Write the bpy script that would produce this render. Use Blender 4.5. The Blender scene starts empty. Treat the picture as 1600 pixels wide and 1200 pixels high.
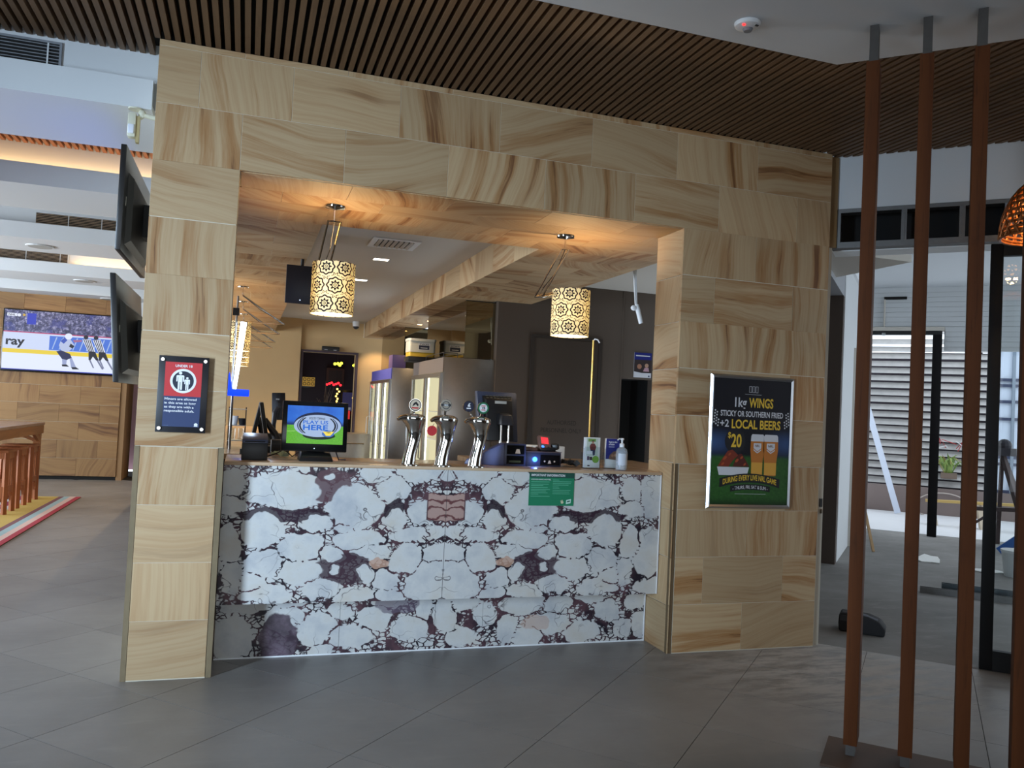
import bpy, bmesh, math, random
from mathutils import Matrix, Vector
random.seed(7)
S = bpy.context.scene
COL = S.collection
PI = math.pi
R2 = math.sqrt(0.5)

# ---------------------------------------------------------------- camera, world, lights, exposure
def make_camera():
    right = Vector((0.94978, -0.31253, -0.01516)); fwd = Vector((0.30900, 0.94548, 0.03255))
    yaw, pitch, roll, f = 0.3143613, 0.0325604, -0.04826893, 1275.57
    F = Vector((math.sin(yaw) * math.cos(pitch), math.cos(yaw) * math.cos(pitch), math.sin(pitch)))
    r0 = Vector((math.cos(yaw), -math.sin(yaw), 0)); d0 = F.cross(r0)
    r = r0 * math.cos(roll) + d0 * math.sin(roll)
    d = -r0 * math.sin(roll) + d0 * math.cos(roll)
    u = -d
    cam = bpy.data.cameras.new('camera'); o = bpy.data.objects.new('camera', cam); COL.objects.link(o)
    o.matrix_world = Matrix(((r.x, u.x, -F.x, 0), (r.y, u.y, -F.y, 0), (r.z, u.z, -F.z, 1.48), (0, 0, 0, 1)))
    cam.sensor_width = 36; cam.lens = 36 * f / 1600; cam.clip_start = 0.02; cam.clip_end = 200
    S.camera = o
make_camera()
S.view_settings.view_transform = 'Standard'; S.view_settings.look = 'None'
S.view_settings.gamma = 1; S.view_settings.use_curve_mapping = False
S.view_settings.exposure = 0.0
S.cycles.use_denoising = True
S.cycles.max_bounces = 8; S.cycles.diffuse_bounces = 4; S.cycles.glossy_bounces = 4; S.cycles.transmission_bounces = 6
S.cycles.sample_clamp_indirect = 6.0; S.cycles.caustics_reflective = False; S.cycles.caustics_refractive = False

W_ = bpy.data.worlds.new('sky'); S.world = W_; W_.use_nodes = True
_nt = W_.node_tree; _bg = _nt.nodes['Background']
_bg.inputs['Color'].default_value = (0.80, 0.90, 1.0, 1); _bg.inputs['Strength'].default_value = 2.1

def area(name, loc, target, sx, sy, power, col, spread=PI):
    l = bpy.data.lights.new(name, 'AREA'); l.shape = 'RECTANGLE'; l.size = sx; l.size_y = sy; l.energy = power
    l.color = col; l.spread = spread
    o = bpy.data.objects.new(name, l); COL.objects.link(o); o.location = loc
    dv = Vector(target) - Vector(loc); o.rotation_euler = dv.to_track_quat('-Z', 'Y').to_euler()
    return o
def point(name, loc, power, col, r=0.03):
    l = bpy.data.lights.new(name, 'POINT'); l.energy = power; l.color = col; l.shadow_soft_size = r
    o = bpy.data.objects.new(name, l); COL.objects.link(o); o.location = loc; return o
def spot(name, loc, target, power, col, ang=2.0, blend=0.6, r=0.05):
    l = bpy.data.lights.new(name, 'SPOT'); l.energy = power; l.color = col; l.spot_size = ang; l.spot_blend = blend; l.shadow_soft_size = r
    o = bpy.data.objects.new(name, l); COL.objects.link(o); o.location = loc
    dv = Vector(target) - Vector(loc); o.rotation_euler = dv.to_track_quat('-Z', 'Y').to_euler(); return o
DAY = (0.86, 0.94, 1.0); WARM = (1.0, 0.70, 0.38)
# daylight through the glazed entrance door far to the left, and through the windows behind and at the side
area('entrance_daylight', (-4.2, 0.49, 1.40), (-0.1, 4.6, 1.25), 0.75, 2.3, 67, (0.60, 0.79, 1.0), 1.05)
area('window_daylight_rear', (0.0, -3.9, 1.7), (0.0, 5.0, 1.5), 6.0, 2.2, 19, (0.96, 0.97, 1.0))
area('window_daylight_lounge', (-6.8, 9.5, 1.6), (0.0, 9.5, 2.2), 8.0, 2.2, 640, (0.80, 0.90, 1.0))
# lamps of the bar and lounge
spot('coffer_downlight_lamp_a', (1.24, 8.33, 2.94), (1.24, 8.33, 0), 80, WARM, 2.4)
spot('coffer_downlight_lamp_b', (1.24, 9.90, 2.94), (1.24, 9.90, 0), 100, WARM, 2.4)
spot('coffer_downlight_lamp_c', (1.24, 12.6, 2.94), (1.24, 12.6, 0), 340, WARM, 2.4)
spot('shelf_downlight_lamp', (2.30, 14.95, 2.66), (2.2, 15.25, 0), 25, WARM, 1.9)
spot('lounge_downlight_lamp_a', (-2.2, 13.9, 2.96), (-2.6, 14.9, 1.2), 12, WARM, 2.4)
spot('lounge_downlight_lamp_b', (-3.2, 13.9, 2.96), (-3.4, 14.9, 1.2), 12, WARM, 2.4)
area('cove_lamp_a', (-2.6, 6.955, 3.12), (-2.6, 7.03, 3.30), 4.0, 0.03, 7, (1.0, 0.62, 0.28))
area('cove_lamp_b', (-1.5, 12.26, 3.12), (-1.5, 12.36, 3.30), 1.6, 0.03, 5, (1.0, 0.62, 0.28))

# ---------------------------------------------------------------- helpers
ORG = {}
def lin(c):
    c = c / 255.0
    return c / 12.92 if c <= 0.04045 else ((c + 0.055) / 1.055) ** 2.4
def rgb(*c): return (lin(c[0]), lin(c[1]), lin(c[2]), 1.0)
def tag(o, label=None, cat=None, group=None, kind=None):
    if label: o['label'] = label
    if cat: o['category'] = cat
    if group: o['group'] = group
    if kind: o['kind'] = kind
    return o
def thing(name, label, cat, loc=(0, 0, 0), group=None):
    o = bpy.data.objects.new(name, None); COL.objects.link(o); o.location = loc; o.empty_display_size = 0.1
    ORG[o.name] = Vector(loc)
    return tag(o, label, cat, group)
UVM = Matrix(((R2, R2, 0, 0), (-R2, R2, 0, 0), (0, 0, 1, 0), (0, 0, 0, 1)))     # (u,v,z) of the diagonal grid -> world
def fr(o, rx=0, ry=0, rz=0):
    from mathutils import Euler
    return Matrix.Translation(Vector(o)) @ Euler((rx, ry, rz)).to_matrix().to_4x4()

class MB:
    def __init__(s, M=None): s.v = []; s.f = []; s.M = M
    def add(s, vs, fs):
        n = len(s.v)
        for p in vs:
            p = Vector(p); s.v.append(s.M @ p if s.M else p)
        s.f += [tuple(i + n for i in f) for f in fs]; return s
    def box(s, x0, x1, y0, y1, z0, z1):
        return s.add([(x0, y0, z0), (x1, y0, z0), (x1, y1, z0), (x0, y1, z0), (x0, y0, z1), (x1, y0, z1), (x1, y1, z1), (x0, y1, z1)],
                     [(0, 3, 2, 1), (4, 5, 6, 7), (0, 1, 5, 4), (1, 2, 6, 5), (2, 3, 7, 6), (3, 0, 4, 7)])
    def bar(s, p0, p1, w, h, up=(0, 0, 1)):                              # square bar between two points
        p0 = Vector(p0); p1 = Vector(p1); d = (p1 - p0).normalized(); a = d.cross(Vector(up))
        if a.length < 1e-4: a = d.cross(Vector((1, 0, 0)))
        a.normalize(); b = a.cross(d); a *= w / 2; b *= h / 2
        return s.add([p0 - a - b, p0 + a - b, p0 + a + b, p0 - a + b, p1 - a - b, p1 + a - b, p1 + a + b, p1 - a + b],
                     [(0, 1, 2, 3), (7, 6, 5, 4), (0, 4, 5, 1), (1, 5, 6, 2), (2, 6, 7, 3), (3, 7, 4, 0)])
    def tube(s, pts, r, n=8, cap=True):
        pts = [Vector(p) for p in pts]; rs = r if isinstance(r, (list, tuple)) else [r] * len(pts)
        rings = []; prev = None; base = len(s.v); vs = []; fs = []
        for i, p in enumerate(pts):
            d = (pts[min(i + 1, len(pts) - 1)] - pts[max(i - 1, 0)]).normalized()
            if prev is None:
                a = d.cross(Vector((0, 0, 1)))
                if a.length < 1e-3: a = d.cross(Vector((1, 0, 0)))
            else:
                a = prev - d * prev.dot(d)
            a.normalize(); prev = a; b = d.cross(a)
            for k in range(n):
                t = 2 * PI * k / n; vs.append(p + (a * math.cos(t) + b * math.sin(t)) * rs[i])
        for i in range(len(pts) - 1):
            for k in range(n):
                k2 = (k + 1) % n; fs.append((i * n + k, i * n + k2, (i + 1) * n + k2, (i + 1) * n + k))
        if cap:
            fs.append(tuple(range(n - 1, -1, -1))); fs.append(tuple((len(pts) - 1) * n + k for k in range(n)))
        return s.add(vs, fs)
    def lathe(s, prof, c=(0, 0, 0), n=24, cap=True, sx=1.0, sy=1.0):
        vs = []; fs = []
        for r, z in prof:
            for k in range(n):
                t = 2 * PI * k / n; vs.append((c[0] + sx * r * math.cos(t), c[1] + sy * r * math.sin(t), c[2] + z))
        for i in range(len(prof) - 1):
            for k in range(n):
                k2 = (k + 1) % n; fs.append((i * n + k, i * n + k2, (i + 1) * n + k2, (i + 1) * n + k))
        if cap:
            fs.append(tuple(range(n - 1, -1, -1))); fs.append(tuple((len(prof) - 1) * n + k for k in range(n)))
        return s.add(vs, fs)
    def prism(s, poly, a0, a1, axis='z'):
        n = len(poly); vs = []
        for a in (a0, a1):
            for p in poly:
                vs.append({'z': (p[0], p[1], a), 'y': (p[0], a, p[1]), 'x': (a, p[0], p[1])}[axis])
        fs = [tuple(range(n - 1, -1, -1)), tuple(range(n, 2 * n))] + [(i, (i + 1) % n, n + (i + 1) % n, n + i) for i in range(n)]
        return s.add(vs, fs)
    def ball(s, c, rx, ry=None, rz=None, n=12, m=8):
        ry = ry or rx; rz = rz or rx; prof = []
        for i in range(m + 1):
            t = -PI / 2 + PI * i / m; prof.append((max(math.cos(t), 0.001), math.sin(t)))
        vs = []; fs = []
        for r, z in prof:
            for k in range(n):
                t = 2 * PI * k / n; vs.append((c[0] + rx * r * math.cos(t), c[1] + ry * r * math.sin(t), c[2] + rz * z))
        for i in range(m):
            for k in range(n):
                k2 = (k + 1) % n; fs.append((i * n + k, i * n + k2, (i + 1) * n + k2, (i + 1) * n + k))
        return s.add(vs, fs)
    def obj(s, name, m, parent=None, bevel=0.0, smooth=False, origin=None, seg=2):
        if parent is not None: org = ORG[parent.name]
        elif origin is not None: org = Vector(origin)
        else:
            lo = [min(p[i] for p in s.v) for i in range(3)]; hi = [max(p[i] for p in s.v) for i in range(3)]
            org = Vector(((lo[0] + hi[0]) / 2, (lo[1] + hi[1]) / 2, lo[2]))
        me = bpy.data.meshes.new(name); me.from_pydata([tuple(p - org) for p in s.v], [], s.f); me.update()
        bm = bmesh.new(); bm.from_mesh(me); bmesh.ops.recalc_face_normals(bm, faces=bm.faces)
        if bevel > 0:
            es = [e for e in bm.edges if len(e.link_faces) == 2 and e.calc_face_angle(0) > 0.5]
            bmesh.ops.bevel(bm, geom=es, offset=bevel, segments=seg, affect='EDGES', profile=0.5, clamp_overlap=True)
        bm.to_mesh(me); bm.free()
        if smooth or bevel > 0:
            for p in me.polygons: p.use_smooth = True
            me.set_sharp_from_angle(angle=0.7)
        me.materials.append(m)
        o = bpy.data.objects.new(name, me); COL.objects.link(o)
        if parent is not None: o.parent = parent
        else: o.location = org
        ORG[o.name] = org
        return o

def struct(name, mb, m, label=None, **k):
    o = mb.obj(name, m, origin=(0, 0, 0), **k); o['kind'] = 'structure'
    if label: o['label'] = label
    return o
def copy_tree(o, parent=None):
    c = o.copy(); COL.objects.link(c)
    if parent is not None: c.parent = parent
    ORG[c.name] = ORG[o.name]
    for ch in [x for x in CHILD.get(o.name, [])] or list(o.children): copy_tree(ch, c)
    return c
CHILD = {}

class Panel:                                                             # a flat printed face: lower-left corner, right and up vectors
    def __init__(s, o, r, u):
        s.o = Vector(o); s.r = Vector(r).normalized(); s.u = Vector(u).normalized(); s.n = s.r.cross(s.u)
    def pt(s, a, b, d=0.0): return s.o + s.r * a + s.u * b + s.n * d
    def poly(s, pts, d, mb=None):
        mb = mb or MB(); return mb.add([s.pt(a, b, d) for a, b in pts], [tuple(range(len(pts)))])
    def rect(s, a0, b0, a1, b1, d, mb=None): return s.poly([(a0, b0), (a1, b0), (a1, b1), (a0, b1)], d, mb)
    def disc(s, a, b, r, d, mb=None, n=28, ry=None, rot=0.0):
        ry = ry or r; c, sn = math.cos(rot), math.sin(rot)
        return s.poly([(a + r * math.cos(t) * c - ry * math.sin(t) * sn, b + r * math.cos(t) * sn + ry * math.sin(t) * c) for t in [2 * PI * k / n for k in range(n)]], d, mb)
    def ring(s, a, b, r0, r1, d, mb=None, n=32):
        mb = mb or MB(); vs = []
        for r in (r0, r1):
            for k in range(n): t = 2 * PI * k / n; vs.append(s.pt(a + r * math.cos(t), b + r * math.sin(t), d))
        return mb.add(vs, [(k, (k + 1) % n, n + (k + 1) % n, n + k) for k in range(n)])
    def text(s, txt, a, b, h, d, m, parent, w=None, align='C', bold=0.0, name='lettering', bend=0.0, rot=0.0):
        cu = bpy.data.curves.new('lettering', 'FONT'); cu.body = txt; cu.size = 1.0; cu.offset = bold; cu.resolution_u = 3
        t = bpy.data.objects.new('lettering', cu); me = bpy.data.meshes.new_from_object(t)
        bpy.data.objects.remove(t); bpy.data.curves.remove(cu)
        xs = [v.co.x for v in me.vertices]; ys = [v.co.y for v in me.vertices]
        if not xs: return None
        x0, x1 = min(xs), max(xs); cap = 0.70
        sy = h / cap; sx = (w / (x1 - x0)) if w else sy
        W = (x1 - x0) * sx; off = {'C': -W / 2, 'L': 0, 'R': -W}[align]; cr, sr = math.cos(rot), math.sin(rot)
        org = ORG[parent.name]
        for v in me.vertices:
            x = (v.co.x - x0) * sx + off; y = v.co.y * sy
            if bend: y -= bend * (x / (W / 2)) ** 2
            x, y = x * cr - y * sr, x * sr + y * cr
            v.co = s.pt(a + x, b + y, d) - org
        me.name = name; me.materials.clear(); me.materials.append(m)
        o = bpy.data.objects.new(name, me); COL.objects.link(o); o.parent = parent; ORG[o.name] = org
        return o
# ---------------------------------------------------------------- materials
MATS = {}
def base(name):
    m = bpy.data.materials.new(name); m.use_nodes = True
    return m, m.node_tree, m.node_tree.nodes['Principled BSDF']
def P(name, c, rough=0.5, metal=0.0, emis=None, es=0.0, trans=0.0, alpha=1.0, spec=0.5, noise=0.0, nscale=8.0, bump=0.0):
    if name in MATS: return MATS[name]
    m, nt, b = base(name); col = rgb(*c)
    b.inputs['Base Color'].default_value = col; b.inputs['Roughness'].default_value = rough; b.inputs['Metallic'].default_value = metal
    b.inputs['Specular IOR Level'].default_value = spec; b.inputs['Transmission Weight'].default_value = trans; b.inputs['Alpha'].default_value = alpha
    if emis: b.inputs['Emission Color'].default_value = rgb(*emis); b.inputs['Emission Strength'].default_value = es
    if noise > 0 or bump > 0:
        N = nt.nodes; L = nt.links
        g = N.new('ShaderNodeNewGeometry'); nz = N.new('ShaderNodeTexNoise'); nz.inputs['Scale'].default_value = nscale; nz.inputs['Detail'].default_value = 5
        L.new(g.outputs['Position'], nz.inputs['Vector'])
        if noise > 0:
            mx = N.new('ShaderNodeMix'); mx.data_type = 'RGBA'
            mx.inputs['A'].default_value = tuple(col[i] * (1 - noise) for i in range(3)) + (1,)
            mx.inputs['B'].default_value = tuple(min(1, col[i] * (1 + noise)) for i in range(3)) + (1,)
            L.new(nz.outputs['Fac'], mx.inputs['Factor']); L.new(mx.outputs['Result'], b.inputs['Base Color'])
        if bump > 0:
            bp = N.new('ShaderNodeBump'); bp.inputs['Strength'].default_value = bump; bp.inputs['Distance'].default_value = 0.01
            L.new(nz.outputs['Fac'], bp.inputs['Height']); L.new(bp.outputs['Normal'], b.inputs['Normal'])
    MATS[name] = m; return m
class NB:                                                                # small node-graph writer
    def __init__(s, nt): s.N = nt.nodes; s.L = nt.links
    def node(s, t, **k):
        n = s.N.new(t)
        for a, v in k.items(): setattr(n, a, v)
        return n
    def put(s, sock, v):
        if isinstance(v, bpy.types.NodeSocket): s.L.new(v, sock)
        else: sock.default_value = v
    def math(s, op, a, b=None, c=None, clamp=False):
        n = s.node('ShaderNodeMath', operation=op, use_clamp=clamp); s.put(n.inputs[0], a)
        if b is not None: s.put(n.inputs[1], b)
        if c is not None: s.put(n.inputs[2], c)
        return n.outputs[0]
    def vm(s, op, a, b=None, c=None):
        n = s.node('ShaderNodeVectorMath', operation=op); s.put(n.inputs[0], a)
        if b is not None: s.put(n.inputs[1], b)
        if c is not None: s.put(n.inputs[2], c)
        return n.outputs['Value'] if op in ('LENGTH', 'DOT_PRODUCT', 'DISTANCE') else n.outputs[0]
    def noise(s, v, scale, detail=3, rough=0.5, out='Fac'):
        n = s.node('ShaderNodeTexNoise'); s.put(n.inputs['Vector'], v); n.inputs['Scale'].default_value = scale
        n.inputs['Detail'].default_value = detail; n.inputs['Roughness'].default_value = rough; return n.outputs[out]
    def ramp(s, f, stops):
        n = s.node('ShaderNodeValToRGB'); e = n.color_ramp.elements
        while len(e) < len(stops): e.new(0.5)
        for i, (p, c) in enumerate(stops): e[i].position = p; e[i].color = c if len(c) == 4 else tuple(c) + (1,)
        s.put(n.inputs['Fac'], f); return n.outputs['Color']
    def step(s, f, lo, hi):                                              # smooth 0..1
        n = s.node('ShaderNodeMapRange', interpolation_type='SMOOTHSTEP'); s.put(n.inputs['Value'], f)
        s.put(n.inputs['From Min'], lo); s.put(n.inputs['From Max'], hi); return n.outputs['Result']
    def mix(s, f, a, b, blend='MIX'):
        n = s.node('ShaderNodeMix', data_type='RGBA', blend_type=blend); s.put(n.inputs['Factor'], f); s.put(n.inputs['A'], a); s.put(n.inputs['B'], b)
        return n.outputs['Result']

def sandstone(name, pale, mid, dark, rough=0.62):
    m, nt, b = base(name); g = NB(nt)
    tc = g.node('ShaderNodeTexCoord').outputs['Object']
    at = g.node('ShaderNodeAttribute', attribute_type='OBJECT', attribute_name='grain').outputs['Fac']
    rnd = g.node('ShaderNodeObjectInfo').outputs['Random']
    rot = g.node('ShaderNodeVectorRotate', rotation_type='Z_AXIS'); g.put(rot.inputs['Vector'], tc); g.put(rot.inputs['Angle'], at)
    off = g.node('ShaderNodeCombineXYZ'); r1 = g.math('MULTIPLY', rnd, 91.7); r2 = g.math('MULTIPLY', rnd, 37.3)
    g.put(off.inputs[0], r1); g.put(off.inputs[1], r2); g.put(off.inputs[2], r1)
    p = g.vm('ADD', rot.outputs[0], off.outputs[0])
    w = g.noise(p, 1.6, 2, 0.5, 'Color'); w = g.vm('SUBTRACT', w, (0.5, 0.5, 0.5)); w = g.vm('MULTIPLY', w, (0.0, 0.10, 0.0))
    wl = g.vm('MULTIPLY', g.vm('SUBTRACT', g.noise(p, 0.9, 1, 0.5, 'Color'), (0.5, 0.5, 0.5)), (0.0, 0.34, 0.0))
    p2 = g.vm('ADD', g.vm('ADD', p, w), wl)
    bands = g.noise(g.vm('MULTIPLY', p2, (0.42, 9.0, 1.0)), 1.0, 6, 0.68)
    fine = g.noise(g.vm('MULTIPLY', p2, (1.5, 60.0, 1.0)), 1.0, 3, 0.6)
    mask = g.step(g.math('ADD', g.noise(p, 1.4, 1, 0.5), g.math('MULTIPLY', g.math('SUBTRACT', g.math('FRACT', g.math('MULTIPLY', rnd, 17.7)), 0.5), 0.30)), 0.36, 0.62)
    amt = g.step(bands, 0.44, 0.60)
    thin = g.step(bands, 0.585, 0.65)
    amt = g.math('MULTIPLY', amt, g.math('MULTIPLY_ADD', mask, 0.75, 0.15))
    c = g.mix(amt, rgb(*pale), rgb(*mid))
    c = g.mix(g.math('MULTIPLY', thin, g.math('MULTIPLY_ADD', mask, 0.75, 0.2)), c, rgb(*dark))
    c = g.mix(g.math('MULTIPLY', g.step(fine, 0.42, 0.66), 0.24), c, rgb(*mid))
    tone = g.math('MULTIPLY_ADD', g.math('FRACT', g.math('MULTIPLY', rnd, 7.13)), 0.24, 0.86)
    tn = g.node('ShaderNodeCombineColor'); g.put(tn.inputs[0], tone); g.put(tn.inputs[1], tone); g.put(tn.inputs[2], tone)
    c = g.mix(1.0, c, tn.outputs[0], 'MULTIPLY')
    g.put(b.inputs['Base Color'], c); b.inputs['Roughness'].default_value = rough
    bp = g.node('ShaderNodeBump'); bp.inputs['Strength'].default_value = 0.12; bp.inputs['Distance'].default_value = 0.003
    g.put(bp.inputs['Height'], fine); g.put(b.inputs['Normal'], bp.outputs['Normal'])
    return m
M_STONE = sandstone('sandstone', (186, 158, 120), (156, 110, 62), (104, 64, 34))
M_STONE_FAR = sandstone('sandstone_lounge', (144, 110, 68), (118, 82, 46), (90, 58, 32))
M_GROUT = P('grout', (205, 195, 175), 0.8); M_EDGE = P('stone_edge', (120, 104, 78), 0.8, noise=0.25, nscale=14)

def floor_tile():
    m, nt, b = base('porcelain_floor'); g = NB(nt)
    pos = g.node('ShaderNodeNewGeometry').outputs['Position']; rnd = g.node('ShaderNodeObjectInfo').outputs['Random']
    n1 = g.noise(pos, 1.3, 6, 0.62); n2 = g.noise(g.vm('MULTIPLY', pos, (3.0, 14.0, 1.0)), 1.0, 5, 0.6)
    c = g.ramp(n1, [(0.25, rgb(116, 113, 110)), (0.75, rgb(144, 140, 136))])
    c = g.mix(g.math('MULTIPLY', g.step(n2, 0.5, 0.75), 0.25), c, rgb(160, 155, 150))
    tone = g.math('MULTIPLY_ADD', rnd, 0.10, 0.95)
    tn = g.node('ShaderNodeCombineColor'); [g.put(tn.inputs[i], tone) for i in range(3)]
    c = g.mix(1.0, c, tn.outputs[0], 'MULTIPLY')
    # building dust trodden in from the stripped room
    d = g.vm('DISTANCE', g.vm('MULTIPLY', pos, (1.0, 1.0, 0.0)), (3.45, 4.25, 0.0))
    dm = g.step(d, 1.35, 0.2)
    dn = g.noise(g.vm('MULTIPLY', pos, (2.4, 7.0, 1.0)), 1.5, 6, 0.7)
    dust = g.math('MULTIPLY', dm, g.step(dn, 0.36, 0.60))
    c = g.mix(g.math('MULTIPLY', dust, 0.8), c, rgb(196, 190, 182))
    g.put(b.inputs['Base Color'], c)
    g.put(b.inputs['Roughness'], g.math('MULTIPLY_ADD', dust, 0.3, g.math('MULTIPLY_ADD', n2, 0.16, 0.30)))
    b.inputs['Specular IOR Level'].default_value = 0.45
    return m
M_FLOOR = floor_tile(); M_JOINT = P('floor_joint', (58, 55, 53), 0.9)

def concrete():
    m, nt, b = base('bare_concrete'); g = NB(nt)
    pos = g.node('ShaderNodeNewGeometry').outputs['Position']
    n1 = g.noise(pos, 0.9, 7, 0.65); n2 = g.noise(g.vm('MULTIPLY', pos, (1.0, 3.0, 1.0)), 3.0, 6, 0.7)
    c = g.ramp(n1, [(0.3, rgb(104, 101, 97)), (0.7, rgb(136, 133, 129))])
    c = g.mix(g.math('MULTIPLY', g.step(n2, 0.52, 0.72), 0.4), c, rgb(158, 155, 151))
    g.put(b.inputs['Base Color'], c); b.inputs['Roughness'].default_value = 0.8
    bp = g.node('ShaderNodeBump'); bp.inputs['Strength'].default_value = 0.2; g.put(bp.inputs['Height'], n2); g.put(b.inputs['Normal'], bp.outputs['Normal'])
    return m
M_CONC = concrete()

def timber(name, a, bcol, dark, rough=0.5, axis='Z', scale=1.0):
    m, nt, b = base(name); g = NB(nt)
    tc = g.node('ShaderNodeTexCoord').outputs['Object']; rnd = g.node('ShaderNodeObjectInfo').outputs['Random']
    st = {'Z': (14, 14, 0.9), 'Y': (14, 0.9, 14), 'X': (0.9, 14, 14)}[axis]
    off = g.node('ShaderNodeCombineXYZ'); [g.put(off.inputs[i], g.math('MULTIPLY', rnd, 13.0 + 5 * i)) for i in range(3)]
    p = g.vm('ADD', g.vm('MULTIPLY', tc, tuple(x * scale for x in st)), off.outputs[0])
    n1 = g.noise(p, 1.0, 5, 0.6); n2 = g.noise(p, 4.0, 4, 0.6); n3 = g.noise(g.vm('MULTIPLY', tc, (3, 3, 3)), 1.2, 4, 0.6)
    c = g.ramp(n1, [(0.3, rgb(*a)), (0.7, rgb(*bcol))])
    c = g.mix(g.math('MULTIPLY', g.step(n2, 0.5, 0.72), 0.45), c, rgb(*dark))
    c = g.mix(g.math('MULTIPLY', g.step(n3, 0.55, 0.75), 0.3), c, rgb(*dark))
    g.put(b.inputs['Base Color'], c); b.inputs['Roughness'].default_value = rough; b.inputs['Specular IOR Level'].default_value = 0.3
    return m
M_SLAT = timber('ceiling_slat_wood', (100, 76, 54), (124, 96, 70), (80, 60, 42), 0.55, 'Y')
M_SLAT_LOUNGE = timber('lounge_slat_wood', (120, 78, 56), (142, 96, 70), (98, 62, 44), 0.55, 'Y')
M_POST = timber('red_hardwood', (82, 43, 19), (104, 58, 25), (42, 22, 10), 0.7, 'Z')
M_TABLE = timber('table_wood', (150, 96, 58), (176, 118, 74), (110, 66, 38), 0.4, 'Y')
M_STOOL = timber('stool_wood', (146, 88, 54), (170, 106, 68), (104, 58, 34), 0.45, 'Z')
M_TOP = timber('counter_top_stone', (178, 148, 118), (204, 178, 148), (150, 116, 88), 0.22, 'X', 0.7)

CLASTS = [(-1.204, 1.012, 0.071, 0.069), (-0.932, 0.971, 0.223, 0.096), (-0.545, 0.879, 0.146, 0.124), (-0.322, 0.997, 0.096, 0.068), (-0.142, 0.84, 0.065, 0.072), (-0.432, 1.079, 0.089, 0.04), (-0.166, 1.095, 0.131, 0.059), (-1.037, 0.764, 0.107, 0.09), (-1.22, 0.892, 0.08, 0.059), (-0.754, 0.795, 0.08, 0.049), (-0.826, 0.653, 0.122, 0.081), (-0.653, 0.611, 0.063, 0.053), (-0.439, 0.629, 0.103, 0.047), (-0.505, 0.697, 0.125, 0.047), (-1.016, 0.554, 0.097, 0.085), (-0.808, 0.51, 0.122, 0.066), (-0.214, 0.586, 0.088, 0.082), (-0.048, 0.611, 0.099, 0.059), (-0.089, 0.451, 0.132, 0.112), (-1.222, 0.665, 0.066, 0.099), (-1.193, 0.487, 0.059, 0.079), (-0.997, 0.393, 0.122, 0.04), (-0.694, 0.422, 0.091, 0.053), (-0.513, 0.382, 0.109, 0.046), (-0.463, 0.505, 0.057, 0.052), (-0.341, 0.472, 0.064, 0.068), (-0.32, 0.372, 0.08, 0.029), (-0.83, 1.09, 0.03, 0.029), (-0.232, 0.723, 0.097, 0.032), (-1.078, 0.47, 0.087, 0.045), (-0.634, 0.528, 0.039, 0.027), (-0.596, 0.765, 0.056, 0.026), (-0.010, 1.078, 0.06, 0.035), (-0.302, 0.828, 0.064, 0.063), (-0.045, 0.745, 0.045, 0.03), (-1.36, 0.62, 0.12, 0.14), (-1.38, 0.97, 0.10, 0.12), (-1.40, 0.40, 0.13, 0.05), (-0.68, 1.05, 0.03, 0.02)]
LOWCL = [(0.27, 0.22, 0.10, 0.07), (0.47, 0.15, 0.10, 0.08), (0.60, 0.26, 0.06, 0.05), (0.66, 0.10, 0.13, 0.06), (0.80, 0.21, 0.09, 0.07), (0.90, 0.31, 0.10, 0.03), (1.02, 0.14, 0.10, 0.07), (1.10, 0.26, 0.05, 0.06), (1.24, 0.21, 0.07, 0.09), (1.36, 0.28, 0.09, 0.05), (1.34, 0.07, 0.09, 0.05), (1.50, 0.20, 0.07, 0.06), (1.64, 0.11, 0.06, 0.08), (1.74, 0.27, 0.14, 0.06), (1.78, 0.06, 0.08, 0.05), (1.98, 0.26, 0.10, 0.05), (1.92, 0.13, 0.13, 0.06), (2.14, 0.07, 0.12, 0.06), (2.20, 0.30, 0.09, 0.03), (2.32, 0.21, 0.09, 0.07), (2.44, 0.09, 0.06, 0.06), (2.52, 0.27, 0.07, 0.05), (0.0, 0.12, 0.10, 0.11), (0.05, 0.30, 0.12, 0.04), (0.36, 0.32, 0.12, 0.03), (0.50, 0.03, 0.06, 0.04), (2.56, 0.10, 0.05, 0.08)]
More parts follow.
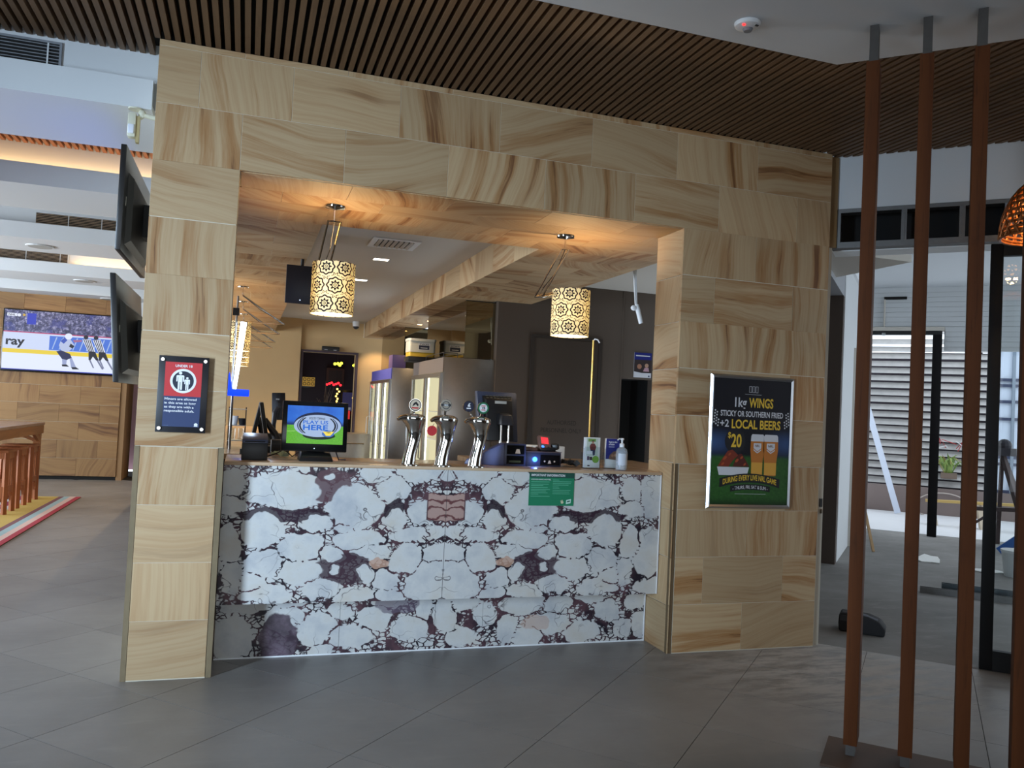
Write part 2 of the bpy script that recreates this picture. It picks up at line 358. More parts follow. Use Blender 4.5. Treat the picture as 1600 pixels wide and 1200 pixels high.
def marble(name, seeds, mirror, lower):
    m, nt, b = base(name); g = NB(nt)
    pos = g.node('ShaderNodeNewGeometry').outputs['Position']
    sp = g.node('ShaderNodeSeparateXYZ'); g.put(sp.inputs[0], pos)
    x = g.math('ABSOLUTE', g.math('SUBTRACT', sp.outputs[0], 1.171)) if mirror else sp.outputs[0]
    cb = g.node('ShaderNodeCombineXYZ'); g.put(cb.inputs[0], x); g.put(cb.inputs[1], sp.outputs[2]); p0 = cb.outputs[0]
    w1 = g.vm('SUBTRACT', g.noise(p0, 7.0, 2, 0.5, 'Color'), (0.5, 0.5, 0.5)); w2 = g.vm('SUBTRACT', g.noise(p0, 28.0, 2, 0.5, 'Color'), (0.5, 0.5, 0.5))
    p = g.vm('ADD', g.vm('ADD', p0, g.vm('MULTIPLY', w1, (0.10, 0.10, 0))), g.vm('MULTIPLY', w2, (0.022, 0.022, 0)))
    F1 = None; F2 = None
    for sx, sz, a, h in seeds:
        sx = abs(sx) if mirror else sx
        d = g.vm('LENGTH', g.vm('MULTIPLY_ADD', p, (1 / a, 1 / h, 0), (-sx / a, -sz / h, 0)))
        if F1 is None: F1 = d; F2 = g.math('ADD', d, 9.0)
        else:
            F2 = g.math('MINIMUM', F2, g.math('MAXIMUM', F1, d)); F1 = g.math('MINIMUM', F1, d)
    # dark matrix between the pale fragments
    nw = g.noise(p0, 5.0, 3, 0.6)
    gap = g.math('SUBTRACT', 1.0, g.step(g.math('SUBTRACT', F2, F1), g.math('MULTIPLY_ADD', nw, 0.40, -0.09), g.math('MULTIPLY_ADD', nw, 0.46, -0.07)))
    far = g.step(F1, 1.10, 1.16)
    dark = g.math('MAXIMUM', gap, far)
    vo = g.node('ShaderNodeTexVoronoi', feature='DISTANCE_TO_EDGE'); g.put(vo.inputs['Vector'], g.vm('MULTIPLY', g.vm('ADD', p0, g.vm('MULTIPLY', w2, (0.03, 0.03, 0))), (1.0, 1.7, 1.0))); vo.inputs['Scale'].default_value = 26 if not lower else 24
    frag = g.step(vo.outputs['Distance'], 0.07, 0.11)
    v2 = g.node('ShaderNodeTexVoronoi', feature='F1'); g.put(v2.inputs['Vector'], g.vm('MULTIPLY', p0, (1.0, 1.7, 1.0))); v2.inputs['Scale'].default_value = 26 if not lower else 24
    keep = g.step(g.noise(p0, 9.0, 3, 0.6), 0.565, 0.505)
    frag = g.math('MULTIPLY', frag, keep)
    dark = g.math('MULTIPLY', dark, g.math('SUBTRACT', 1.0, frag))
    # hairline veins inside the fragments
    hv = g.node('ShaderNodeTexVoronoi', feature='DISTANCE_TO_EDGE'); g.put(hv.inputs['Vector'], g.vm('ADD', p0, g.vm('MULTIPLY', w1, (0.35, 0.35, 0)))); hv.inputs['Scale'].default_value = 6.5
    hair = g.math('MULTIPLY', g.step(hv.outputs['Distance'], 0.018, 0.004), g.step(g.noise(p0, 3.5, 2), 0.5, 0.6))
    white = g.ramp(g.noise(p0, 4.0, 5, 0.6), [(0.3, rgb(176, 178, 182)), (0.5, rgb(202, 201, 198)), (0.75, rgb(196, 188, 176))])
    speck = g.step(g.noise(g.vm('MULTIPLY', p0, (1, 1.6, 1)), 30, 4, 0.65), 0.60, 0.74)
    white = g.mix(g.math('MULTIPLY', speck, 0.28), white, rgb(150, 150, 154))
    purple = g.ramp(g.noise(p0, 6.0, 3, 0.6), [(0.40, rgb(44, 38, 46)), (0.62, rgb(92, 66, 72))])
    c = g.mix(g.math('MULTIPLY', hair, 0.8), white, rgb(66, 58, 64))
    c = g.mix(dark, c, purple)
    def blob(c, cx, cz, a, h, col, k=1.0, inmatrix=False):
        d = g.vm('LENGTH', g.vm('MULTIPLY_ADD', p, (1 / a, 1 / h, 0), (-cx / a, -cz / h, 0)))
        f_ = g.math('MULTIPLY', g.step(d, 1.05, 0.95), k)
        if inmatrix: f_ = g.math('MULTIPLY', f_, g.step(F1, 0.84, 0.92))
        return g.mix(f_, c, col)
    if not lower:
        bandz = g.math('ADD', g.math('MULTIPLY', sp.outputs[2], 130.0), g.math('MULTIPLY', g.noise(p0, 14, 3), 14.0))
        sal = g.mix(g.step(g.math('SINE', bandz), 0.2, 0.95), rgb(172, 142, 132), rgb(104, 64, 64))
        d = g.math('MAXIMUM', g.math('DIVIDE', x, 0.118), g.math('ABSOLUTE', g.math('DIVIDE', g.math('SUBTRACT', g.vm('DOT_PRODUCT', p, (0, 1, 0)), 0.876), 0.086)))
        c = g.mix(g.step(d, 1.02, 0.97), c, g.mix(g.step(d, 0.90, 0.97), sal, purple))
        c = blob(c, 0.375, 0.575, 0.062, 0.022, rgb(190, 150, 128), 0.8)
        c = blob(c, 0.68, 1.00, 0.11, 0.10, rgb(92, 66, 72), 0.9, True); c = blob(c, 0.58, 0.53, 0.16, 0.09, rgb(66, 48, 58), 0.9, True); c = blob(c, 0.93, 0.83, 0.24, 0.04, rgb(56, 42, 52), 0.9, True)
        c = blob(c, 0.31, 0.875, 0.07, 0.06, rgb(52, 42, 50), 0.95, True)
        seam = g.step(x, 0.0022, 0.0012); c = g.mix(g.math('MULTIPLY', seam, 0.8), c, rgb(90, 84, 84))
    else:
        c = blob(c, 0.255, 0.115, 0.105, 0.15, g.mix(g.step(g.noise(p0, 6, 4, 0.6), 0.35, 0.7), rgb(62, 50, 60), rgb(112, 96, 108)), 0.95)
        c = blob(c, 0.94, 0.29, 0.13, 0.06, rgb(98, 86, 102), 0.7)
        c = blob(c, 1.83, 0.14, 0.09, 0.05, rgb(190, 158, 142), 0.55)
    g.put(b.inputs['Base Color'], c); b.inputs['Roughness'].default_value = 0.16; b.inputs['Specular IOR Level'].default_value = 0.35
    return m
M_MARBLE = marble('breccia_marble', CLASTS, True, False); M_MARBLE_LOW = marble('breccia_marble_plinth', LOWCL, False, True)

def damask():
    m, nt, b = base('damask_shade'); g = NB(nt)
    tc = g.node('ShaderNodeTexCoord').outputs['Object']; sp = g.node('ShaderNodeSeparateXYZ'); g.put(sp.inputs[0], tc)
    ang = g.math('ARCTAN2', sp.outputs[1], sp.outputs[0])
    u = g.math('MULTIPLY', ang, 7.0 / (2 * PI)); v = g.math('DIVIDE', sp.outputs[2], 0.112); u = g.math('ADD', u, g.math('MULTIPLY', g.math('MODULO', g.math('FLOOR', v), 2.0), 0.5))
    def cell(du, dv):
        fu = g.math('SUBTRACT', g.math('FRACT', g.math('ADD', u, du + 50)), 0.5); fv = g.math('SUBTRACT', g.math('FRACT', g.math('ADD', v, dv + 50)), 0.5)
        r = g.math('SQRT', g.math('ADD', g.math('MULTIPLY', fu, fu), g.math('MULTIPLY', fv, fv))); th = g.math('ARCTAN2', fv, fu)
        return r, th
    r, th = cell(0.0, 0.0); r2, th2 = cell(0.5, 0.5)
    pet = g.math('MULTIPLY_ADD', g.math('COSINE', g.math('MULTIPLY', th, 8.0)), 0.055, 0.235)
    flower = g.step(g.math('SUBTRACT', r, pet), 0.012, -0.012)
    inner = g.step(r, 0.125, 0.14); core = g.step(g.math('ABSOLUTE', g.math('SUBTRACT', r, 0.075)), 0.022, 0.012); dot = g.step(r, 0.04, 0.025)
    fl = g.math('MAXIMUM', g.math('MULTIPLY', flower, inner), g.math('MAXIMUM', core, dot))
    scal = g.math('MULTIPLY_ADD', g.math('COSINE', g.math('MULTIPLY', th, 8.0)), 0.03, 0.40)
    ring = g.step(g.math('ABSOLUTE', g.math('SUBTRACT', r, scal)), 0.05, 0.034)
    pet2 = g.math('MULTIPLY_ADD', g.math('COSINE', g.math('MULTIPLY', th2, 6.0)), 0.05, 0.14)
    kn = g.step(g.math('ABSOLUTE', g.math('SUBTRACT', r2, pet2)), 0.04, 0.022)
    ink = g.math('MAXIMUM', g.math('MAXIMUM', fl, ring), kn)
    c = g.mix(ink, rgb(250, 226, 176), rgb(22, 17, 12))
    g.put(b.inputs['Base Color'], c); b.inputs['Roughness'].default_value = 0.8
    hz = g.step(g.math('ABSOLUTE', g.math('SUBTRACT', sp.outputs[2], 0.15)), 0.20, 0.0)
    em = g.mix(ink, rgb(255, 208, 120), rgb(30, 16, 6))
    g.put(b.inputs['Emission Color'], em); g.put(b.inputs['Emission Strength'], g.math('MULTIPLY_ADD', hz, 0.55, 0.28))
    return m
M_DAMASK = damask()
M_WHITE = P('white_paint', (205, 208, 210), 0.7); M_WHITE_CEIL = P('white_ceiling_paint', (214, 218, 222), 0.8); M_CREAM = P('coffer_paint', (206, 200, 190), 0.8)
M_BEIGE = P('beige_wall_paint', (194, 162, 116), 0.75, noise=0.05, nscale=3); M_TAUPE = P('taupe_wall_paint', (92, 80, 70), 0.7); M_TAUPE2 = P('taupe_door_paint', (80, 69, 60), 0.6)
M_DARK = P('dark_void', (14, 12, 11), 0.9); M_BLACK = P('black_plastic', (22, 21, 22), 0.42); M_BLACKG = P('black_gloss', (14, 14, 16), 0.15); M_CHAR = P('charcoal_plastic', (44, 45, 50), 0.45)
M_CHROME = P('chrome', (225, 222, 216), 0.07, 1.0); M_STEEL = P('brushed_steel', (172, 168, 164), 0.30, 1.0, noise=0.08, nscale=20); M_GALV = P('galvanised_steel', (112, 110, 108), 0.5, 1.0, noise=0.12, nscale=30)
M_ALU = P('aluminium_frame', (190, 192, 196), 0.28, 1.0); M_BRASS = P('brass', (206, 168, 92), 0.3, 1.0)
M_GREY = P('grey_metal_paint', (128, 132, 138), 0.5); M_TRIMW = P('white_edge_trim', (232, 234, 236), 0.5)
M_MIRROR = P('bronze_mirror', (148, 136, 110), 0.02, 1.0)
M_BLUEG = P('blue_grey_plastic', (56, 60, 90), 0.4); M_NAVY = P('navy_print', (36, 52, 92), 0.5); M_RED = P('red_print', (190, 44, 48), 0.5); M_OFFW = P('white_print', (226, 226, 226), 0.55)
M_YEL = P('yellow_print', (222, 182, 54), 0.55); M_BLK = P('black_print', (20, 20, 24), 0.5); M_GRN = P('green_print', (22, 122, 84), 0.5); M_GRND = P('dark_green_print', (16, 74, 60), 0.5)
M_GRNL = P('pale_green_print', (92, 170, 136), 0.55); M_PAPER = P('paper', (224, 224, 220), 0.8); M_BROWNW = P('brown_wall_paint', (74, 62, 54), 0.7); M_MAUVE = P('mauve_planter_paint', (122, 108, 104), 0.75, noise=0.1, nscale=3)
M_PINK = P('pink_wall_paint', (168, 130, 140), 0.7); M_CABLE = P('white_cable', (214, 214, 214), 0.6)
def glass(name, col=(1, 1, 1, 1), rough=0.0, mixf=0.12):
    m = bpy.data.materials.new(name); m.use_nodes = True; nt = m.node_tree; N = nt.nodes; N.remove(N['Principled BSDF'])
    t = N.new('ShaderNodeBsdfTransparent'); t.inputs[0].default_value = col; gl = N.new('ShaderNodeBsdfGlossy'); gl.inputs['Roughness'].default_value = rough
    fz = N.new('ShaderNodeFresnel'); fz.inputs[0].default_value = 1.45; mx = N.new('ShaderNodeMixShader'); L = nt.links
    ge = N.new('ShaderNodeNewGeometry'); sb = N.new('ShaderNodeMath'); sb.operation = 'SUBTRACT'; sb.inputs[0].default_value = 1.0; L.new(ge.outputs['Backfacing'], sb.inputs[1]); ml = N.new('ShaderNodeMath'); ml.operation = 'MULTIPLY'; L.new(fz.outputs[0], ml.inputs[0]); L.new(sb.outputs[0], ml.inputs[1]); L.new(ml.outputs[0], mx.inputs[0]); L.new(t.outputs[0], mx.inputs[1]); L.new(gl.outputs[0], mx.inputs[2]); L.new(mx.outputs[0], N['Material Output'].inputs['Surface'])
    return m
M_GLASS = glass('clear_glass', (0.94, 0.96, 0.96, 1)); M_ACRYL = glass('acrylic', (0.92, 0.94, 0.95, 1))
def E(name, c, s): return P(name, (10, 10, 10), 0.6, emis=c, es=s)
# ---------------------------------------------------------------- setting: floors
floor = struct('floor', MB().prism([(-7, -4), (7, -4), (7, 1.4), (3.45, 5.0), (3.2, 16.8), (-7, 16.8)], -0.08, -0.004), M_JOINT, 'grey porcelain tiles laid diagonally through the foyer and lounge')
_tile_me = {}
def floor_tiles():
    pu, pv = 0.6045, 0.594; g = 0.0016
    for i in range(-22, 12):
        for j in range(-10, 24):
            u0 = -2.727 + i * pu; v0 = 2.826 + j * pv; u1, v1 = u0 + pu, v0 + pv
            uc, vc = (u0 + u1) / 2, (v0 + v1) / 2; X = (uc + vc) * R2; Y = (vc - uc) * R2
            if v0 > 5.98 and X > -0.2: continue
            foyer = (-2.4 < X < 4.9 and 1.75 < Y < 5.4)
            lounge = (-4.4 < X < -0.25 and 5.3 <= Y < 15.3) and X > -0.30 * Y
            if not (foyer or lounge): continue
            if X > -0.2 and v1 > 5.975: v1 = 5.975
            key = (round(v1 - v0, 4),)
            if key not in _tile_me:
                mb = MB(UVM).box(g, pu - g, g, (v1 - v0) - g, -0.010, 0.0)
                o = mb.obj('tile', M_FLOOR, origin=(0, 0, 0)); _tile_me[key] = o.data; bpy.data.objects.remove(o)
            o = bpy.data.objects.new('tile', _tile_me[key]); COL.objects.link(o); o.parent = floor
            o.location = ((u0 + v0) * R2, (v0 - u0) * R2, 0)
floor_tiles()
struct('floor_concrete', MB(UVM).prism([(-1.06, 5.98), (4.6, 5.98), (4.6, 18.0), (-1.06, 18.0)], -0.08, -0.001), M_CONC, 'dusty bare concrete slab of the stripped room')

struct('floor_courtyard', MB(UVM).prism([(-1.06, 13.15), (4.6, 13.15), (4.6, 16.3), (-1.06, 16.3)], -0.02, 0.004), P('daylit_concrete', (206, 206, 208), 0.8, noise=0.06, nscale=4), 'courtyard concrete coloured paler for the daylight falling on it')  # daylight on the courtyard concrete painted as a paler slab

# ---------------------------------------------------------------- stone facing, tile by tile
_st = {}
ROT = {'front': (PI / 2, 0, 0), 'left': (PI / 2, 0, -PI / 2), 'soffit': (PI, 0, 0)}
def stone(parent, face, c, w, h, th, grain, m=M_STONE):
    key = (round(w, 3), round(h, 3), round(th, 3), m.name)
    if key not in _st:
        a, b, e = w / 2 - 0.0011, h / 2 - 0.0011, 0.0008
        vs = [(-a, -b, -th), (a, -b, -th), (a, b, -th), (-a, b, -th), (-a, -b, -e), (a, -b, -e), (a, b, -e), (-a, b, -e),
              (-a + e, -b + e, 0), (a - e, -b + e, 0), (a - e, b - e, 0), (-a + e, b - e, 0)]
        fs = [(0, 3, 2, 1), (8, 9, 10, 11)] + [(i, (i + 1) % 4, 4 + (i + 1) % 4, 4 + i) for i in range(4)] + [(4 + i, 4 + (i + 1) % 4, 8 + (i + 1) % 4, 8 + i) for i in range(4)]
        me = bpy.data.meshes.new('stone_tile'); me.from_pydata(vs, [], fs); me.update(); me.materials.append(m); _st[key] = me
    o = bpy.data.objects.new('stone_tile', _st[key]); COL.objects.link(o); o.parent = parent
    o.location = c; o.rotation_euler = ROT[face]; o['grain'] = float(grain); return o
RG = random.Random(11)
def grain(kind=None):
    if kind is None: kind = RG.choice('hhv')
    return {'h': RG.uniform(-0.18, 0.18), 'v': PI / 2 + RG.uniform(-0.2, 0.2), 'd': RG.choice([0.5, -0.5, 0.9])}[kind]

FY = 4.60; TH = 0.018
wall_front = struct('wall_front', MB().box(-0.524, -0.099, FY + TH, 4.95, 0, 2.70).box(-0.526, -0.099, FY + 0.0016, FY + TH, 1.207, 2.70).box(-0.502, -0.122, FY + 0.0056, FY + TH, 0, 1.206).box(-0.526, 3.718, FY + 0.0016, 4.95, 2.70, 3.332).box(2.608, 3.716, FY + TH, 4.95, 0, 2.70).box(2.604, 3.718, FY + 0.0016, FY + TH, 1.195, 2.70).box(2.637, 3.704, FY + 0.0056, FY + TH, 0, 1.194), M_GROUT, 'sandstone clad portal around the bar opening')
def row(z0, z1, xs, kinds='', y=FY, parent=None, th=TH):
    for i in range(len(xs) - 1):
        k = kinds[i] if i < len(kinds) else None
        stone(parent or wall_front, 'front', ((xs[i] + xs[i + 1]) / 2, y, (z0 + z1) / 2), xs[i + 1] - xs[i], z1 - z0, th, grain(k))
row(3.302, 3.335, [-0.53, -0.102, 0.447, 1.049, 1.696, 2.475, 3.10, 3.72])
row(3.002, 3.302, [-0.53, -0.322, 0.155, 0.747, 1.347, 1.94, 2.531, 3.132, 3.72], 'hvhvhhvh')
row(2.698, 3.002, [-0.53, -0.098, 0.451, 1.043, 1.645, 2.246, 2.849, 3.45, 3.72], 'vhhvvhvv')
for z, k in ((2.402, 'h'), (2.102, 'v'), (1.806, 'v'), (1.506, 'h'), (1.208, 'h')):
    row(z, z + 0.298, [-0.53, -0.095], k)
rows_r = [(2.402, [2.60, 3.14, 3.72], 'vv'), (2.102, [2.60, 2.84, 3.44, 3.72], 'hhv'), (1.806, [2.60, 3.14, 3.72], 'vv'), (1.506, [2.60, 2.84, 3.44, 3.72], 'hhv'), (1.196, [2.60, 3.14, 3.72], 'vh')]
for z, xs, k in rows_r: row(z, z + (0.298 if z > 1.2 else 0.308), xs, k)
for z0, z1, k in ((0.903, 1.205, 'v'), (0.604, 0.903, 'h'), (0.304, 0.604, 'v'), (0.004, 0.304, 'h')):
    row(z0, z1, [-0.503, -0.121], k, FY + 0.004)
for z0, z1, xs, k in ((0.903, 1.194, [2.636, 2.84, 3.44, 3.705], 'hhv'), (0.604, 0.903, [2.636, 3.15, 3.705], 'vv'), (0.304, 0.604, [2.636, 2.84, 3.44, 3.705], 'hhh'), (0.004, 0.304, [2.636, 3.14, 3.705], 'hh')):
    row(z0, z1, xs, k, FY + 0.004)
# worn edges left bare beside the lower facing
for x0, x1, z1 in ((-0.530, -0.5045, 1.206), (-0.1195, -0.092, 1.206)):
    MB().box(x0, x1, FY + 0.007, FY + 0.03, 0.0, z1).obj('edge_strip', M_EDGE, wall_front)
MB().box(2.6, 2.6345, FY + 0.008, FY + 0.03, 0.0, 1.194).obj('edge_strip', P('brown_edge', (104, 84, 58), 0.8, noise=0.2, nscale=10), wall_front)
# right-hand reveal of the opening (faces the bar opening)
for i, z in enumerate((2.40, 2.10, 1.80, 1.50, 1.20, 0.90, 0.60, 0.30, 0.0)):
    stone(wall_front, 'left', (2.602, 4.775, z + 0.149), 0.35, 0.298, 0.006, grain('hvhhvhvvh'[i]))
# outer end of the wall: pale corner strip with a small lock keep, timber reveal above
tr = struct('trim_1', MB().box(3.722, 3.766, 4.63, 4.72, 0.0, 2.70), P('pale_corner_strip', (176, 168, 152), 0.6), 'pale corner strip at the end of the stone wall')
MB().box(3.735, 3.755, 4.622, 4.63, 0.93, 0.985).obj('strike_plate', M_BLACK, tr); MB().box(3.738, 3.752, 4.622, 4.63, 0.885, 0.915).obj('latch', M_CHROME, tr)
struct('trim_2', MB().box(3.722, 3.80, 4.63, 4.72, 2.705, 3.33), P('timber_reveal', (132, 104, 66), 0.6), 'timber edge above the corner strip')

# ---------------------------------------------------------------- bar interior: bulkheads, coffer, walls
SO = 2.695
bulk = struct('ceiling_bulkhead', MB().box(-0.52, 3.6, 4.955, 5.72, SO + 0.003, 3.4).box(-0.52, 0.435, 5.72, 15.3, SO + 0.003, 3.2).box(2.024, 3.02, 5.72, 8.74, SO + 0.003, 3.2).box(2.024, 2.62, 8.74, 15.3, SO + 0.003, 3.2), M_GROUT, 'sandstone clad bulkhead round the raised bar ceiling')
def soffit(x0, x1, y0, y1, w, h, kinds=None):
    y = y0; k = 0
    while y < y1 - 0.01:
        yy = min(y + h, y1); x = x0 - (w / 2 if k % 2 else 0); 
        while x < x1 - 0.01:
            a = max(x, x0); b_ = min(x + w, x1)
            if b_ - a > 0.02: stone(bulk, 'soffit', ((a + b_) / 2, (y + yy) / 2, SO), b_ - a, yy - y, 0.007, grain(RG.choice('hvd')))
            x += w
        y = yy; k += 1
soffit(-0.092, 2.598, FY + TH + 0.003, 4.95, 0.6, 0.345); soffit(-0.46, 3.02, 4.95, 5.72, 0.6, 0.257)
soffit(-0.46, 0.437, 5.72, 9.2, 0.6, 0.3); soffit(-0.46, 0.437, 9.2, 15.2, 0.9, 0.6)
soffit(2.022, 3.02, 5.72, 8.72, 0.6, 0.3); soffit(2.022, 2.60, 8.75, 15.2, 0.6, 0.6)
yy = 5.73
for i in range(16):
    w = 0.6 if i < 13 else 0.55; stone(bulk, 'left', (2.021, yy + w / 2, 2.829), w, 0.266, 0.007, grain('vhvdhvvhdvhvhhvv'[i])); yy += w
struct('ceiling_coffer', MB().box(0.43, 2.03, 5.72, 15.4, 2.962, 3.02), M_CREAM, 'raised plaster ceiling over the bar')
struct('ceiling_coffer.001', MB().box(3.015, 5.5, 5.72, 8.9, 2.955, 3.02), M_CREAM, 'raised plaster ceiling right of the bulkhead')
# coffer side that faces the viewer's back, behind the front bulkhead, is part of the bulkhead box
wb = struct('wall_back', MB().box(-1.4, 0.90, 15.22, 15.5, 0, 3.0).box(0.90, 0.955, 15.30, 15.5, 0, 3.0).box(1.905, 2.7, 15.30, 15.5, 0, 3.0).box(0.955, 1.905, 15.30, 15.5, 2.375, 3.0), M_BEIGE, 'beige wall at the far end of the bar')
MB().box(0.915, 0.955, 15.26, 15.36, 0, 2.41).box(1.905, 1.945, 15.26, 15.36, 0, 2.41).box(0.955, 1.905, 15.26, 15.36, 2.375, 2.41).obj('door_frame', P('purple_brown_frame', (66, 52, 60), 0.5), wb)
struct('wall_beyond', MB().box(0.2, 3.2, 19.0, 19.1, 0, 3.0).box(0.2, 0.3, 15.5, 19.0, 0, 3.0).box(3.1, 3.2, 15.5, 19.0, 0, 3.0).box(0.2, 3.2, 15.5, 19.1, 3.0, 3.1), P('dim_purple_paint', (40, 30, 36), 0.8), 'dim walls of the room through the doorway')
wr = struct('wall_right', MB().box(2.64, 4.175, 8.74, 8.9, 0, 2.96).box(4.175, 4.62, 8.74, 8.9, 1.925, 2.96).box(4.62, 5.9, 8.74, 8.9, 0, 2.96).box(4.172, 4.186, 8.725, 8.74, 0, 2.95), M_TAUPE, 'dark taupe wall behind the bar')
struct('wall_recess', MB().box(4.17, 4.63, 9.35, 9.4, 0, 1.95).box(4.17, 4.175, 8.9, 9.35, 0, 1.95).box(4.62, 4.63, 8.9, 9.35, 0, 1.95).box(4.17, 4.63, 8.9, 9.4, 1.93, 1.95), M_DARK, 'black recess under the blue notice')
d1 = struct('door_1', MB().box(3.085, 3.875, 8.722, 8.738, 0.02, 2.325), M_TAUPE2, 'dark taupe staff door', bevel=0.003)
MB().box(3.04, 3.085, 8.715, 8.739, 0, 2.36).box(3.875, 3.92, 8.715, 8.739, 0, 2.36).box(3.085, 3.875, 8.715, 8.739, 2.325, 2.36).obj('door_frame', P('dark_door_frame', (58, 49, 42), 0.6), d1)
dp = Panel((3.085, 8.7215, 0), (1, 0, 0), (0, 0, 1)); M_FAINT = P('faded_lettering', (48, 40, 34), 0.6)
dp.text('AUTHORISED', 0.37, 1.345, 0.05, 0.0005, M_FAINT, d1, w=0.36); dp.text('PERSONNEL ONLY', 0.37, 1.255, 0.05, 0.0005, M_FAINT, d1, w=0.50)
MB().box(3.48, 3.50, 8.70, 8.722, 1.02, 1.05).tube([(3.14, 8.70, 1.02), (3.14, 8.66, 1.02), (3.24, 8.66, 1.02)], 0.009).obj('door_handle', M_CHROME, d1)
# side walls that close the bar off from the lounge and from the stripped room (back of the portal)
struct('wall_left', MB().box(-0.524, -0.42, 4.95, 6.35, 0, 3.3), M_GROUT, 'stub wall behind the left pier')
struct('wall_party', MB(UVM).box(-1.10, -1.05, 6.05, 9.50, 0, 3.6), M_BROWNW, 'party wall between bar and stripped room')

# ---------------------------------------------------------------- foyer ceiling: white plaster and timber slats
ZS = 3.335
struct('ceiling', MB().prism([(-7, -4), (7, -4), (7, -0.768), (2.79, 3.442), (-7, 3.442)], ZS, ZS + 0.12), M_WHITE_CEIL, 'white plaster foyer ceiling')
slats = struct('ceiling_slats', MB().prism([(-3.6, 3.446), (2.79, 3.446), (5.35, 0.886), (6.4, 2.055), (3.815, 4.64), (-0.53, 4.64), (-0.53, 4.845), (-3.6, 4.845)], ZS + 0.055, ZS + 0.075), M_DARK, 'black void above the timber slat ceiling')
def foyer_slats():
    x = -2.74
    while x < 5.3:
        xc = x + 0.014
        y0 = 3.446 if xc < 2.79 else 6.236 - xc; y1 = 4.842 if x + 0.028 < -0.53 else min(4.599, 8.452 - xc)
        if x + 0.028 >= 3.72: y1 = min(y1 + 0.05, 8.452 - xc)
        if y1 - y0 > 0.1:
            d0 = 0.014 if y0 > 3.45 else 0; d1_ = 0.014 if (x > 3.85) else 0
            vs = []
            for z in (ZS, ZS + 0.054):
                vs += [(x, y0 + d0, z), (x + 0.028, y0 - d0, z), (x + 0.028, y1 - d1_, z), (x, y1 + d1_, z)]
            MB().add(vs, [(0, 3, 2, 1), (4, 5, 6, 7), (0, 1, 5, 4), (1, 2, 6, 5), (2, 3, 7, 6), (3, 0, 4, 7)]).obj('slat', M_SLAT, slats)
        x += 0.0497
foyer_slats()
MB().box(-0.53, 3.75, 4.605, 5.0, ZS + 0.055, ZS + 0.075).obj('rear_backing', M_DARK, slats)
struct('roof', MB().prism([(-7.2, -4.2), (7.2, -4.2), (7.2, 1.2), (12.23, 6.29), (8.34, 10.18), (4.0, 20.0), (-7.2, 20.0)], 3.86, 3.95), M_DARK, 'unseen roof slab added over the building to keep sky light out')  # unseen slab, added to stop sky light leaking indoors

# ---------------------------------------------------------------- lounge ceiling: dropped rafts, upstands, slat strip, grilles
def raft(n, y0, y1, label):
    return struct('trim_%d' % n, MB().prism([(y0, 2.998), (y1, 2.998), (y1, 3.03), (y0 + 0.03, 3.03), (y0 + 0.03, 3.158), (y0, 3.158)], -5.5, -0.565, 'x'), M_WHITE, label)
raft(3, 4.74, 5.60, 'white dropped ceiling raft nearest the portal'); raft(4, 6.90, 7.85, 'second white ceiling raft'); raft(5, 9.40, 10.30, 'third white ceiling raft')
raft(6, 12.20, 13.12, 'fourth white ceiling raft'); raft(7, 14.42, 15.0, 'white ceiling raft against the far wall')
struct('ceiling_lounge', MB().box(-5.5, -0.5, 4.84, 15.1, 3.70, 3.8), M_WHITE_CEIL, 'upper white ceiling of the lounge')
for i, y in enumerate((4.845, 7.03, 9.52, 12.35)):
    struct('wall_upstand' + ('.%03d' % i if i else ''), MB().box(-5.5, -0.53, y, y + 0.05, 3.03, 3.72), M_WHITE, 'white ceiling upstand number %d from the front' % (i + 1))
struct('wall_end', MB().box(-0.535, -0.525, 4.95, 9.4, 3.0, 3.75), M_WHITE, 'white end of the lounge ceiling above the screens')
ls = struct('ceiling_slats_lounge', MB().box(-3.4, -0.54, 5.6, 7.02, ZS + 0.05, ZS + 0.07), M_DARK, 'slat ceiling strip over the lounge')
for k in range(48):
    x = -2.95 + k * 0.0497; MB().box(x, x + 0.028, 5.62, 7.02, ZS, ZS + 0.05).obj('slat', M_SLAT_LOUNGE, ls)
def grille(x0, x1, y, z0, z1, label, first):
    t = thing('air_grille', label, 'air grille', ((x0 + x1) / 2, y, z0), 'air grilles in the lounge ceiling'); f = 0.012
    MB().box(x0, x1, y - 0.012, y - 0.002, z0, z0 + f).box(x0, x1, y - 0.012, y - 0.002, z1 - f, z1).box(x0, x0 + f, y - 0.012, y - 0.002, z0 + f, z1 - f).box(x1 - f, x1, y - 0.012, y - 0.002, z0 + f, z1 - f).obj('frame', M_GREY if first else M_WHITE, t)
    MB().box(x0 + f, x1 - f, y - 0.003, y - 0.001, z0 + f, z1 - f).obj('backing', M_DARK, t)
    n = 7
    for k in range(n):
        z = z0 + f + (z1 - z0 - 2 * f) * (k + 0.5) / n; MB().box(x0 + f, x1 - f, y - 0.011, y - 0.005, z - 0.003, z + 0.001).obj('blade', M_GREY if first else P('tan_grille', (176, 150, 122), 0.6), t)
    m = 2 if x1 - x0 < 0.7 else 3
    for k in range(1, m + 1):
        x = x0 + (x1 - x0) * k / (m + 0.25) ; MB().box(x - 0.004, x + 0.004, y - 0.013, y - 0.011, z0 + f, z1 - f).obj('mullion', M_WHITE, t)
grille(-1.62, -1.028, 4.845, 3.165, 3.315, 'grey framed air grille above the nearest white raft', True)
grille(-2.17, -1.15, 9.52, 3.165, 3.30, 'long white air grille above the third raft', False)
grille(-3.7, -2.378, 12.35, 3.17, 3.31, 'tan bladed air grille at the far left above the fourth raft', False)
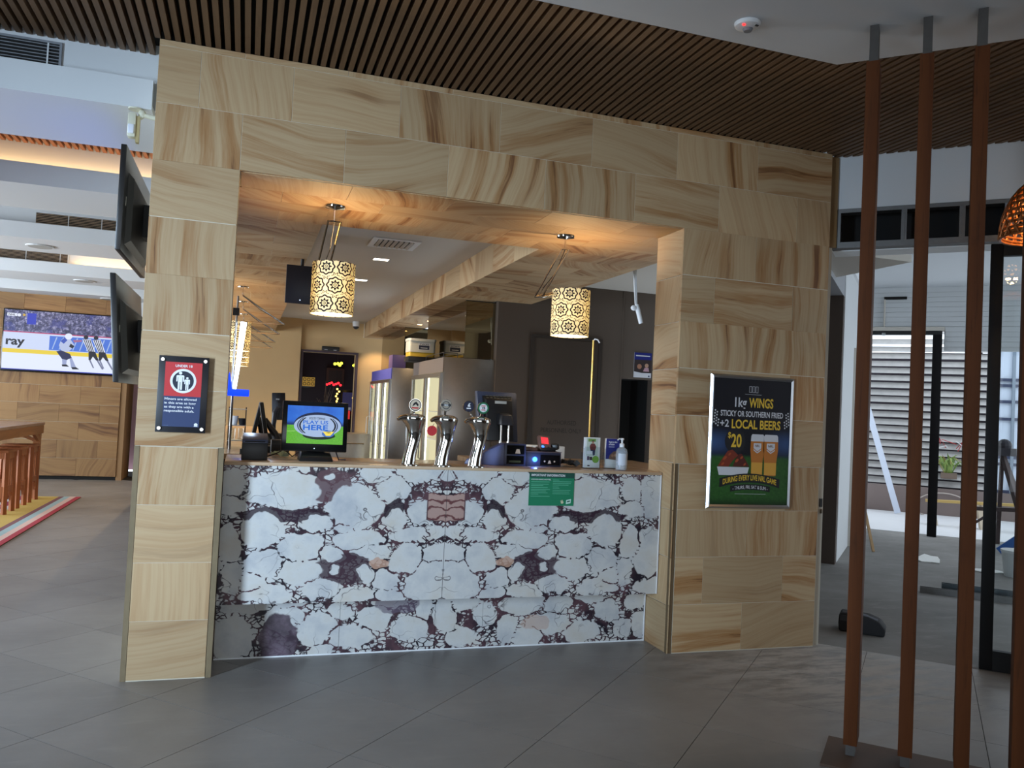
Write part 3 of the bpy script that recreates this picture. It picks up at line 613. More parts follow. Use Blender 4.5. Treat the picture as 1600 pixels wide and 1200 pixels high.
for i, (x, y, lab) in enumerate(((-2.18, 9.86, 'round ceiling speaker in the third white raft'), (-2.22, 12.62, 'round ceiling speaker in the fourth white raft'), (-2.22, 14.8, 'round ceiling speaker nearest the far stone wall'))):
    t = thing('ceiling_speaker', lab, 'speaker', (x, y, 2.985), 'speakers in the lounge ceiling')
    MB().lathe([(0.135, 0.0), (0.135, 0.012)], (x, y, 2.985)).obj('rim', M_WHITE, t); MB().lathe([(0.115, -0.002), (0.115, 0.0)], (x, y, 2.985)).obj('grille', P('grille_cloth', (158, 156, 150), 0.9), t)
# far stone wall of the lounge and the passage beside it
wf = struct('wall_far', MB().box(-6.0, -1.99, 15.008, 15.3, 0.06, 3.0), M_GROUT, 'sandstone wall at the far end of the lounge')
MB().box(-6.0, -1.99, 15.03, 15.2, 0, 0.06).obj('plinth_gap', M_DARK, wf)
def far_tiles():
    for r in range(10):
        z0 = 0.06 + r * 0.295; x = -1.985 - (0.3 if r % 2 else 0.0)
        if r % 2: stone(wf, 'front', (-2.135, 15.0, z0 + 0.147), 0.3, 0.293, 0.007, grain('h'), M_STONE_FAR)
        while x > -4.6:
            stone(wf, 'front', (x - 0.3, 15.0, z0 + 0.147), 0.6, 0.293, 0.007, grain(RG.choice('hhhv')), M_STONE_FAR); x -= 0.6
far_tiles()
struct('wall_return', MB().box(-1.985, -1.90, 15.02, 15.9, 0, 3.0), P('brown_return', (140, 108, 72), 0.7), 'tan return beside the far stone wall')
struct('wall_passage', MB().box(-2.2, -0.4, 17.2, 17.3, 0, 3.0), M_PINK, 'pink wall of the passage past the lounge')
struct('wall_lintel', MB().box(-1.90, -0.5, 15.02, 15.2, 2.6, 3.0), M_WHITE, 'lintel over the passage')
# outer shell with the window openings that light the place
struct('wall_outer', MB().box(-4.5, -4.4, -4, 0.1, 0, 3.4).box(-4.5, -4.4, 0.95, 5.0, 0, 3.4).box(-4.5, -4.4, 0.1, 0.95, 2.65, 3.4).box(-7.1, -4.4, 4.9, 5.0, 0, 3.8).box(-7.1, -7.0, 5.0, 16.8, 2.8, 3.8).box(-7.1, -7.0, 5.0, 16.8, 0, 0.4).box(-7.1, -7.0, 13.8, 16.8, 0.4, 2.8), P('bounce_cutting_brown', (98, 82, 66), 0.8), 'left outer wall with glazed openings')  # unseen walls, coloured dark brown to cut bounced light
struct('wall_rear', MB().box(-7, -3.1, -4.1, -4, 0, 3.4).box(3.1, 7, -4.1, -4, 0, 3.4).box(-3.1, 3.1, -4.1, -4, 2.85, 3.4).box(-3.1, 3.1, -4.1, -4, 0, 0.5), P('bounce_cutting_brown', (98, 82, 66), 0.8), 'rear wall with a wide window')
struct('wall_outer.001', MB().box(7.0, 7.1, -4, 1.4, 0, 3.4), P('bounce_cutting_brown', (98, 82, 66), 0.8), 'right outer wall behind the viewer')

# ---------------------------------------------------------------- stripped room to the right (diagonal grid)
def U(): return MB(UVM)
struct('wall_bulkhead', U().box(-0.62, 4.0, 5.98, 6.06, 2.977, 3.60), M_WHITE, 'white bulkhead panel over the wide opening')
fr_ = struct('trim_8', U().box(-0.62, 2.4, 5.975, 6.06, 2.948, 2.975).box(-0.62, 2.4, 5.975, 6.06, 2.705, 2.745).box(-0.62, -0.565, 5.975, 6.06, 2.745, 2.948), M_GALV, 'galvanised head frame left open above the opening')
for u in (-0.188, 0.153, 0.50, 0.85):
    U().box(u, u + 0.034, 5.977, 6.05, 2.745, 2.948).box(u + 0.012, u + 0.022, 5.972, 5.977, 2.745, 2.948).obj('stud', M_GALV, fr_)
U().box(0.405, 0.46, 5.974, 5.977, 2.745, 2.948).obj('plasterboard_scrap', M_GREY, fr_)
struct('ceiling_void', U().box(-0.62, 2.4, 6.21, 6.24, 2.715, 3.3).box(-0.62, 2.4, 6.06, 6.24, 3.25, 3.3).box(-0.62, 2.4, 6.065, 6.21, 2.712, 2.716), M_DARK, 'black ceiling void behind the open frame')
struct('trim_9', U().box(-0.62, 4.0, 6.065, 6.24, 2.700, 2.711).box(-0.62, 4.0, 6.24, 6.26, 2.70, 3.53), M_TRIMW, 'lining under the ceiling void, coloured white for the light it catches')  # white colour stands in for the bright light along this underside
struct('ceiling_stripped', U().box(-0.84, 3.6, 6.24, 13.0, 3.53, 3.62), M_WHITE_CEIL, 'bare white ceiling of the stripped room')
struct('ceiling_low', U().box(-1.6, -0.84, 6.1, 13.0, 2.90, 3.62), P('grey_lowered_ceiling', (150, 152, 156), 0.8), 'lowered ceiling along the left of the stripped room')
struct('wall_nib', U().box(-1.9, -0.835, 9.45, 9.60, 0, 2.90), M_BROWNW, 'brown painted nib wall')
ws = struct('wall_side', U().box(-0.93, -0.832, 9.605, 11.08, 0, 3.60).box(-0.93, -0.832, 11.98, 13.1, 0, 3.60).box(-0.93, -0.832, 11.08, 11.98, 2.41, 3.60), M_WHITE, 'white side wall of the stripped room')
d2 = struct('door_2', U().box(-0.925, -0.885, 11.10, 11.96, 0.01, 2.39), P('dark_brown_door', (58, 46, 34), 0.5), 'dark brown door in the white side wall', bevel=0.003)
U().tube([(-0.885, 11.85, 1.0), (-0.845, 11.85, 1.0), (-0.845, 11.74, 1.0)], 0.009).obj('door_handle', M_CHROME, d2)
struct('trim_10', U().box(-0.93, -0.80, 11.02, 11.08, 0, 2.47).box(-0.93, -0.80, 11.98, 12.04, 0, 2.47).box(-0.93, -0.80, 11.08, 11.98, 2.41, 2.47), M_CREAM, 'pale architrave round the brown door')
struct('trim_11', U().box(-0.832, -0.80, 9.605, 13.0, 3.30, 3.53), M_TRIMW, 'white cornice of the side wall')
fa = struct('wall_fascia', U().box(-0.83, 3.6, 13.06, 13.10, 2.95, 3.60).box(0.19, 3.6, 13.06, 13.10, 2.62, 2.95), M_WHITE, 'boarded fascia at the open edge of the room')
for k in range(8):
    z0 = 2.965 + k * 0.0705; U().box(-0.83, 3.5, 13.03, 13.058, z0, z0 + 0.068).obj('board', M_WHITE, fa)
for k in range(4):
    z0 = 2.68 + k * 0.0705; U().box(0.20, 3.5, 13.03, 13.058, z0, z0 + 0.068).obj('board', M_WHITE, fa)
U().box(-0.60, -0.30, 13.015, 13.03, 3.36, 3.40).obj('slot', M_DARK, fa)
struct('trim_12', U().box(-0.83, 0.195, 12.98, 13.08, 2.90, 2.955), M_CREAM, 'pale beam under the fascia'); struct('trim_13', U().box(-0.83, 0.165, 12.98, 13.08, 2.845, 2.897), M_BLACK, 'dark head member above the louvre wall')
struct('wall_boundary', U().box(-1.4, 4.0, 17.3, 17.5, 0, 2.95), P('dark_boundary_paint', (52, 46, 54), 0.9), 'dark boundary wall behind the louvre fence')
# ---------------------------------------------------------------- marble bar counter
bc = thing('bar_counter', 'long bar counter faced in bookmatched white and purple marble', 'counter', (1.25, 4.95, 0))
MB().box(-0.09, 1.1695, 4.75, 4.772, 0.343, 1.108).obj('marble_panel', M_MARBLE, bc); MB().box(1.1705, 2.588, 4.75, 4.772, 0.343, 1.108).obj('marble_panel', M_MARBLE, bc)
for x0, x1 in ((-0.09, 0.6), (0.601, 1.174), (1.175, 1.476), (1.477, 2.59)):
    MB().box(x0, x1 - 0.0008, 4.905, 4.925, 0.008, 0.36).obj('kick_panel', M_MARBLE_LOW, bc)
MB().box(2.588, 2.596, 4.748, 4.775, 0.343, 1.112).box(2.59, 2.597, 4.90, 4.926, 0.0, 0.343).box(-0.09, 2.597, 4.902, 4.905, 0.0, 0.008).obj('edge_trim', M_TRIMW, bc)
MB().box(-0.09, 2.588, 4.775, 4.905, 0.343, 0.355).obj('soffit_panel', M_MARBLE_LOW, bc)
MB().box(-0.09, 2.596, 4.744, 5.33, 1.108, 1.127).obj('worktop', M_TOP, bc, bevel=0.003)
MB().box(2.60, 2.9, 4.952, 5.6, 1.108, 1.127).box(0.75, 2.60, 5.33, 5.62, 1.06, 1.09).obj('rear_shelf', M_TOP, bc)
MB().box(-0.09, 2.9, 4.93, 5.30, 0.0, 1.10).obj('carcass', M_BROWNW, bc)

# green notice hung over the counter edge
t = tag(MB().box(1.686, 1.984, 4.7465, 4.7485, 0.903, 1.1075).obj('notice', M_GRN, bevel=0), 'green printed notice headed IMPORTANT INFORMATION stuck below the counter edge', 'notice')
ORGt = ORG[t.name]; pn = Panel((1.686, 4.7465, 0.903), (1, 0, 0), (0, 0, 1))
pn.rect(0, 0.172, 0.298, 0.2045, 0.0006).obj('header_band', M_GRND, t)
pn.text('IMPORTANT INFORMATION', 0.012, 0.181, 0.014, 0.0012, M_OFFW, t, w=0.222, align='L', bold=0.02)
pn.text('COVID-SAFE HOTEL', 0.012, 0.158, 0.0075, 0.0012, M_OFFW, t, w=0.13, align='L', bold=0.015)
mb = MB()
for b_, l in ((0.145, 0.12), (0.131, 0.115), (0.122, 0.08), (0.110, 0.11), (0.098, 0.125), (0.089, 0.10), (0.078, 0.11), (0.069, 0.05), (0.056, 0.125)): pn.rect(0.012, b_, 0.012 + l, b_ + 0.0035, 0.0006, mb)
for b_, l in ((0.158, 0.04), (0.148, 0.125), (0.137, 0.12), (0.127, 0.105), (0.115, 0.04), (0.106, 0.045), (0.094, 0.12), (0.084, 0.11), (0.073, 0.115)): pn.rect(0.155, b_, 0.155 + l, b_ + 0.0035, 0.0006, mb)
mb.obj('text_lines', M_GRNL, t)
pn.poly([(0.247, 0.010), (0.279, 0.017), (0.281, 0.044), (0.249, 0.036)], 0.0006).obj('white_flag', P('flag_print', (190, 222, 208), 0.6), t); pn.poly([(0.254, 0.022), (0.274, 0.026), (0.274, 0.034), (0.254, 0.030)], 0.001).obj('flag_bar', M_GRND, t)
mb = MB(); pn.disc(0.222, 0.022, 0.009, 0.0006, mb); pn.disc(0.222, 0.033, 0.004, 0.0006, mb); pn.disc(0.213, 0.030, 0.003, 0.0006, mb); mb.obj('crest', P('crest_print', (196, 196, 160), 0.6), t)

# ---------------------------------------------------------------- UNDER 18 sign on the left pier
t = thing('age_sign', 'black UNDER 18 sign with a red panel held by four studs on the left pier', 'sign', (-0.31, 4.565, 1.283))
L0 = Panel((-0.434, 4.572, 1.283), (1, 0, 0), (0, 0, 1)); W0, H0 = 0.243, 0.396
MB().box(-0.434, -0.191, 4.572, 4.580, 1.283, 1.679).obj('board', P('sign_black', (26, 25, 30), 0.35), t, bevel=0.001)
for a, b_ in ((0.018, 0.020), (W0 - 0.018, 0.020), (0.018, H0 - 0.020), (W0 - 0.018, H0 - 0.020)):
    c = L0.pt(a, b_); MB().tube([(c.x, 4.598, c.z), (c.x, 4.570, c.z)], 0.008, 10).tube([(c.x, 4.571, c.z), (c.x, 4.564, c.z)], [0.0105, 0.009], 14).obj('stud', M_CHROME, t)
sh = L0.rect(0.032, 0.030, 0.211, 0.365, 0.0006).obj('printed_panel', M_NAVY, t)
L0.rect(0.032, 0.188, 0.211, 0.365, 0.0012).obj('red_panel', M_RED, sh)
L0.text('UNDER 18', 0.1215, 0.340, 0.0125, 0.0018, M_OFFW, sh, w=0.082, bold=0.02)
L0.disc(0.1215, 0.268, 0.0635, 0.0018, n=40).obj('white_disc', M_OFFW, sh); L0.disc(0.1215, 0.268, 0.0515, 0.0024, n=40).obj('navy_disc', P('deep_navy_print', (20, 32, 52), 0.5), sh)
def figure_icon(cx, b0, h):
    mb = MB(); s = h
    L0.disc(cx, b0 + 0.91 * s, 0.085 * s, 0.003, mb, 18)
    L0.poly([(cx - 0.20 * s, b0 + 0.76 * s), (cx - 0.15 * s, b0 + 0.80 * s), (cx + 0.15 * s, b0 + 0.80 * s), (cx + 0.20 * s, b0 + 0.76 * s), (cx + 0.20 * s, b0 + 0.45 * s), (cx + 0.135 * s, b0 + 0.45 * s), (cx + 0.125 * s, b0 + 0.70 * s), (cx + 0.11 * s, b0 + 0.70 * s), (cx + 0.11 * s, b0), (cx + 0.015 * s, b0), (cx + 0.015 * s, b0 + 0.42 * s), (cx - 0.015 * s, b0 + 0.42 * s), (cx - 0.015 * s, b0), (cx - 0.11 * s, b0), (cx - 0.11 * s, b0 + 0.70 * s), (cx - 0.125 * s, b0 + 0.70 * s), (cx - 0.135 * s, b0 + 0.45 * s), (cx - 0.20 * s, b0 + 0.45 * s)], 0.003, mb)
    mb.obj('figure_icon', M_OFFW, sh)
figure_icon(0.107, 0.222, 0.095); figure_icon(0.141, 0.222, 0.068)
for i, s in enumerate(('Minors are allowed', 'in this area as long', 'as they are with a', 'responsible adult.')):
    L0.text(s, 0.037, 0.168 - i * 0.0205, 0.0115, 0.0012, M_OFFW, sh, w=(0.155, 0.152, 0.143, 0.146)[i], align='L', bold=0.018)
mb = MB(); L0.disc(0.195, 0.043, 0.009, 0.0012, mb, 14, 0.008); L0.rect(0.186, 0.033, 0.204, 0.037, 0.0012, mb); mb.obj('emblem', M_OFFW, sh)
L0.rect(0.037, 0.035, 0.062, 0.0365, 0.0012).obj('small_print', P('blue_grey_print', (92, 104, 128), 0.6), sh)

# ---------------------------------------------------------------- wings and beers poster
t = thing('poster_frame', 'silver snap frame poster for wings and beers on the right of the portal', 'poster', (3.153, 4.58, 0.918))
px0, px1, pz0, pz1 = 2.834, 3.47, 0.918, 1.782
def framebar(poly): return MB().add(*poly)
q = 0.024
for (a, b_, c_, d_) in (((px0, pz0), (px1, pz0), (px1 - q, pz0 + q), (px0 + q, pz0 + q)), ((px1, pz0), (px1, pz1), (px1 - q, pz1 - q), (px1 - q, pz0 + q)), ((px1, pz1), (px0, pz1), (px0 + q, pz1 - q), (px1 - q, pz1 - q)), ((px0, pz1), (px0, pz0), (px0 + q, pz0 + q), (px0 + q, pz1 - q))):
    mb = MB(); mid = [((a[0] + d_[0]) / 2, (a[1] + d_[1]) / 2), ((b_[0] + c_[0]) / 2, (b_[1] + c_[1]) / 2)]
    vs = [(p[0], 4.599, p[1]) for p in (a, b_, c_, d_)] + [(p[0], 4.592, p[1]) for p in (a, b_)] + [(p[0], 4.580, p[1]) for p in mid] + [(p[0], 4.588, p[1]) for p in (d_, c_)]
    mb.add(vs, [(0, 1, 5, 4), (4, 5, 7, 6), (6, 7, 9, 8), (8, 9, 2, 3), (0, 4, 6, 8, 3), (1, 2, 9, 7, 5)]); mb.obj('frame_rail', M_ALU, t)
def poster_print():
    m, nt, b = base('poster_background'); g = NB(nt)
    pos = g.node('ShaderNodeNewGeometry').outputs['Position']; sp = g.node('ShaderNodeSeparateXYZ'); g.put(sp.inputs[0], pos)
    z = g.math('DIVIDE', g.math('SUBTRACT', sp.outputs[2], pz0), pz1 - pz0); n = g.noise(pos, 60, 4, 0.7)
    grass = g.mix(n, rgb(20, 52, 22), rgb(62, 112, 48)); c = g.mix(g.step(z, 0.37, 0.41), grass, rgb(22, 22, 30))
    x = g.math('ABSOLUTE', g.math('SUBTRACT', sp.outputs[0], (px0 + px1) / 2))
    glow = g.math('MULTIPLY', g.step(g.math('ABSOLUTE', g.math('SUBTRACT', z, 0.49)), 0.13, 0.0), g.step(x, 0.05, 0.30))
    c = g.mix(g.math('MULTIPLY', glow, 0.75), c, rgb(64, 92, 140)); c = g.mix(g.step(z, 0.10, 0.0), c, rgb(18, 36, 18))
    g.put(b.inputs['Base Color'], c); b.inputs['Roughness'].default_value = 0.35; return m
PP = Panel((px0 + q, 4.5895, pz0 + q), (1, 0, 0), (0, 0, 1)); PW, PH = px1 - px0 - 2 * q, pz1 - pz0 - 2 * q
ps = PP.rect(-0.002, -0.002, PW + 0.002, PH + 0.002, 0).obj('sheet', poster_print(), t)
GREYW = P('poster_white', (206, 206, 210), 0.5); cx = PW / 2
mb = MB()
for k in (-1, 0, 1):
    x = cx + 0.005 + k * 0.024; PP.rect(x - 0.010, 0.730, x - 0.007, 0.772, 0.001, mb); PP.rect(x + 0.007, 0.730, x + 0.010, 0.772, 0.001, mb); PP.rect(x - 0.010, 0.769, x + 0.010, 0.772, 0.001, mb); PP.rect(x - 0.010, 0.730, x + 0.010, 0.733, 0.001, mb)
PP.rect(cx - 0.06, 0.717, cx + 0.065, 0.719, 0.001, mb); mb.obj('logo', GREYW, ps)
PP.text('1kg', cx - 0.045, 0.635, 0.060, 0.001, GREYW, ps, w=0.088, align='R', bold=0.02); PP.text('WINGS', cx - 0.027, 0.635, 0.060, 0.001, M_YEL, ps, w=0.185, align='L', bold=0.025)
PP.text('STICKY OR SOUTHERN FRIED', cx, 0.572, 0.036, 0.001, GREYW, ps, w=0.475, bold=0.02)
PP.text('+2', 0.055, 0.502, 0.046, 0.001, GREYW, ps, w=0.066, align='L', bold=0.02); PP.text('LOCAL BEERS', 0.142, 0.495, 0.056, 0.001, M_YEL, ps, w=0.372, align='L', bold=0.025)
PP.disc(cx - 0.12, 0.41, 0.078, 0.0006, n=24).obj('dark_roundel', P('roundel_print', (20, 20, 26), 0.5), ps)
PP.text('$', 0.119, 0.432, 0.036, 0.001, M_YEL, ps, w=0.021, align='L', bold=0.02); PP.text('20', 0.143, 0.374, 0.082, 0.001, M_YEL, ps, w=0.078, align='L', bold=0.025)
mb = MB()
for sgn in (0, 1):
    for r in range(5):
        for k in range(3 if r < 3 else 2):
            a = 0.004 + k * 0.015 + r * 0.002; b_ = 0.50 + r * 0.019 - k * 0.011
            a = PW - a - 0.011 if sgn else a
            PP.disc(a + 0.005, b_ + 0.03, 0.0058, 0.001, mb, 8)
mb.obj('stadium_lights', GREYW, ps)
def beer(x0, x1, b0, b1):
    c = (x0 + x1) / 2; h = b1 - b0; w = (x1 - x0) / 2
    body = [(c - w * 0.78, b0), (c + w * 0.78, b0), (c + w * 0.80, b0 + h * 0.3), (c + w, b0 + h * 0.62), (c + w * 0.98, b0 + h * 0.83), (c - w * 0.98, b0 + h * 0.83), (c - w, b0 + h * 0.62), (c - w * 0.80, b0 + h * 0.3)]
    PP.poly(body, 0.001).obj('printed_beer', P('beer_print', (186, 112, 42), 0.45), ps)
    PP.poly([(c - w * 0.80, b0 + h * 0.02), (c + w * 0.80, b0 + h * 0.02), (c + w * 0.82, b0 + h * 0.32), (c - w * 0.82, b0 + h * 0.32)], 0.0014).obj('printed_glow', P('beer_glow_print', (214, 158, 62), 0.45), ps)
    PP.poly([(c - w * 0.98, b0 + h * 0.83), (c + w * 0.98, b0 + h * 0.83), (c + w * 0.94, b1 - 0.012), (c + w * 0.8, b1), (c - w * 0.8, b1), (c - w * 0.94, b1 - 0.012)], 0.0016).obj('printed_foam', GREYW, ps)
    e = b0 + h * 0.62; s = w * 0.55; mb = MB()
    PP.poly([(c - s, e + 0.045), (c + s, e + 0.045), (c + s, e + 0.012), (c, e - 0.008), (c - s, e + 0.012)], 0.0018, mb)
    PP.poly([(c - s, e + 0.006), (c, e - 0.014), (c + s, e + 0.006), (c + s, e - 0.002), (c, e - 0.022), (c - s, e - 0.002)], 0.0018, mb)
    mb.obj('printed_shield', GREYW, ps); PP.text('NRL', c, e + 0.020, 0.016, 0.0024, P('shield_text_print', (120, 84, 50), 0.5), ps, w=s * 1.3, bold=0.02)
beer(0.290, 0.395, 0.190, 0.460); beer(0.388, 0.502, 0.190, 0.460)
PP.poly([(0.045, 0.243), (0.285, 0.243), (0.27, 0.19), (0.06, 0.19)], 0.0012).obj('printed_bowl', GREYW, ps)
WING = P('wing_print', (122, 46, 28), 0.45); WING2 = P('wing_dark_print', (84, 30, 22), 0.45)
for i, pts in enumerate(([(0.050, 0.245), (0.075, 0.285), (0.12, 0.345), (0.155, 0.355), (0.20, 0.320), (0.16, 0.285), (0.13, 0.245)], [(0.16, 0.245), (0.175, 0.28), (0.20, 0.325), (0.225, 0.330), (0.255, 0.29), (0.285, 0.247)], [(0.11, 0.30), (0.135, 0.338), (0.165, 0.335), (0.165, 0.305)])):
    PP.poly(pts, 0.0014 + i * 0.0003).obj('printed_wing', (WING, WING2, WING)[i], ps)
for i, (a, b_, r_) in enumerate(((0.10, 0.30, 0.018), (0.135, 0.325, 0.012), (0.19, 0.285, 0.016), (0.225, 0.305, 0.013), (0.085, 0.262, 0.014), (0.25, 0.262, 0.012))): PP.disc(a, b_, r_, 0.0024, n=9, ry=r_ * 0.55, rot=0.7).obj('printed_glaze', P('glaze_print', (164, 74, 40), 0.4), ps)
def ribbon(c, b_, w, h, bend, m, d):
    n = 10; up = []; dn = []
    for i in range(n + 1):
        f = i / n * 2 - 1; y = b_ - bend * f * f; up.append((c + f * w / 2, y + h)); dn.append((c + f * w / 2, y))
    mb = MB()
    for i in range(n): PP.poly([dn[i], dn[i + 1], up[i + 1], up[i]], d, mb)
    mb.obj('printed_ribbon', m, ps)
ribbon(cx, 0.145, 0.455, 0.058, 0.035, M_BLK, 0.0018); PP.text('DURING EVERY LIVE NRL GAME', cx, 0.160, 0.034, 0.0026, M_YEL, ps, w=0.405, bold=0.02, bend=0.03)
ribbon(cx + 0.005, 0.098, 0.30, 0.036, 0.014, M_BLK, 0.0018); PP.text('- THURS, FRI, SAT & SUN -', cx + 0.005, 0.105, 0.021, 0.0026, GREYW, ps, w=0.265, bold=0.015, bend=0.011)
PP.rect(cx - 0.11, 0.068, cx + 0.125, 0.072, 0.001).obj('small_print', P('small_print_grey', (150, 160, 150), 0.5), ps)

# ---------------------------------------------------------------- pendant lamps of the bar (swing-arm, damask drum)
def pendant(cx, cy, ax, ay, ez, sc, lab, grp, light=28, gap=0.075, sv=None):
    """canopy at (cx,cy), two parallel rods down to an elbow offset by (ax,ay), a second pair back to the drum under (sc)"""
    t = thing('swing_arm_pendant', lab, 'lamp', (cx, cy, 2.695), grp)
    MB().lathe([(0.002, 0.0), (0.062, -0.002), (0.060, -0.010), (0.018, -0.018), (0.006, -0.022)], (cx, cy, 2.6925), 24, cap=False).obj('canopy', M_CHROME, t, smooth=True)
    MB().tube([(cx, cy, 2.675), (cx, cy, 2.60)], 0.006, 8).obj('stem', M_CHROME, t, smooth=True)
    d = Vector((ax, ay, 0)); s = Vector((-d.y, d.x, 0)).normalized() * (gap / 2)
    if abs(ax) < abs(ay): s = Vector((gap / 2, 0, 0))
    if sv: s = Vector(sv).normalized() * (gap / 2)
    top = Vector((cx, cy, 2.60)); el = Vector((cx + ax, cy + ay, ez)); c = Vector((sc[0], sc[1], 0))
    MB().tube([top - s * 1.15, top + s * 1.15], 0.006, 8).obj('cross_bar', M_CHROME, t, smooth=True)
    for k in (-1, 1): MB().tube([top + s * k, el + s * k], 0.0065, 8).obj('arm_rod', M_CHROME, t, smooth=True)
    MB().tube([el - s * 1.15, el + s * 1.15], 0.006, 8).obj('elbow_bar', M_CHROME, t, smooth=True)
    ctr = Vector((sc[0], sc[1], sc[2])); 
    for k in (-1, 1): MB().tube([el + s * k, ctr + s * k * 0.4], 0.006, 8).obj('lower_rod', M_CHROME, t, smooth=True)
    MB().tube([top, top * 0.6 + el * 0.4 + Vector((0.01, 0, -0.03)), top * 0.2 + el * 0.8, el, ctr], 0.003, 6).obj('cord', M_BLACK, t)
    z0 = sc[2] - 0.325; R = 0.132
    o = bpy.data.objects.new('shade', None)
    mb = MB(); n = 48; vs = []; fs = []
    zz = [0.0, 0.01, 0.10, 0.20, 0.30, 0.318]
    for r_, sgn in ((R, 1), (R - 0.003, -1)):
        for z in zz:
            for k in range(n): a = 2 * PI * k / n; vs.append((sc[0] + r_ * math.cos(a), sc[1] + r_ * math.sin(a), z0 + z))
    m_ = len(zz)
    for i in range(m_ - 1):
        for k in range(n): fs.append((i * n + k, i * n + (k + 1) % n, (i + 1) * n + (k + 1) % n, (i + 1) * n + k)); j = m_ * n; fs.append((j + i * n + k, j + (i + 1) * n + k, j + (i + 1) * n + (k + 1) % n, j + i * n + (k + 1) % n))
    for k in range(n):
        j = m_ * n; k2 = (k + 1) % n; fs.append((k, j + k, j + k2, k2)); fs.append(((m_ - 1) * n + k, (m_ - 1) * n + k2, j + (m_ - 1) * n + k2, j + (m_ - 1) * n + k))
    me = bpy.data.meshes.new('shade'); O_ = Vector((sc[0], sc[1], z0)); me.from_pydata([tuple(Vector(v) - O_) for v in vs], [], fs); me.update(); me.materials.append(M_DAMASK)
    for p in me.polygons: p.use_smooth = True
    me.set_sharp_from_angle(angle=0.7)
    bpy.data.objects.remove(o); sh = bpy.data.objects.new('shade', me); COL.objects.link(sh); sh.parent = t; sh.location = O_ - ORG[t.name]; sh.rotation_euler = (0, 0, PI / 14); ORG[sh.name] = O_
    mb = MB(); 
    for k in range(3): a = 2 * PI * k / 3 + 0.3; mb.tube([(sc[0], sc[1], z0 + 0.315), (sc[0] + (R - 0.003) * math.cos(a), sc[1] + (R - 0.003) * math.sin(a), z0 + 0.315)], 0.0025, 6)
    mb.tube([(sc[0], sc[1], z0 + 0.325), (sc[0], sc[1], z0 + 0.235)], 0.014, 10).obj('spider_frame', M_CHROME, t)
    MB().lathe([(0.008, 0.0), (0.030, -0.03), (0.034, -0.06), (0.022, -0.09), (0.003, -0.10)], (sc[0], sc[1], z0 + 0.235), 16).obj('bulb', E('warm_bulb', (255, 214, 150), 14), t, smooth=True)
    MB().lathe([(R - 0.004, 0.0), (R - 0.004, 0.003)], (sc[0], sc[1], z0 + 0.004), 32).obj('diffuser', E('lamp_diffuser', (255, 236, 205), 3.2), t)
    if light:
        point(t.name + '_light', (sc[0], sc[1], z0 + 0.26), light, (1.0, 0.68, 0.34), 0.04); spot(t.name + '_downlight', (sc[0], sc[1], z0 + 0.02), (sc[0], sc[1], 0), light * 0.9, (1.0, 0.76, 0.46), 2.3, 0.5, 0.06)
    return t
pendant(0.463, 5.141, -0.035, 0.36, 2.30, (0.478, 5.16, 2.345), 'lit damask drum pendant nearer the left pier, its arm folded away behind it', 'damask pendants over the bar', light=19)
pendant(2.024, 5.193, -0.17, 0.02, 2.262, (2.095, 5.22, 2.335), 'lit damask drum pendant at the right, its arm bent out to the left', 'damask pendants over the bar', light=19, gap=0.05, sv=(1.0, -0.35, 0))
for i, (y, lab) in enumerate(((9.41, 'nearest of the swing-arm pendants along the left side bar'), (10.85, 'second swing-arm pendant along the left side bar'), (12.44, 'third swing-arm pendant along the left side bar'), (13.95, 'farthest swing-arm pendant along the left side bar'))):
    pendant(-0.09, y, 0.455, 0.0, 2.313, (-0.115, y, 2.313), lab, 'damask pendants over the side bar', light=9)

# ---------------------------------------------------------------- downlights, vents and fittings on the bar ceiling
def downlight(x, y, z, lab, grp, sx=0.075, sy=0.055, s=9):
    t = thing('downlight', lab, 'light', (x, y, z - 0.006), grp)
    f = 0.012; MB().box(x - sx - f, x + sx + f, y - sy - f, y - sy, z - 0.006, z - 0.001).box(x - sx - f, x + sx + f, y + sy, y + sy + f, z - 0.006, z - 0.001).box(x - sx - f, x - sx, y - sy, y + sy, z - 0.006, z - 0.001).box(x + sx, x + sx + f, y - sy, y + sy, z - 0.006, z - 0.001).obj('bezel', M_TRIMW, t)
    MB().box(x - sx, x + sx, y - sy, y + sy, z - 0.004, z - 0.001).obj('diffuser', E('downlight_glow', (255, 240, 214), s), t)
downlight(1.238, 8.33, 2.962, 'square recessed downlight nearest the air vent', 'downlights in the bar ceiling')
downlight(1.232, 9.86, 2.962, 'square recessed downlight beside the left damask shade', 'downlights in the bar ceiling')
downlight(1.24, 12.6, 2.962, 'square recessed downlight farthest down the bar ceiling', 'downlights in the bar ceiling')
for x, y, lab in ((2.42, 11.35, 'small round downlight between the two mirrored boxes'), (2.40, 11.95, 'small round downlight deeper between the mirrored boxes')):
    t = thing('downlight', lab, 'light', (x, y, SO - 0.006), 'round downlights under the bulkhead')
    MB().lathe([(0.05, -0.005), (0.05, -0.001)], (x, y, SO), 20).obj('bezel', M_CHROME, t); MB().lathe([(0.038, -0.007), (0.038, -0.004)], (x, y, SO), 20).obj('diffuser', E('small_downlight_glow', (255, 214, 150), 9), t)
    spot(t.name + '_lamp', (x, y, SO - 0.02), (x, y, 0), 30, WARM, 2.2)
t = thing('ceiling_vent', 'square louvred air vent in the bar ceiling', 'vent', (1.215, 7.44, 2.95))
x0, x1, y0, y1 = 1.0, 1.43, 7.22, 7.66; f = 0.05
MB().box(x0, x1, y0, y0 + f, 2.95, 2.961).box(x0, x1, y1 - f, y1, 2.95, 2.961).box(x0, x0 + f, y0 + f, y1 - f, 2.95, 2.961).box(x1 - f, x1, y0 + f, y1 - f, 2.95, 2.961).obj('frame', M_TRIMW, t)
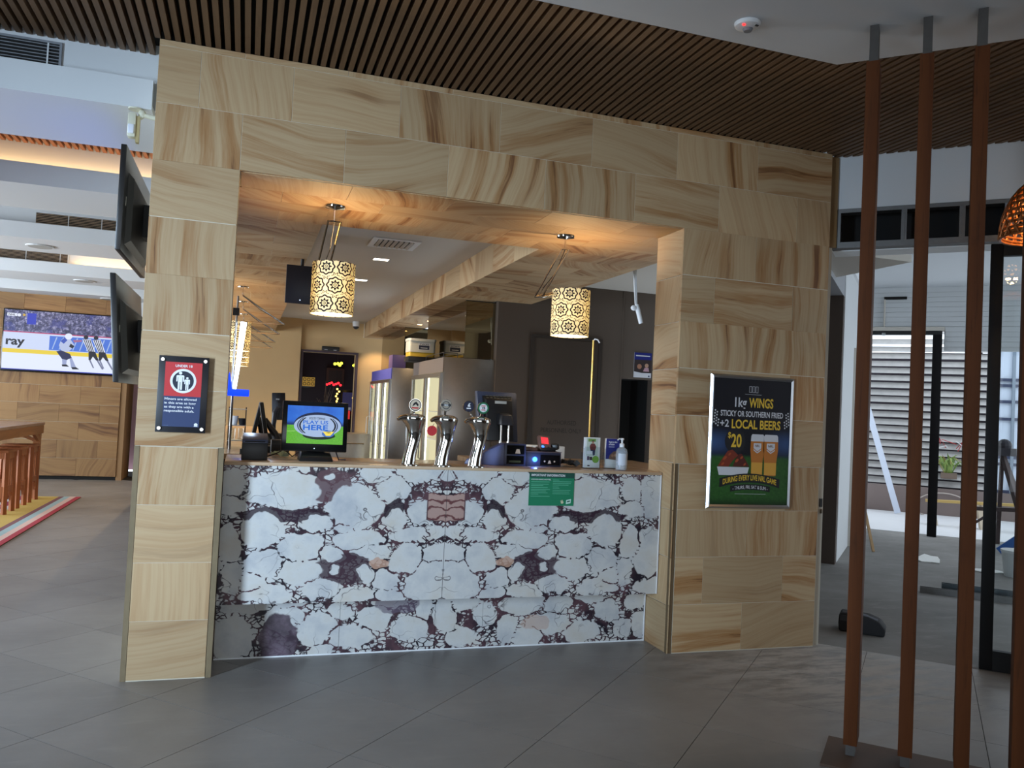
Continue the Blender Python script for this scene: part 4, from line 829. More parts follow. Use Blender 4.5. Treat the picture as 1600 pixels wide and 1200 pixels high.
MB().box(x0 + f, x1 - f, y0 + f, y1 - f, 2.957, 2.961).obj('backing', M_DARK, t)
for k in range(7):
    x = x0 + f + (k + 0.5) * (x1 - x0 - 2 * f) / 7; MB().bar((x, y0 + f, 2.951), (x, y1 - f, 2.951), 0.030, 0.003, (0.6, 0, 1)).obj('blade', M_CREAM, t)
t = thing('sprinkler', 'small sprinkler rose on the ceiling beside the air vent', 'sprinkler', (1.28, 6.85, 2.94)); MB().lathe([(0.03, 0), (0.03, 0.006)], (1.28, 6.85, 2.955), 16).obj('rose', M_CHROME, t); MB().lathe([(0.008, 0), (0.008, 0.02)], (1.28, 6.85, 2.937), 10).obj('head', M_CHROME, t)
t = thing('security_camera', 'white dome security camera at the far end of the bar ceiling', 'camera', (1.84, 15.0, 2.84)); MB().lathe([(0.06, 0.03), (0.07, 0.12)], (1.84, 15.0, 2.842), 16).obj('housing', M_TRIMW, t, smooth=True); MB().ball((1.84, 15.0, 2.875), 0.055).obj('dome', M_CHAR, t, smooth=True)
t = thing('smoke_detector', 'round ceiling sensor with a red light on the white foyer ceiling', 'sensor', (2.122, 3.247, 3.30))
MB().lathe([(0.040, -0.022), (0.055, -0.016), (0.060, -0.004), (0.060, 0.0)], (2.122, 3.247, 3.334), 28).obj('body', M_TRIMW, t, smooth=True); MB().ball((2.090, 3.225, 3.314), 0.0075).obj('red_light', E('red_led', (255, 30, 30), 6), t, smooth=True)
MB().lathe([(0.018, -0.034), (0.024, -0.022)], (2.130, 3.255, 3.334), 16).obj('chamber', M_GREY, t); MB().box(2.140, 2.156, 3.205, 3.215, 3.310, 3.314).obj('vent_slot', M_CHAR, t)
t = thing('motion_sensor', 'cream motion sensor on a bracket beside the top of the left pier', 'sensor', (-0.62, 4.75, 2.80))
MB().box(-0.675, -0.635, 4.72, 4.775, 2.835, 2.965).obj('body', P('cream_plastic', (206, 204, 184), 0.5), t, bevel=0.006); MB().box(-0.672, -0.642, 4.712, 4.722, 2.85, 2.90).obj('lens', P('lens_white', (222, 226, 236), 0.3), t, bevel=0.004)
MB().box(-0.634, -0.618, 4.73, 4.765, 2.81, 2.95).obj('back_shell', P('yellowed_plastic', (168, 152, 108), 0.5), t); MB().tube([(-0.53, 4.75, 2.955), (-0.60, 4.75, 2.965), (-0.63, 4.75, 2.94)], 0.013, 10).ball((-0.61, 4.75, 2.972), 0.02).obj('bracket', P('cream_plastic', (206, 204, 184), 0.5), t, smooth=True)
MB().lathe([(0.035, 0.0), (0.035, 0.008)], (-0.645, 4.75, 2.987), 20).obj('cap', P('cream_plastic', (206, 204, 184), 0.5), t)

# ---------------------------------------------------------------- screens
def wall_screen(x_top, x_bot, y0, y1, z0, z1, lab):
    t = thing('television', lab, 'television', ((x_top + x_bot) / 2, (y0 + y1) / 2, z0), 'screens on the side of the portal')
    th = 0.03
    vs = []
    for y in (y0, y1): vs += [(x_bot - th, y, z0), (x_bot, y, z0), (x_top, y, z1), (x_top - th, y, z1)]
    MB().add(vs, [(0, 1, 2, 3), (7, 6, 5, 4), (0, 4, 5, 1), (1, 5, 6, 2), (2, 6, 7, 3), (3, 7, 4, 0)]).obj('panel', P('screen_shell', (30, 28, 28), 0.35), t, bevel=0.004)
    def L(z): return x_bot + (x_top - x_bot) * (z - z0) / (z1 - z0)
    za, zb = z0 + 0.03, z1 - 0.03
    vs = [(L(za) - th - 0.001, y0 + 0.02, za), (L(zb) - th - 0.001, y0 + 0.02, zb), (L(zb) - th - 0.001, y1 - 0.02, zb), (L(za) - th - 0.001, y1 - 0.02, za)]
    MB().add(vs, [(0, 1, 2, 3)]).obj('display', E('blue_screen_glow', (110, 140, 255), 1.6), t)
    zc = (z0 + z1) / 2
    mb = MB(); yb0, yb1 = y0 + 0.12, y1 - 0.12; za, zb = z0 + 0.05, z1 - 0.12; vs = []
    for y, k in ((yb0, 0), (yb1, 0)): vs += [(L(za) - 0.002, y, za), (L(za) + 0.028, y + (0.03 if y == yb0 else -0.03), za + 0.03), (L(zb) + 0.028, y + (0.03 if y == yb0 else -0.03), zb - 0.03), (L(zb) - 0.002, y, zb)]
    mb.add(vs, [(0, 1, 2, 3), (7, 6, 5, 4), (0, 4, 5, 1), (1, 5, 6, 2), (2, 6, 7, 3), (3, 7, 4, 0)]).obj('back_cover', P('screen_back', (40, 36, 33), 0.5), t)
    MB().box(L(zc) - 0.001, L(zc) + 0.0015, y0 + 0.07, y0 + 0.09, zc - 0.03, zc + 0.02).obj('rating_label', P('label_grey', (150, 146, 136), 0.6), t)
    MB().box(L(zc) + 0.025, -0.527, y1 - 0.5, y1 - 0.35, zc - 0.1, zc + 0.1).obj('wall_bracket', M_BLACK, t)
    return t
wall_screen(-0.685, -0.685, 4.83, 5.95, 2.245, 2.820, 'upper wall screen seen edge-on beside the left pier')
wall_screen(-0.700, -0.652, 4.83, 5.95, 1.53, 2.118, 'lower wall screen tilted down beside the left pier')
# big lounge screen showing an ice hockey broadcast
t = thing('television', 'big lit television showing ice hockey on the far stone wall', 'television', (-2.84, 14.96, 1.727))
tx0, tx1, tz0, tz1 = -3.755, -1.995, 1.727, 2.735
MB().box(tx0, tx1, 14.94, 14.992, tz0, tz1).obj('bezel', M_BLACKG, t, bevel=0.006)
MB().box(tx0 + 0.4, tx1 - 0.4, 14.97, 14.998, tz0 + 0.2, tz1 - 0.2).obj('mount', M_BLACK, t)
TV = Panel((tx0 + 0.018, 14.939, tz0 + 0.03), (1, 0, 0), (0, 0, 1)); TW, THh = tx1 - tx0 - 0.036, tz1 - tz0 - 0.048
def crowd():
    m, nt, b = base('broadcast_crowd'); g = NB(nt); pos = g.node('ShaderNodeNewGeometry').outputs['Position']
    n = g.noise(pos, 22, 4, 0.8); n2 = g.noise(pos, 5, 3, 0.6)
    c = g.ramp(n, [(0.34, rgb(26, 28, 54)), (0.5, rgb(70, 74, 120)), (0.62, rgb(150, 150, 190)), (0.7, rgb(210, 205, 225))]); c = g.mix(g.math('MULTIPLY', g.step(n2, 0.52, 0.65), 0.6), c, rgb(40, 52, 140))
    b.inputs['Base Color'].default_value = (0.01, 0.01, 0.01, 1); g.put(b.inputs['Emission Color'], c); b.inputs['Emission Strength'].default_value = 1.0; return m
sc = TV.rect(0, 0, TW, THh, 0).obj('display', crowd(), t)
s_ = 1.0
TV.rect(0, 0.0, TW, 0.30, 0.0006).obj('ice_picture', E('tv_ice', (226, 234, 252), 1.0), sc); TV.rect(0, 0.27, TW, 0.335, 0.0012).obj('yellow_kickplate_picture', E('tv_yellow', (232, 206, 60), 1.0), sc)
TV.rect(0, 0.335, TW, 0.60, 0.0012).obj('boards_picture', E('tv_boards', (204, 216, 246), 1.0), sc); TV.rect(0, 0.60, TW, 0.615, 0.0014).obj('red_rail_picture', E('tv_red', (190, 60, 110), 1.0), sc)
TV.rect(0.66, 0.345, 1.60, 0.575, 0.0016).obj('blue_banner_picture', E('tv_blue', (72, 116, 214), 1.0), sc)
mb = MB()
for k in range(9): TV.poly([(0.70 + k * 0.1, 0.36), (0.715 + k * 0.1, 0.36), (0.775 + k * 0.1, 0.56), (0.755 + k * 0.1, 0.56)], 0.0020, mb)
mb.obj('banner_streaks', E('tv_pale_blue', (170, 196, 244), 0.9), sc)
TV.rect(0, 0.0, TW, 0.014, 0.0014).obj('lower_glow', E('tv_deep_blue', (40, 60, 190), 0.8), sc)
TVT = E('tv_dark_text', (34, 38, 60), 0.6); TVW = E('tv_white', (226, 232, 250), 1.0)
TV.text('ray', 0.04, 0.40, 0.13, 0.0022, TVT, sc, w=0.27, align='L', bold=0.03)
TV.rect(0.035, 0.855, 0.175, 0.905, 0.0008).obj('station_badge', TVW, sc); TV.text('NHL', 0.105, 0.865, 0.03, 0.0014, TVT, sc, w=0.10, bold=0.02); TV.disc(0.205, 0.88, 0.026, 0.0008).obj('station_disc', TVW, sc); TV.disc(0.275, 0.885, 0.02, 0.0008).obj('station_disc', E('tv_gold', (214, 176, 70), 0.9), sc)
TV.rect(1.62, 0.84, 1.70, 0.875, 0.0008).obj('station_badge', TVW, sc)
TV.rect(0.32, 0.74, 0.45, 0.92, 0.0007).obj('blue_seats_picture', E('tv_royal', (46, 64, 196), 0.9), sc)
# player in white and navy, two officials in stripes (flat picture shapes)
PLN = E('tv_navy', (30, 40, 92), 0.8); 
TV.disc(0.935, 0.585, 0.055, 0.0040, n=18, ry=0.05).obj('helmet_picture', TVW, sc)
TV.poly([(0.80, 0.43), (0.83, 0.52), (0.89, 0.57), (0.97, 0.53), (1.02, 0.46), (0.99, 0.38), (0.93, 0.33), (0.84, 0.34)], 0.0036).obj('jersey_picture', E('tv_jersey', (186, 198, 232), 0.95), sc)
TV.poly([(0.82, 0.50), (0.88, 0.565), (0.92, 0.52), (0.87, 0.46)], 0.0038).obj('sleeve_picture', E('tv_sleeve', (60, 88, 190), 0.9), sc)
TV.poly([(0.77, 0.33), (0.84, 0.35), (0.97, 0.30), (1.0, 0.24), (0.93, 0.20), (0.86, 0.21), (0.83, 0.25)], 0.0042).obj('shorts_picture', PLN, sc)
mb = MB(); TV.poly([(0.86, 0.215), (0.93, 0.20), (0.925, 0.12), (0.87, 0.12)], 0.0040, mb); TV.poly([(0.96, 0.26), (1.0, 0.24), (1.07, 0.09), (1.00, 0.08)], 0.0040, mb); mb.obj('socks_picture', E('tv_sock', (160, 172, 214), 0.9), sc)
mb = MB(); TV.poly([(0.86, 0.12), (0.93, 0.125), (0.97, 0.09), (0.87, 0.09)], 0.0044, mb); TV.poly([(1.00, 0.085), (1.07, 0.09), (1.12, 0.055), (1.02, 0.05)], 0.0044, mb); TV.poly([(0.97, 0.47), (1.03, 0.43), (1.0, 0.39), (0.95, 0.42)], 0.0044, mb); mb.obj('skates_picture', TVT, sc)
for k, ox in enumerate((0.0, 0.15)):
    x = 1.14 + ox
    mb = MB()
    TV.poly([(x, 0.55), (x + 0.12, 0.565), (x + 0.20, 0.36), (x + 0.10, 0.34)], 0.0030 + k * 0.0012, mb); mb.obj('official_shirt_picture', TVW, sc)
    mb = MB()
    for j in range(4): TV.poly([(x + 0.012 + j * 0.03, 0.555), (x + 0.026 + j * 0.03, 0.556), (x + 0.118 + j * 0.022, 0.35), (x + 0.104 + j * 0.022, 0.35)], 0.0034 + k * 0.0012, mb)
    mb.obj('official_stripes_picture', TVT, sc)
    mb = MB(); TV.poly([(x + 0.10, 0.36), (x + 0.20, 0.36), (x + 0.26, 0.22), (x + 0.22, 0.22), (x + 0.17, 0.28), (x + 0.14, 0.22), (x + 0.11, 0.22)], 0.0032 + k * 0.0012, mb); mb.obj('official_trousers_picture', TVT, sc)
    mb = MB(); TV.poly([(x + 0.115, 0.22), (x + 0.14, 0.22), (x + 0.20, 0.09), (x + 0.18, 0.09)], 0.0032, mb); TV.poly([(x + 0.225, 0.22), (x + 0.255, 0.22), (x + 0.34, 0.075), (x + 0.315, 0.075)], 0.0032, mb); mb.obj('official_legs_picture', E('tv_grey_blur', (120, 126, 160), 0.9), sc)
    TV.disc(x + 0.05, 0.59, 0.035, 0.0032, n=14).obj('official_head_picture', TVT, sc)
TV.poly([(1.0, 0.53), (1.13, 0.54), (1.13, 0.51), (1.02, 0.49)], 0.0034).obj('arm_picture', E('tv_arm', (170, 110, 150), 0.9), sc)

# hanging monitor in the bar, seen from behind
t = thing('hanging_monitor', 'dark monitor hung behind the left damask pendant', 'monitor', (0.44, 7.2, 2.305))
MB().box(0.272, 0.66, 7.18, 7.22, 2.305, 2.632).obj('panel', P('navy_black_shell', (28, 28, 42), 0.4), t, bevel=0.004); MB().tube([(0.40, 7.20, 2.62), (0.40, 7.20, 2.69)], 0.015, 10).obj('mounting_pole', M_BLACK, t); MB().ball((0.395, 7.178, 2.335), 0.005).obj('led', E('white_led', (200, 220, 255), 2), t)
CT = 1.127                                                              # counter top
# ---------------------------------------------------------------- beer taps
def badge(t, x, z, y, r, rx, face, kind, tilt=0.0):
    b_ = MB().tube([(x, y + 0.008, z), (x, y - 0.004, z)], [r, r], 24)
    o = b_.obj('badge', M_CHROME, t, smooth=True); p = Panel((x, y - 0.0046, z), (1, 0, 0), (0, 0, 1))
    p.disc(0, 0, r * 0.94, 0.0, ry=r * 0.94).obj('badge_face', face, o)
    if kind == 'cream':
        p.ring(0, 0, r * 0.80, r * 0.92, 0.0005).obj('badge_ring', M_BLK, o); p.poly([(-0.5 * r, -0.25 * r), (-0.3 * r, 0.3 * r), (0.1 * r, 0.55 * r), (0.5 * r, 0.1 * r), (0.4 * r, -0.2 * r), (0.05 * r, 0.15 * r)], 0.0008).obj('badge_mark', M_BLK, o); p.rect(-0.55 * r, -0.55 * r, 0.5 * r, -0.32 * r, 0.0008).obj('badge_lettering', M_RED, o)
    elif kind == 'grey':
        p.rect(-0.85 * r, -0.15 * r, 0.85 * r, 0.22 * r, 0.0006).obj('badge_band', M_CHAR, o); p.text('1822', 0, -0.12 * r, r * 0.28, 0.001, M_OFFW, o, bold=0.02); p.ring(0, 0, r * 0.55, r * 0.66, 0.0005).obj('badge_ring', M_CHAR, o)
    elif kind == 'navy':
        p.poly([(-0.25 * r, 0.0), (0.0, 0.55 * r), (0.3 * r, 0.6 * r), (0.15 * r, 0.25 * r), (0.35 * r, 0.05 * r), (0.1 * r, -0.1 * r)], 0.0006).obj('badge_mark', M_OFFW, o); p.rect(-0.4 * r, -0.45 * r, 0.4 * r, -0.25 * r, 0.0006).obj('badge_lettering', M_OFFW, o)
    elif kind == 'green':
        p.ring(0, 0, r * 0.60, r * 0.68, 0.0005).obj('badge_ring', M_OFFW, o); p.disc(0, 0, r * 0.58, 0.0005).obj('badge_centre', M_OFFW, o)
        p.text('VB', 0, -0.16 * r, r * 0.36, 0.001, M_BLK, o, bold=0.03); p.rect(-0.35 * r, 0.28 * r, 0.35 * r, 0.42 * r, 0.001).obj('badge_bar', M_RED, o); p.rect(-0.35 * r, -0.40 * r, 0.35 * r, -0.26 * r, 0.001).obj('badge_bar', M_RED, o)
    return o
def tap(x, y, lab, badges, tag_=False):
    t = thing('beer_tap', lab, 'beer tap', (x, y, CT), 'chrome beer taps on the counter')
    MB().lathe([(0.055, 0.0), (0.055, 0.006), (0.046, 0.010)], (x, y, CT), 28).obj('base_flange', M_CHROME, t, smooth=True)
    prof = [(0.008, -0.022, 0.036), (0.05, -0.018, 0.034), (0.10, -0.008, 0.032), (0.15, 0.004, 0.032), (0.19, 0.008, 0.034), (0.22, 0.006, 0.040), (0.245, 0.002, 0.050), (0.265, -0.004, 0.060), (0.280, -0.006, 0.064), (0.293, -0.006, 0.060), (0.304, -0.006, 0.042), (0.309, -0.006, 0.006)]
    n = 28; vs = []; fs = []
    for z, ox, r in prof:
        for k in range(n): a = 2 * PI * k / n; vs.append((x + 0.012 + ox + r * 1.16 * math.cos(a), y + r * 1.0 * math.sin(a), CT + z))
    for i in range(len(prof) - 1):
        for k in range(n): k2 = (k + 1) % n; fs.append((i * n + k, i * n + k2, (i + 1) * n + k2, (i + 1) * n + k))
    fs += [tuple(range(n - 1, -1, -1)), tuple((len(prof) - 1) * n + k for k in range(n))]
    MB().add(vs, fs).obj('column', M_CHROME, t, smooth=True)
    MB().tube([(x - 0.03, y - 0.02, CT + 0.282), (x - 0.062, y - 0.035, CT + 0.282), (x - 0.082, y - 0.045, CT + 0.278), (x - 0.094, y - 0.05, CT + 0.270)], [0.024, 0.019, 0.014, 0.010], 14).obj('spout', M_CHROME, t, smooth=True)
    for bx, bz, r, face, kind in badges:
        MB().tube([(x + bx * 0.5, y, CT + 0.30), (x + bx, y - 0.004, CT + bz - r * 0.7)], 0.007, 8).obj('handle_stem', M_CHROME, t, smooth=True)
        badge(t, x + bx, CT + bz, y - 0.012, r, 1, face, kind)
    if tag_:
        MB().tube([(x - 0.075, y - 0.052, CT + 0.255), (x - 0.092, y - 0.06, CT + 0.225)], 0.0015, 5).obj('tag_string', M_BLACK, t)
        o = MB().tube([(x - 0.088, y - 0.056, CT + 0.212), (x - 0.088, y - 0.059, CT + 0.212)], [0.03, 0.03], 22).obj('hanging_tag', M_RED, t)
CREAMP = P('cream_print', (206, 190, 166), 0.4); GREYP = P('badge_grey', (150, 140, 124), 0.35)
tap(0.947, 4.795, 'chrome beer tap nearest the till screen with a cream badge', [(0.012, 0.358, 0.038, CREAMP, 'cream')])
tap(1.143, 4.785, 'chrome beer tap in the middle with a grey badge and hanging red tag', [(0.0, 0.366, 0.036, GREYP, 'grey')], True)
tap(1.350, 4.780, 'chrome beer tap at the right carrying a navy and a green badge', [(-0.068, 0.366, 0.034, P('badge_navy', (26, 30, 52), 0.35), 'navy'), (0.024, 0.36, 0.037, P('badge_green', (20, 104, 68), 0.35), 'green')])

# ---------------------------------------------------------------- till screen facing the customer
t = thing('till_screen', 'black till monitor showing a football picture on the counter', 'monitor', (0.41, 5.0, CT))
MB().add([(0.315, 4.90, CT), (0.512, 4.90, CT), (0.512, 5.09, CT), (0.315, 5.09, CT), (0.325, 4.92, CT + 0.03), (0.502, 4.92, CT + 0.03), (0.495, 5.08, CT + 0.075), (0.332, 5.08, CT + 0.075)], [(0, 3, 2, 1), (4, 5, 6, 7), (0, 1, 5, 4), (1, 2, 6, 5), (2, 3, 7, 6), (3, 0, 4, 7)]).obj('base', M_BLACK, t, bevel=0.006)
MB().bar((0.415, 5.05, CT + 0.05), (0.415, 5.03, CT + 0.16), 0.12, 0.03).obj('neck', M_CHAR, t, bevel=0.004)
tl = 0.10; ux = (0, math.sin(tl), math.cos(tl)); o_ = Vector((0.213, 4.96, CT + 0.055)); Rv = Vector((0.994, -0.0, 0.0)); Uv = Vector(ux); Nv = Rv.cross(Uv)
wS, hS = 0.382, 0.296
def slab(mb, a0, b0, a1, b1, d0, d1): 
    f = lambda a, b_, d: o_ + Rv * a + Uv * b_ + Nv * d
    return mb.add([f(a0, b0, d0), f(a1, b0, d0), f(a1, b1, d0), f(a0, b1, d0), f(a0, b0, d1), f(a1, b0, d1), f(a1, b1, d1), f(a0, b1, d1)], [(0, 3, 2, 1), (4, 5, 6, 7), (0, 1, 5, 4), (1, 2, 6, 5), (2, 3, 7, 6), (3, 0, 4, 7)])
slab(MB(), 0, 0, wS, hS, -0.035, 0).obj('bezel', M_BLACKG, t, bevel=0.005); slab(MB(), 0.08, 0.05, wS - 0.08, hS - 0.05, -0.07, -0.035).obj('rear_housing', M_BLACK, t, bevel=0.01)
T = Panel(o_ + Nv * 0.0006 + Rv * 0.028 + Uv * 0.045, Rv, Uv); tw, th_ = wS - 0.056, hS - 0.072
def tillbg():
    m, nt, b = base('till_picture'); g = NB(nt); pos = g.node('ShaderNodeNewGeometry').outputs['Position']; sp = g.node('ShaderNodeSeparateXYZ'); g.put(sp.inputs[0], pos)
    z = g.math('DIVIDE', g.math('SUBTRACT', sp.outputs[2], CT + 0.10), 0.222); n = g.noise(pos, 140, 4, 0.7); n2 = g.noise(pos, 14, 3, 0.5)
    grass = g.mix(n, rgb(52, 130, 22), rgb(120, 206, 52)); sky = g.mix(n2, rgb(16, 66, 180), rgb(54, 132, 232)); sky = g.mix(g.step(z, 0.62, 0.50), sky, rgb(16, 44, 110))
    c = g.mix(g.step(z, 0.475, 0.495), grass, sky); b.inputs['Base Color'].default_value = (0.01, 0.01, 0.01, 1); g.put(b.inputs['Emission Color'], c); b.inputs['Emission Strength'].default_value = 1.0; return m
sc = T.rect(0, 0, tw, th_, 0).obj('display', tillbg(), t); cx, cy = tw * 0.54, th_ * 0.50
LN = E('till_line', (170, 226, 130), 0.9); T.poly([(0.0, 0.069), (0.05, 0.072), (0.05, 0.0745), (0, 0.0715)], 0.0005).obj('pitch_line_picture', LN, sc)
T.disc(cx + 0.01, cy - 0.062, 0.095, 0.0004, ry=0.024).obj('ball_shadow_picture', E('till_shadow', (22, 44, 16), 0.6), sc)
T.disc(cx, cy + 0.003, 0.137, 0.0008, n=40, ry=0.073, rot=0.02).obj('ball_rim_picture', E('till_navy', (12, 22, 66), 0.8), sc)
T.disc(cx, cy - 0.005, 0.137, 0.0012, n=40, ry=0.066, rot=0.02).obj('ball_picture', E('till_ball', (168, 190, 226), 0.95), sc)
def lens(sgn, e0, e1, d):
    pts = []
    for k in range(9): f = k / 8 * 2 - 1; pts.append((cx + sgn * (e0 - 0.035 * f * f * 0.9 + 0.0), cy - 0.004 + f * 0.046))
    for k in range(8, -1, -1): f = k / 8 * 2 - 1; pts.append((cx + sgn * (e1 - 0.035 * f * f * 0.9), cy - 0.004 + f * 0.046))
    return T.poly(pts, d)
for sgn in (-1, 1):
    lens(sgn, 0.113, 0.119, 0.0015).obj('ball_stripe_picture', E('till_navy', (12, 22, 66), 0.8), sc); lens(sgn, 0.098, 0.108, 0.0015).obj('ball_stripe_picture', E('till_black', (16, 16, 30), 0.7), sc)
T.text('FOOTY TIPPING', cx - 0.004, cy + 0.032, 0.013, 0.0018, E('till_black', (16, 16, 30), 0.7), sc, w=0.092, bold=0.01); BLU = E('till_blue_text', (26, 104, 214), 0.95)
T.text('PLAY US', cx - 0.012, cy + 0.006, 0.020, 0.0018, BLU, sc, w=0.145, bold=0.02); T.text('HERE', cx - 0.012, cy - 0.030, 0.030, 0.0018, BLU, sc, w=0.145, bold=0.03)
T.disc(cx + 0.062, cy - 0.050, 0.036, 0.0022, ry=0.020).obj('sponsor_oval_picture', E('till_oval_blue', (70, 120, 200), 0.9), sc); T.poly([(cx + 0.03, cy - 0.038), (cx + 0.097, cy - 0.036), (cx + 0.086, cy - 0.050), (cx + 0.075, cy - 0.062), (cx + 0.05, cy - 0.062), (cx + 0.042, cy - 0.050)], 0.0026).obj('sponsor_mark_picture', E('till_yellow', (250, 226, 90), 1.0), sc)
T.text('TIPS', cx + 0.064, cy - 0.048, 0.009, 0.003, E('till_navy', (12, 22, 66), 0.8), sc, bold=0.02)
f = o_ + Rv * (wS / 2) + Uv * 0.018 + Nv * 0.001; MB().ball(tuple(f), 0.003).obj('power_led', E('white_led', (200, 220, 255), 2), t)
MB().tube([(0.53, 5.04, CT + 0.12), (0.54, 5.05, CT + 0.05), (0.556, 5.03, CT + 0.006), (0.60, 5.05, CT + 0.005)], 0.004, 6).obj('cable', M_BLUEG, t)

# receipt printer
t = thing('receipt_printer', 'black cube receipt printer with a blue-grey lid on the counter by the left pier', 'printer', (0.066, 4.95, CT))
MB().box(-0.004, 0.138, 4.88, 5.03, CT, CT + 0.098).obj('body', M_BLACK, t, bevel=0.004)
MB().add([(-0.004, 4.88, CT + 0.098), (0.138, 4.88, CT + 0.098), (0.138, 5.03, CT + 0.098), (-0.004, 5.03, CT + 0.098), (-0.004, 4.885, CT + 0.118), (0.138, 4.885, CT + 0.118), (0.134, 5.03, CT + 0.150), (0.0, 5.03, CT + 0.150)], [(0, 3, 2, 1), (4, 5, 6, 7), (0, 1, 5, 4), (1, 2, 6, 5), (2, 3, 7, 6), (3, 0, 4, 7)]).obj('lid', P('slate_lid', (70, 80, 110), 0.3), t, bevel=0.003)
MB().box(0.012, 0.122, 4.879, 4.884, CT + 0.103, CT + 0.109).obj('paper_slot', M_DARK, t); MB().box(-0.014, -0.004, 4.92, 4.96, CT + 0.03, CT + 0.06).obj('side_button', M_BLACK, t)
# crumpled receipt and cables behind the printer
def crumple(c, a, b_, h, seed, n=7):
    r = random.Random(seed); vs = []; fs = []
    for i in range(n):
        for j in range(n): vs.append((c[0] + (i / (n - 1) - 0.5) * a + r.uniform(-1, 1) * a * 0.04, c[1] + (j / (n - 1) - 0.5) * b_ + r.uniform(-1, 1) * b_ * 0.05, c[2] + r.uniform(0, h)))
    for i in range(n - 1):
        for j in range(n - 1): fs.append((i * n + j, (i + 1) * n + j, (i + 1) * n + j + 1, i * n + j + 1))
    return MB().add(vs, fs)
tag(crumple((0.225, 5.235, CT + 0.002), 0.11, 0.08, 0.035, 3).obj('crumpled_receipt', P('pale_green_paper', (176, 190, 160), 0.8)), 'crumpled pale green receipt between the printer and the till screen', 'receipt')
tag(MB().tube([(0.14, 5.10, CT + 0.008), (0.19, 5.06, CT + 0.03), (0.24, 5.10, CT + 0.055), (0.29, 5.14, CT + 0.01), (0.32, 5.10, CT + 0.04), (0.345, 5.12, CT + 0.01)], 0.004, 6).obj('cables', M_BLACK), 'tangle of black cables behind the till screen', 'cables')

# staff terminal seen from behind
t = thing('point_of_sale_terminal', 'tall black staff terminal seen from behind, vents along its top', 'terminal', (1.62, 5.25, CT))
MB().add([(1.485, 5.20, CT + 0.16), (1.752, 5.20, CT + 0.14), (1.752, 5.28, CT + 0.14), (1.485, 5.28, CT + 0.14), (1.478, 5.30, CT + 0.475), (1.758, 5.30, CT + 0.475), (1.758, 5.36, CT + 0.475), (1.478, 5.36, CT + 0.475)], [(0, 3, 2, 1), (4, 5, 6, 7), (0, 1, 5, 4), (1, 2, 6, 5), (2, 3, 7, 6), (3, 0, 4, 7)]).obj('screen_shell', P('terminal_shell', (52, 58, 76), 0.4), t, bevel=0.006)
MB().add([(1.53, 5.165, CT + 0.15), (1.71, 5.165, CT + 0.15), (1.725, 5.24, CT + 0.15), (1.515, 5.24, CT + 0.15), (1.53, 5.24, CT + 0.42), (1.71, 5.24, CT + 0.42), (1.73, 5.31, CT + 0.455), (1.505, 5.31, CT + 0.455)], [(0, 3, 2, 1), (4, 5, 6, 7), (0, 1, 5, 4), (1, 2, 6, 5), (2, 3, 7, 6), (3, 0, 4, 7)]).obj('rear_cover', M_BLACK, t, bevel=0.004)
mb = MB()
for r_ in range(2):
    for k in range(7): x = 1.535 + k * 0.025; mb.bar((x, 5.258 + r_ * 0.024, CT + 0.432 + r_ * 0.013), (x + 0.016, 5.258 + r_ * 0.024, CT + 0.432 + r_ * 0.013), 0.007, 0.005)
mb.obj('vent_slots', P('vent_tan', (96, 84, 62), 0.7), t)
MB().box(1.585, 1.665, 5.218, 5.226, CT + 0.395, CT + 0.413).obj('maker_plate', P('plate_grey', (170, 166, 156), 0.5), t)
MB().add([(1.60, 5.10, CT + 0.255), (1.69, 5.10, CT + 0.255), (1.70, 5.20, CT + 0.255), (1.59, 5.20, CT + 0.255), (1.612, 5.13, CT + 0.325), (1.678, 5.13, CT + 0.325), (1.69, 5.215, CT + 0.335), (1.60, 5.215, CT + 0.335)], [(0, 3, 2, 1), (4, 5, 6, 7), (0, 1, 5, 4), (1, 2, 6, 5), (2, 3, 7, 6), (3, 0, 4, 7)]).obj('hinge_housing', M_CHAR, t, bevel=0.01, smooth=True)
for x in (1.615, 1.668): MB().tube([(x, 5.15, CT + 0.01), (x, 5.16, CT + 0.27)], 0.009, 10).obj('support_post', M_CHROME, t, smooth=True)
MB().box(1.52, 1.733, 5.09, 5.30, CT, CT + 0.02).obj('foot', M_BLACK, t, bevel=0.004)

# cash recycler with note and coin modules
t = thing('cash_recycler', 'low blue-grey cash machine with a blue lamp on the counter', 'cash machine', (1.66, 5.03, CT))
MB().add([(1.35, 5.06, CT), (1.587, 4.97, CT), (1.587, 5.07, CT), (1.36, 5.08, CT), (1.36, 5.06, CT + 0.025), (1.587, 4.975, CT + 0.142), (1.587, 5.07, CT + 0.142), (1.37, 5.078, CT + 0.03)], [(0, 3, 2, 1), (4, 5, 6, 7), (0, 1, 5, 4), (1, 2, 6, 5), (2, 3, 7, 6), (3, 0, 4, 7)]).obj('side_cheek', P('cheek_blue', (78, 84, 126), 0.4), t, bevel=0.003)
MB().box(1.588, 1.735, 4.975, 5.07, CT, CT + 0.142).obj('note_module', M_BLUEG, t, bevel=0.004)
MB().box(1.605, 1.72, 4.971, 4.976, CT + 0.075, CT + 0.132).box(1.605, 1.72, 4.971, 4.976, CT + 0.012, CT + 0.065).obj('module_window', M_BLACKG, t)
p = Panel((1.66, 4.9705, CT + 0.08), (1, 0, 0), (0, 0, 1)); p.poly([(-0.0, 0.0), (0.036, 0), (0.028, 0.028), (0.008, 0.028)], 0.0004).obj('note_symbol', P('symbol_tan', (196, 172, 150), 0.6), t); p.rect(-0.04, -0.058, 0.04, -0.045, 0.0004).obj('display_strip', P('display_olive', (60, 66, 40), 0.4), t)
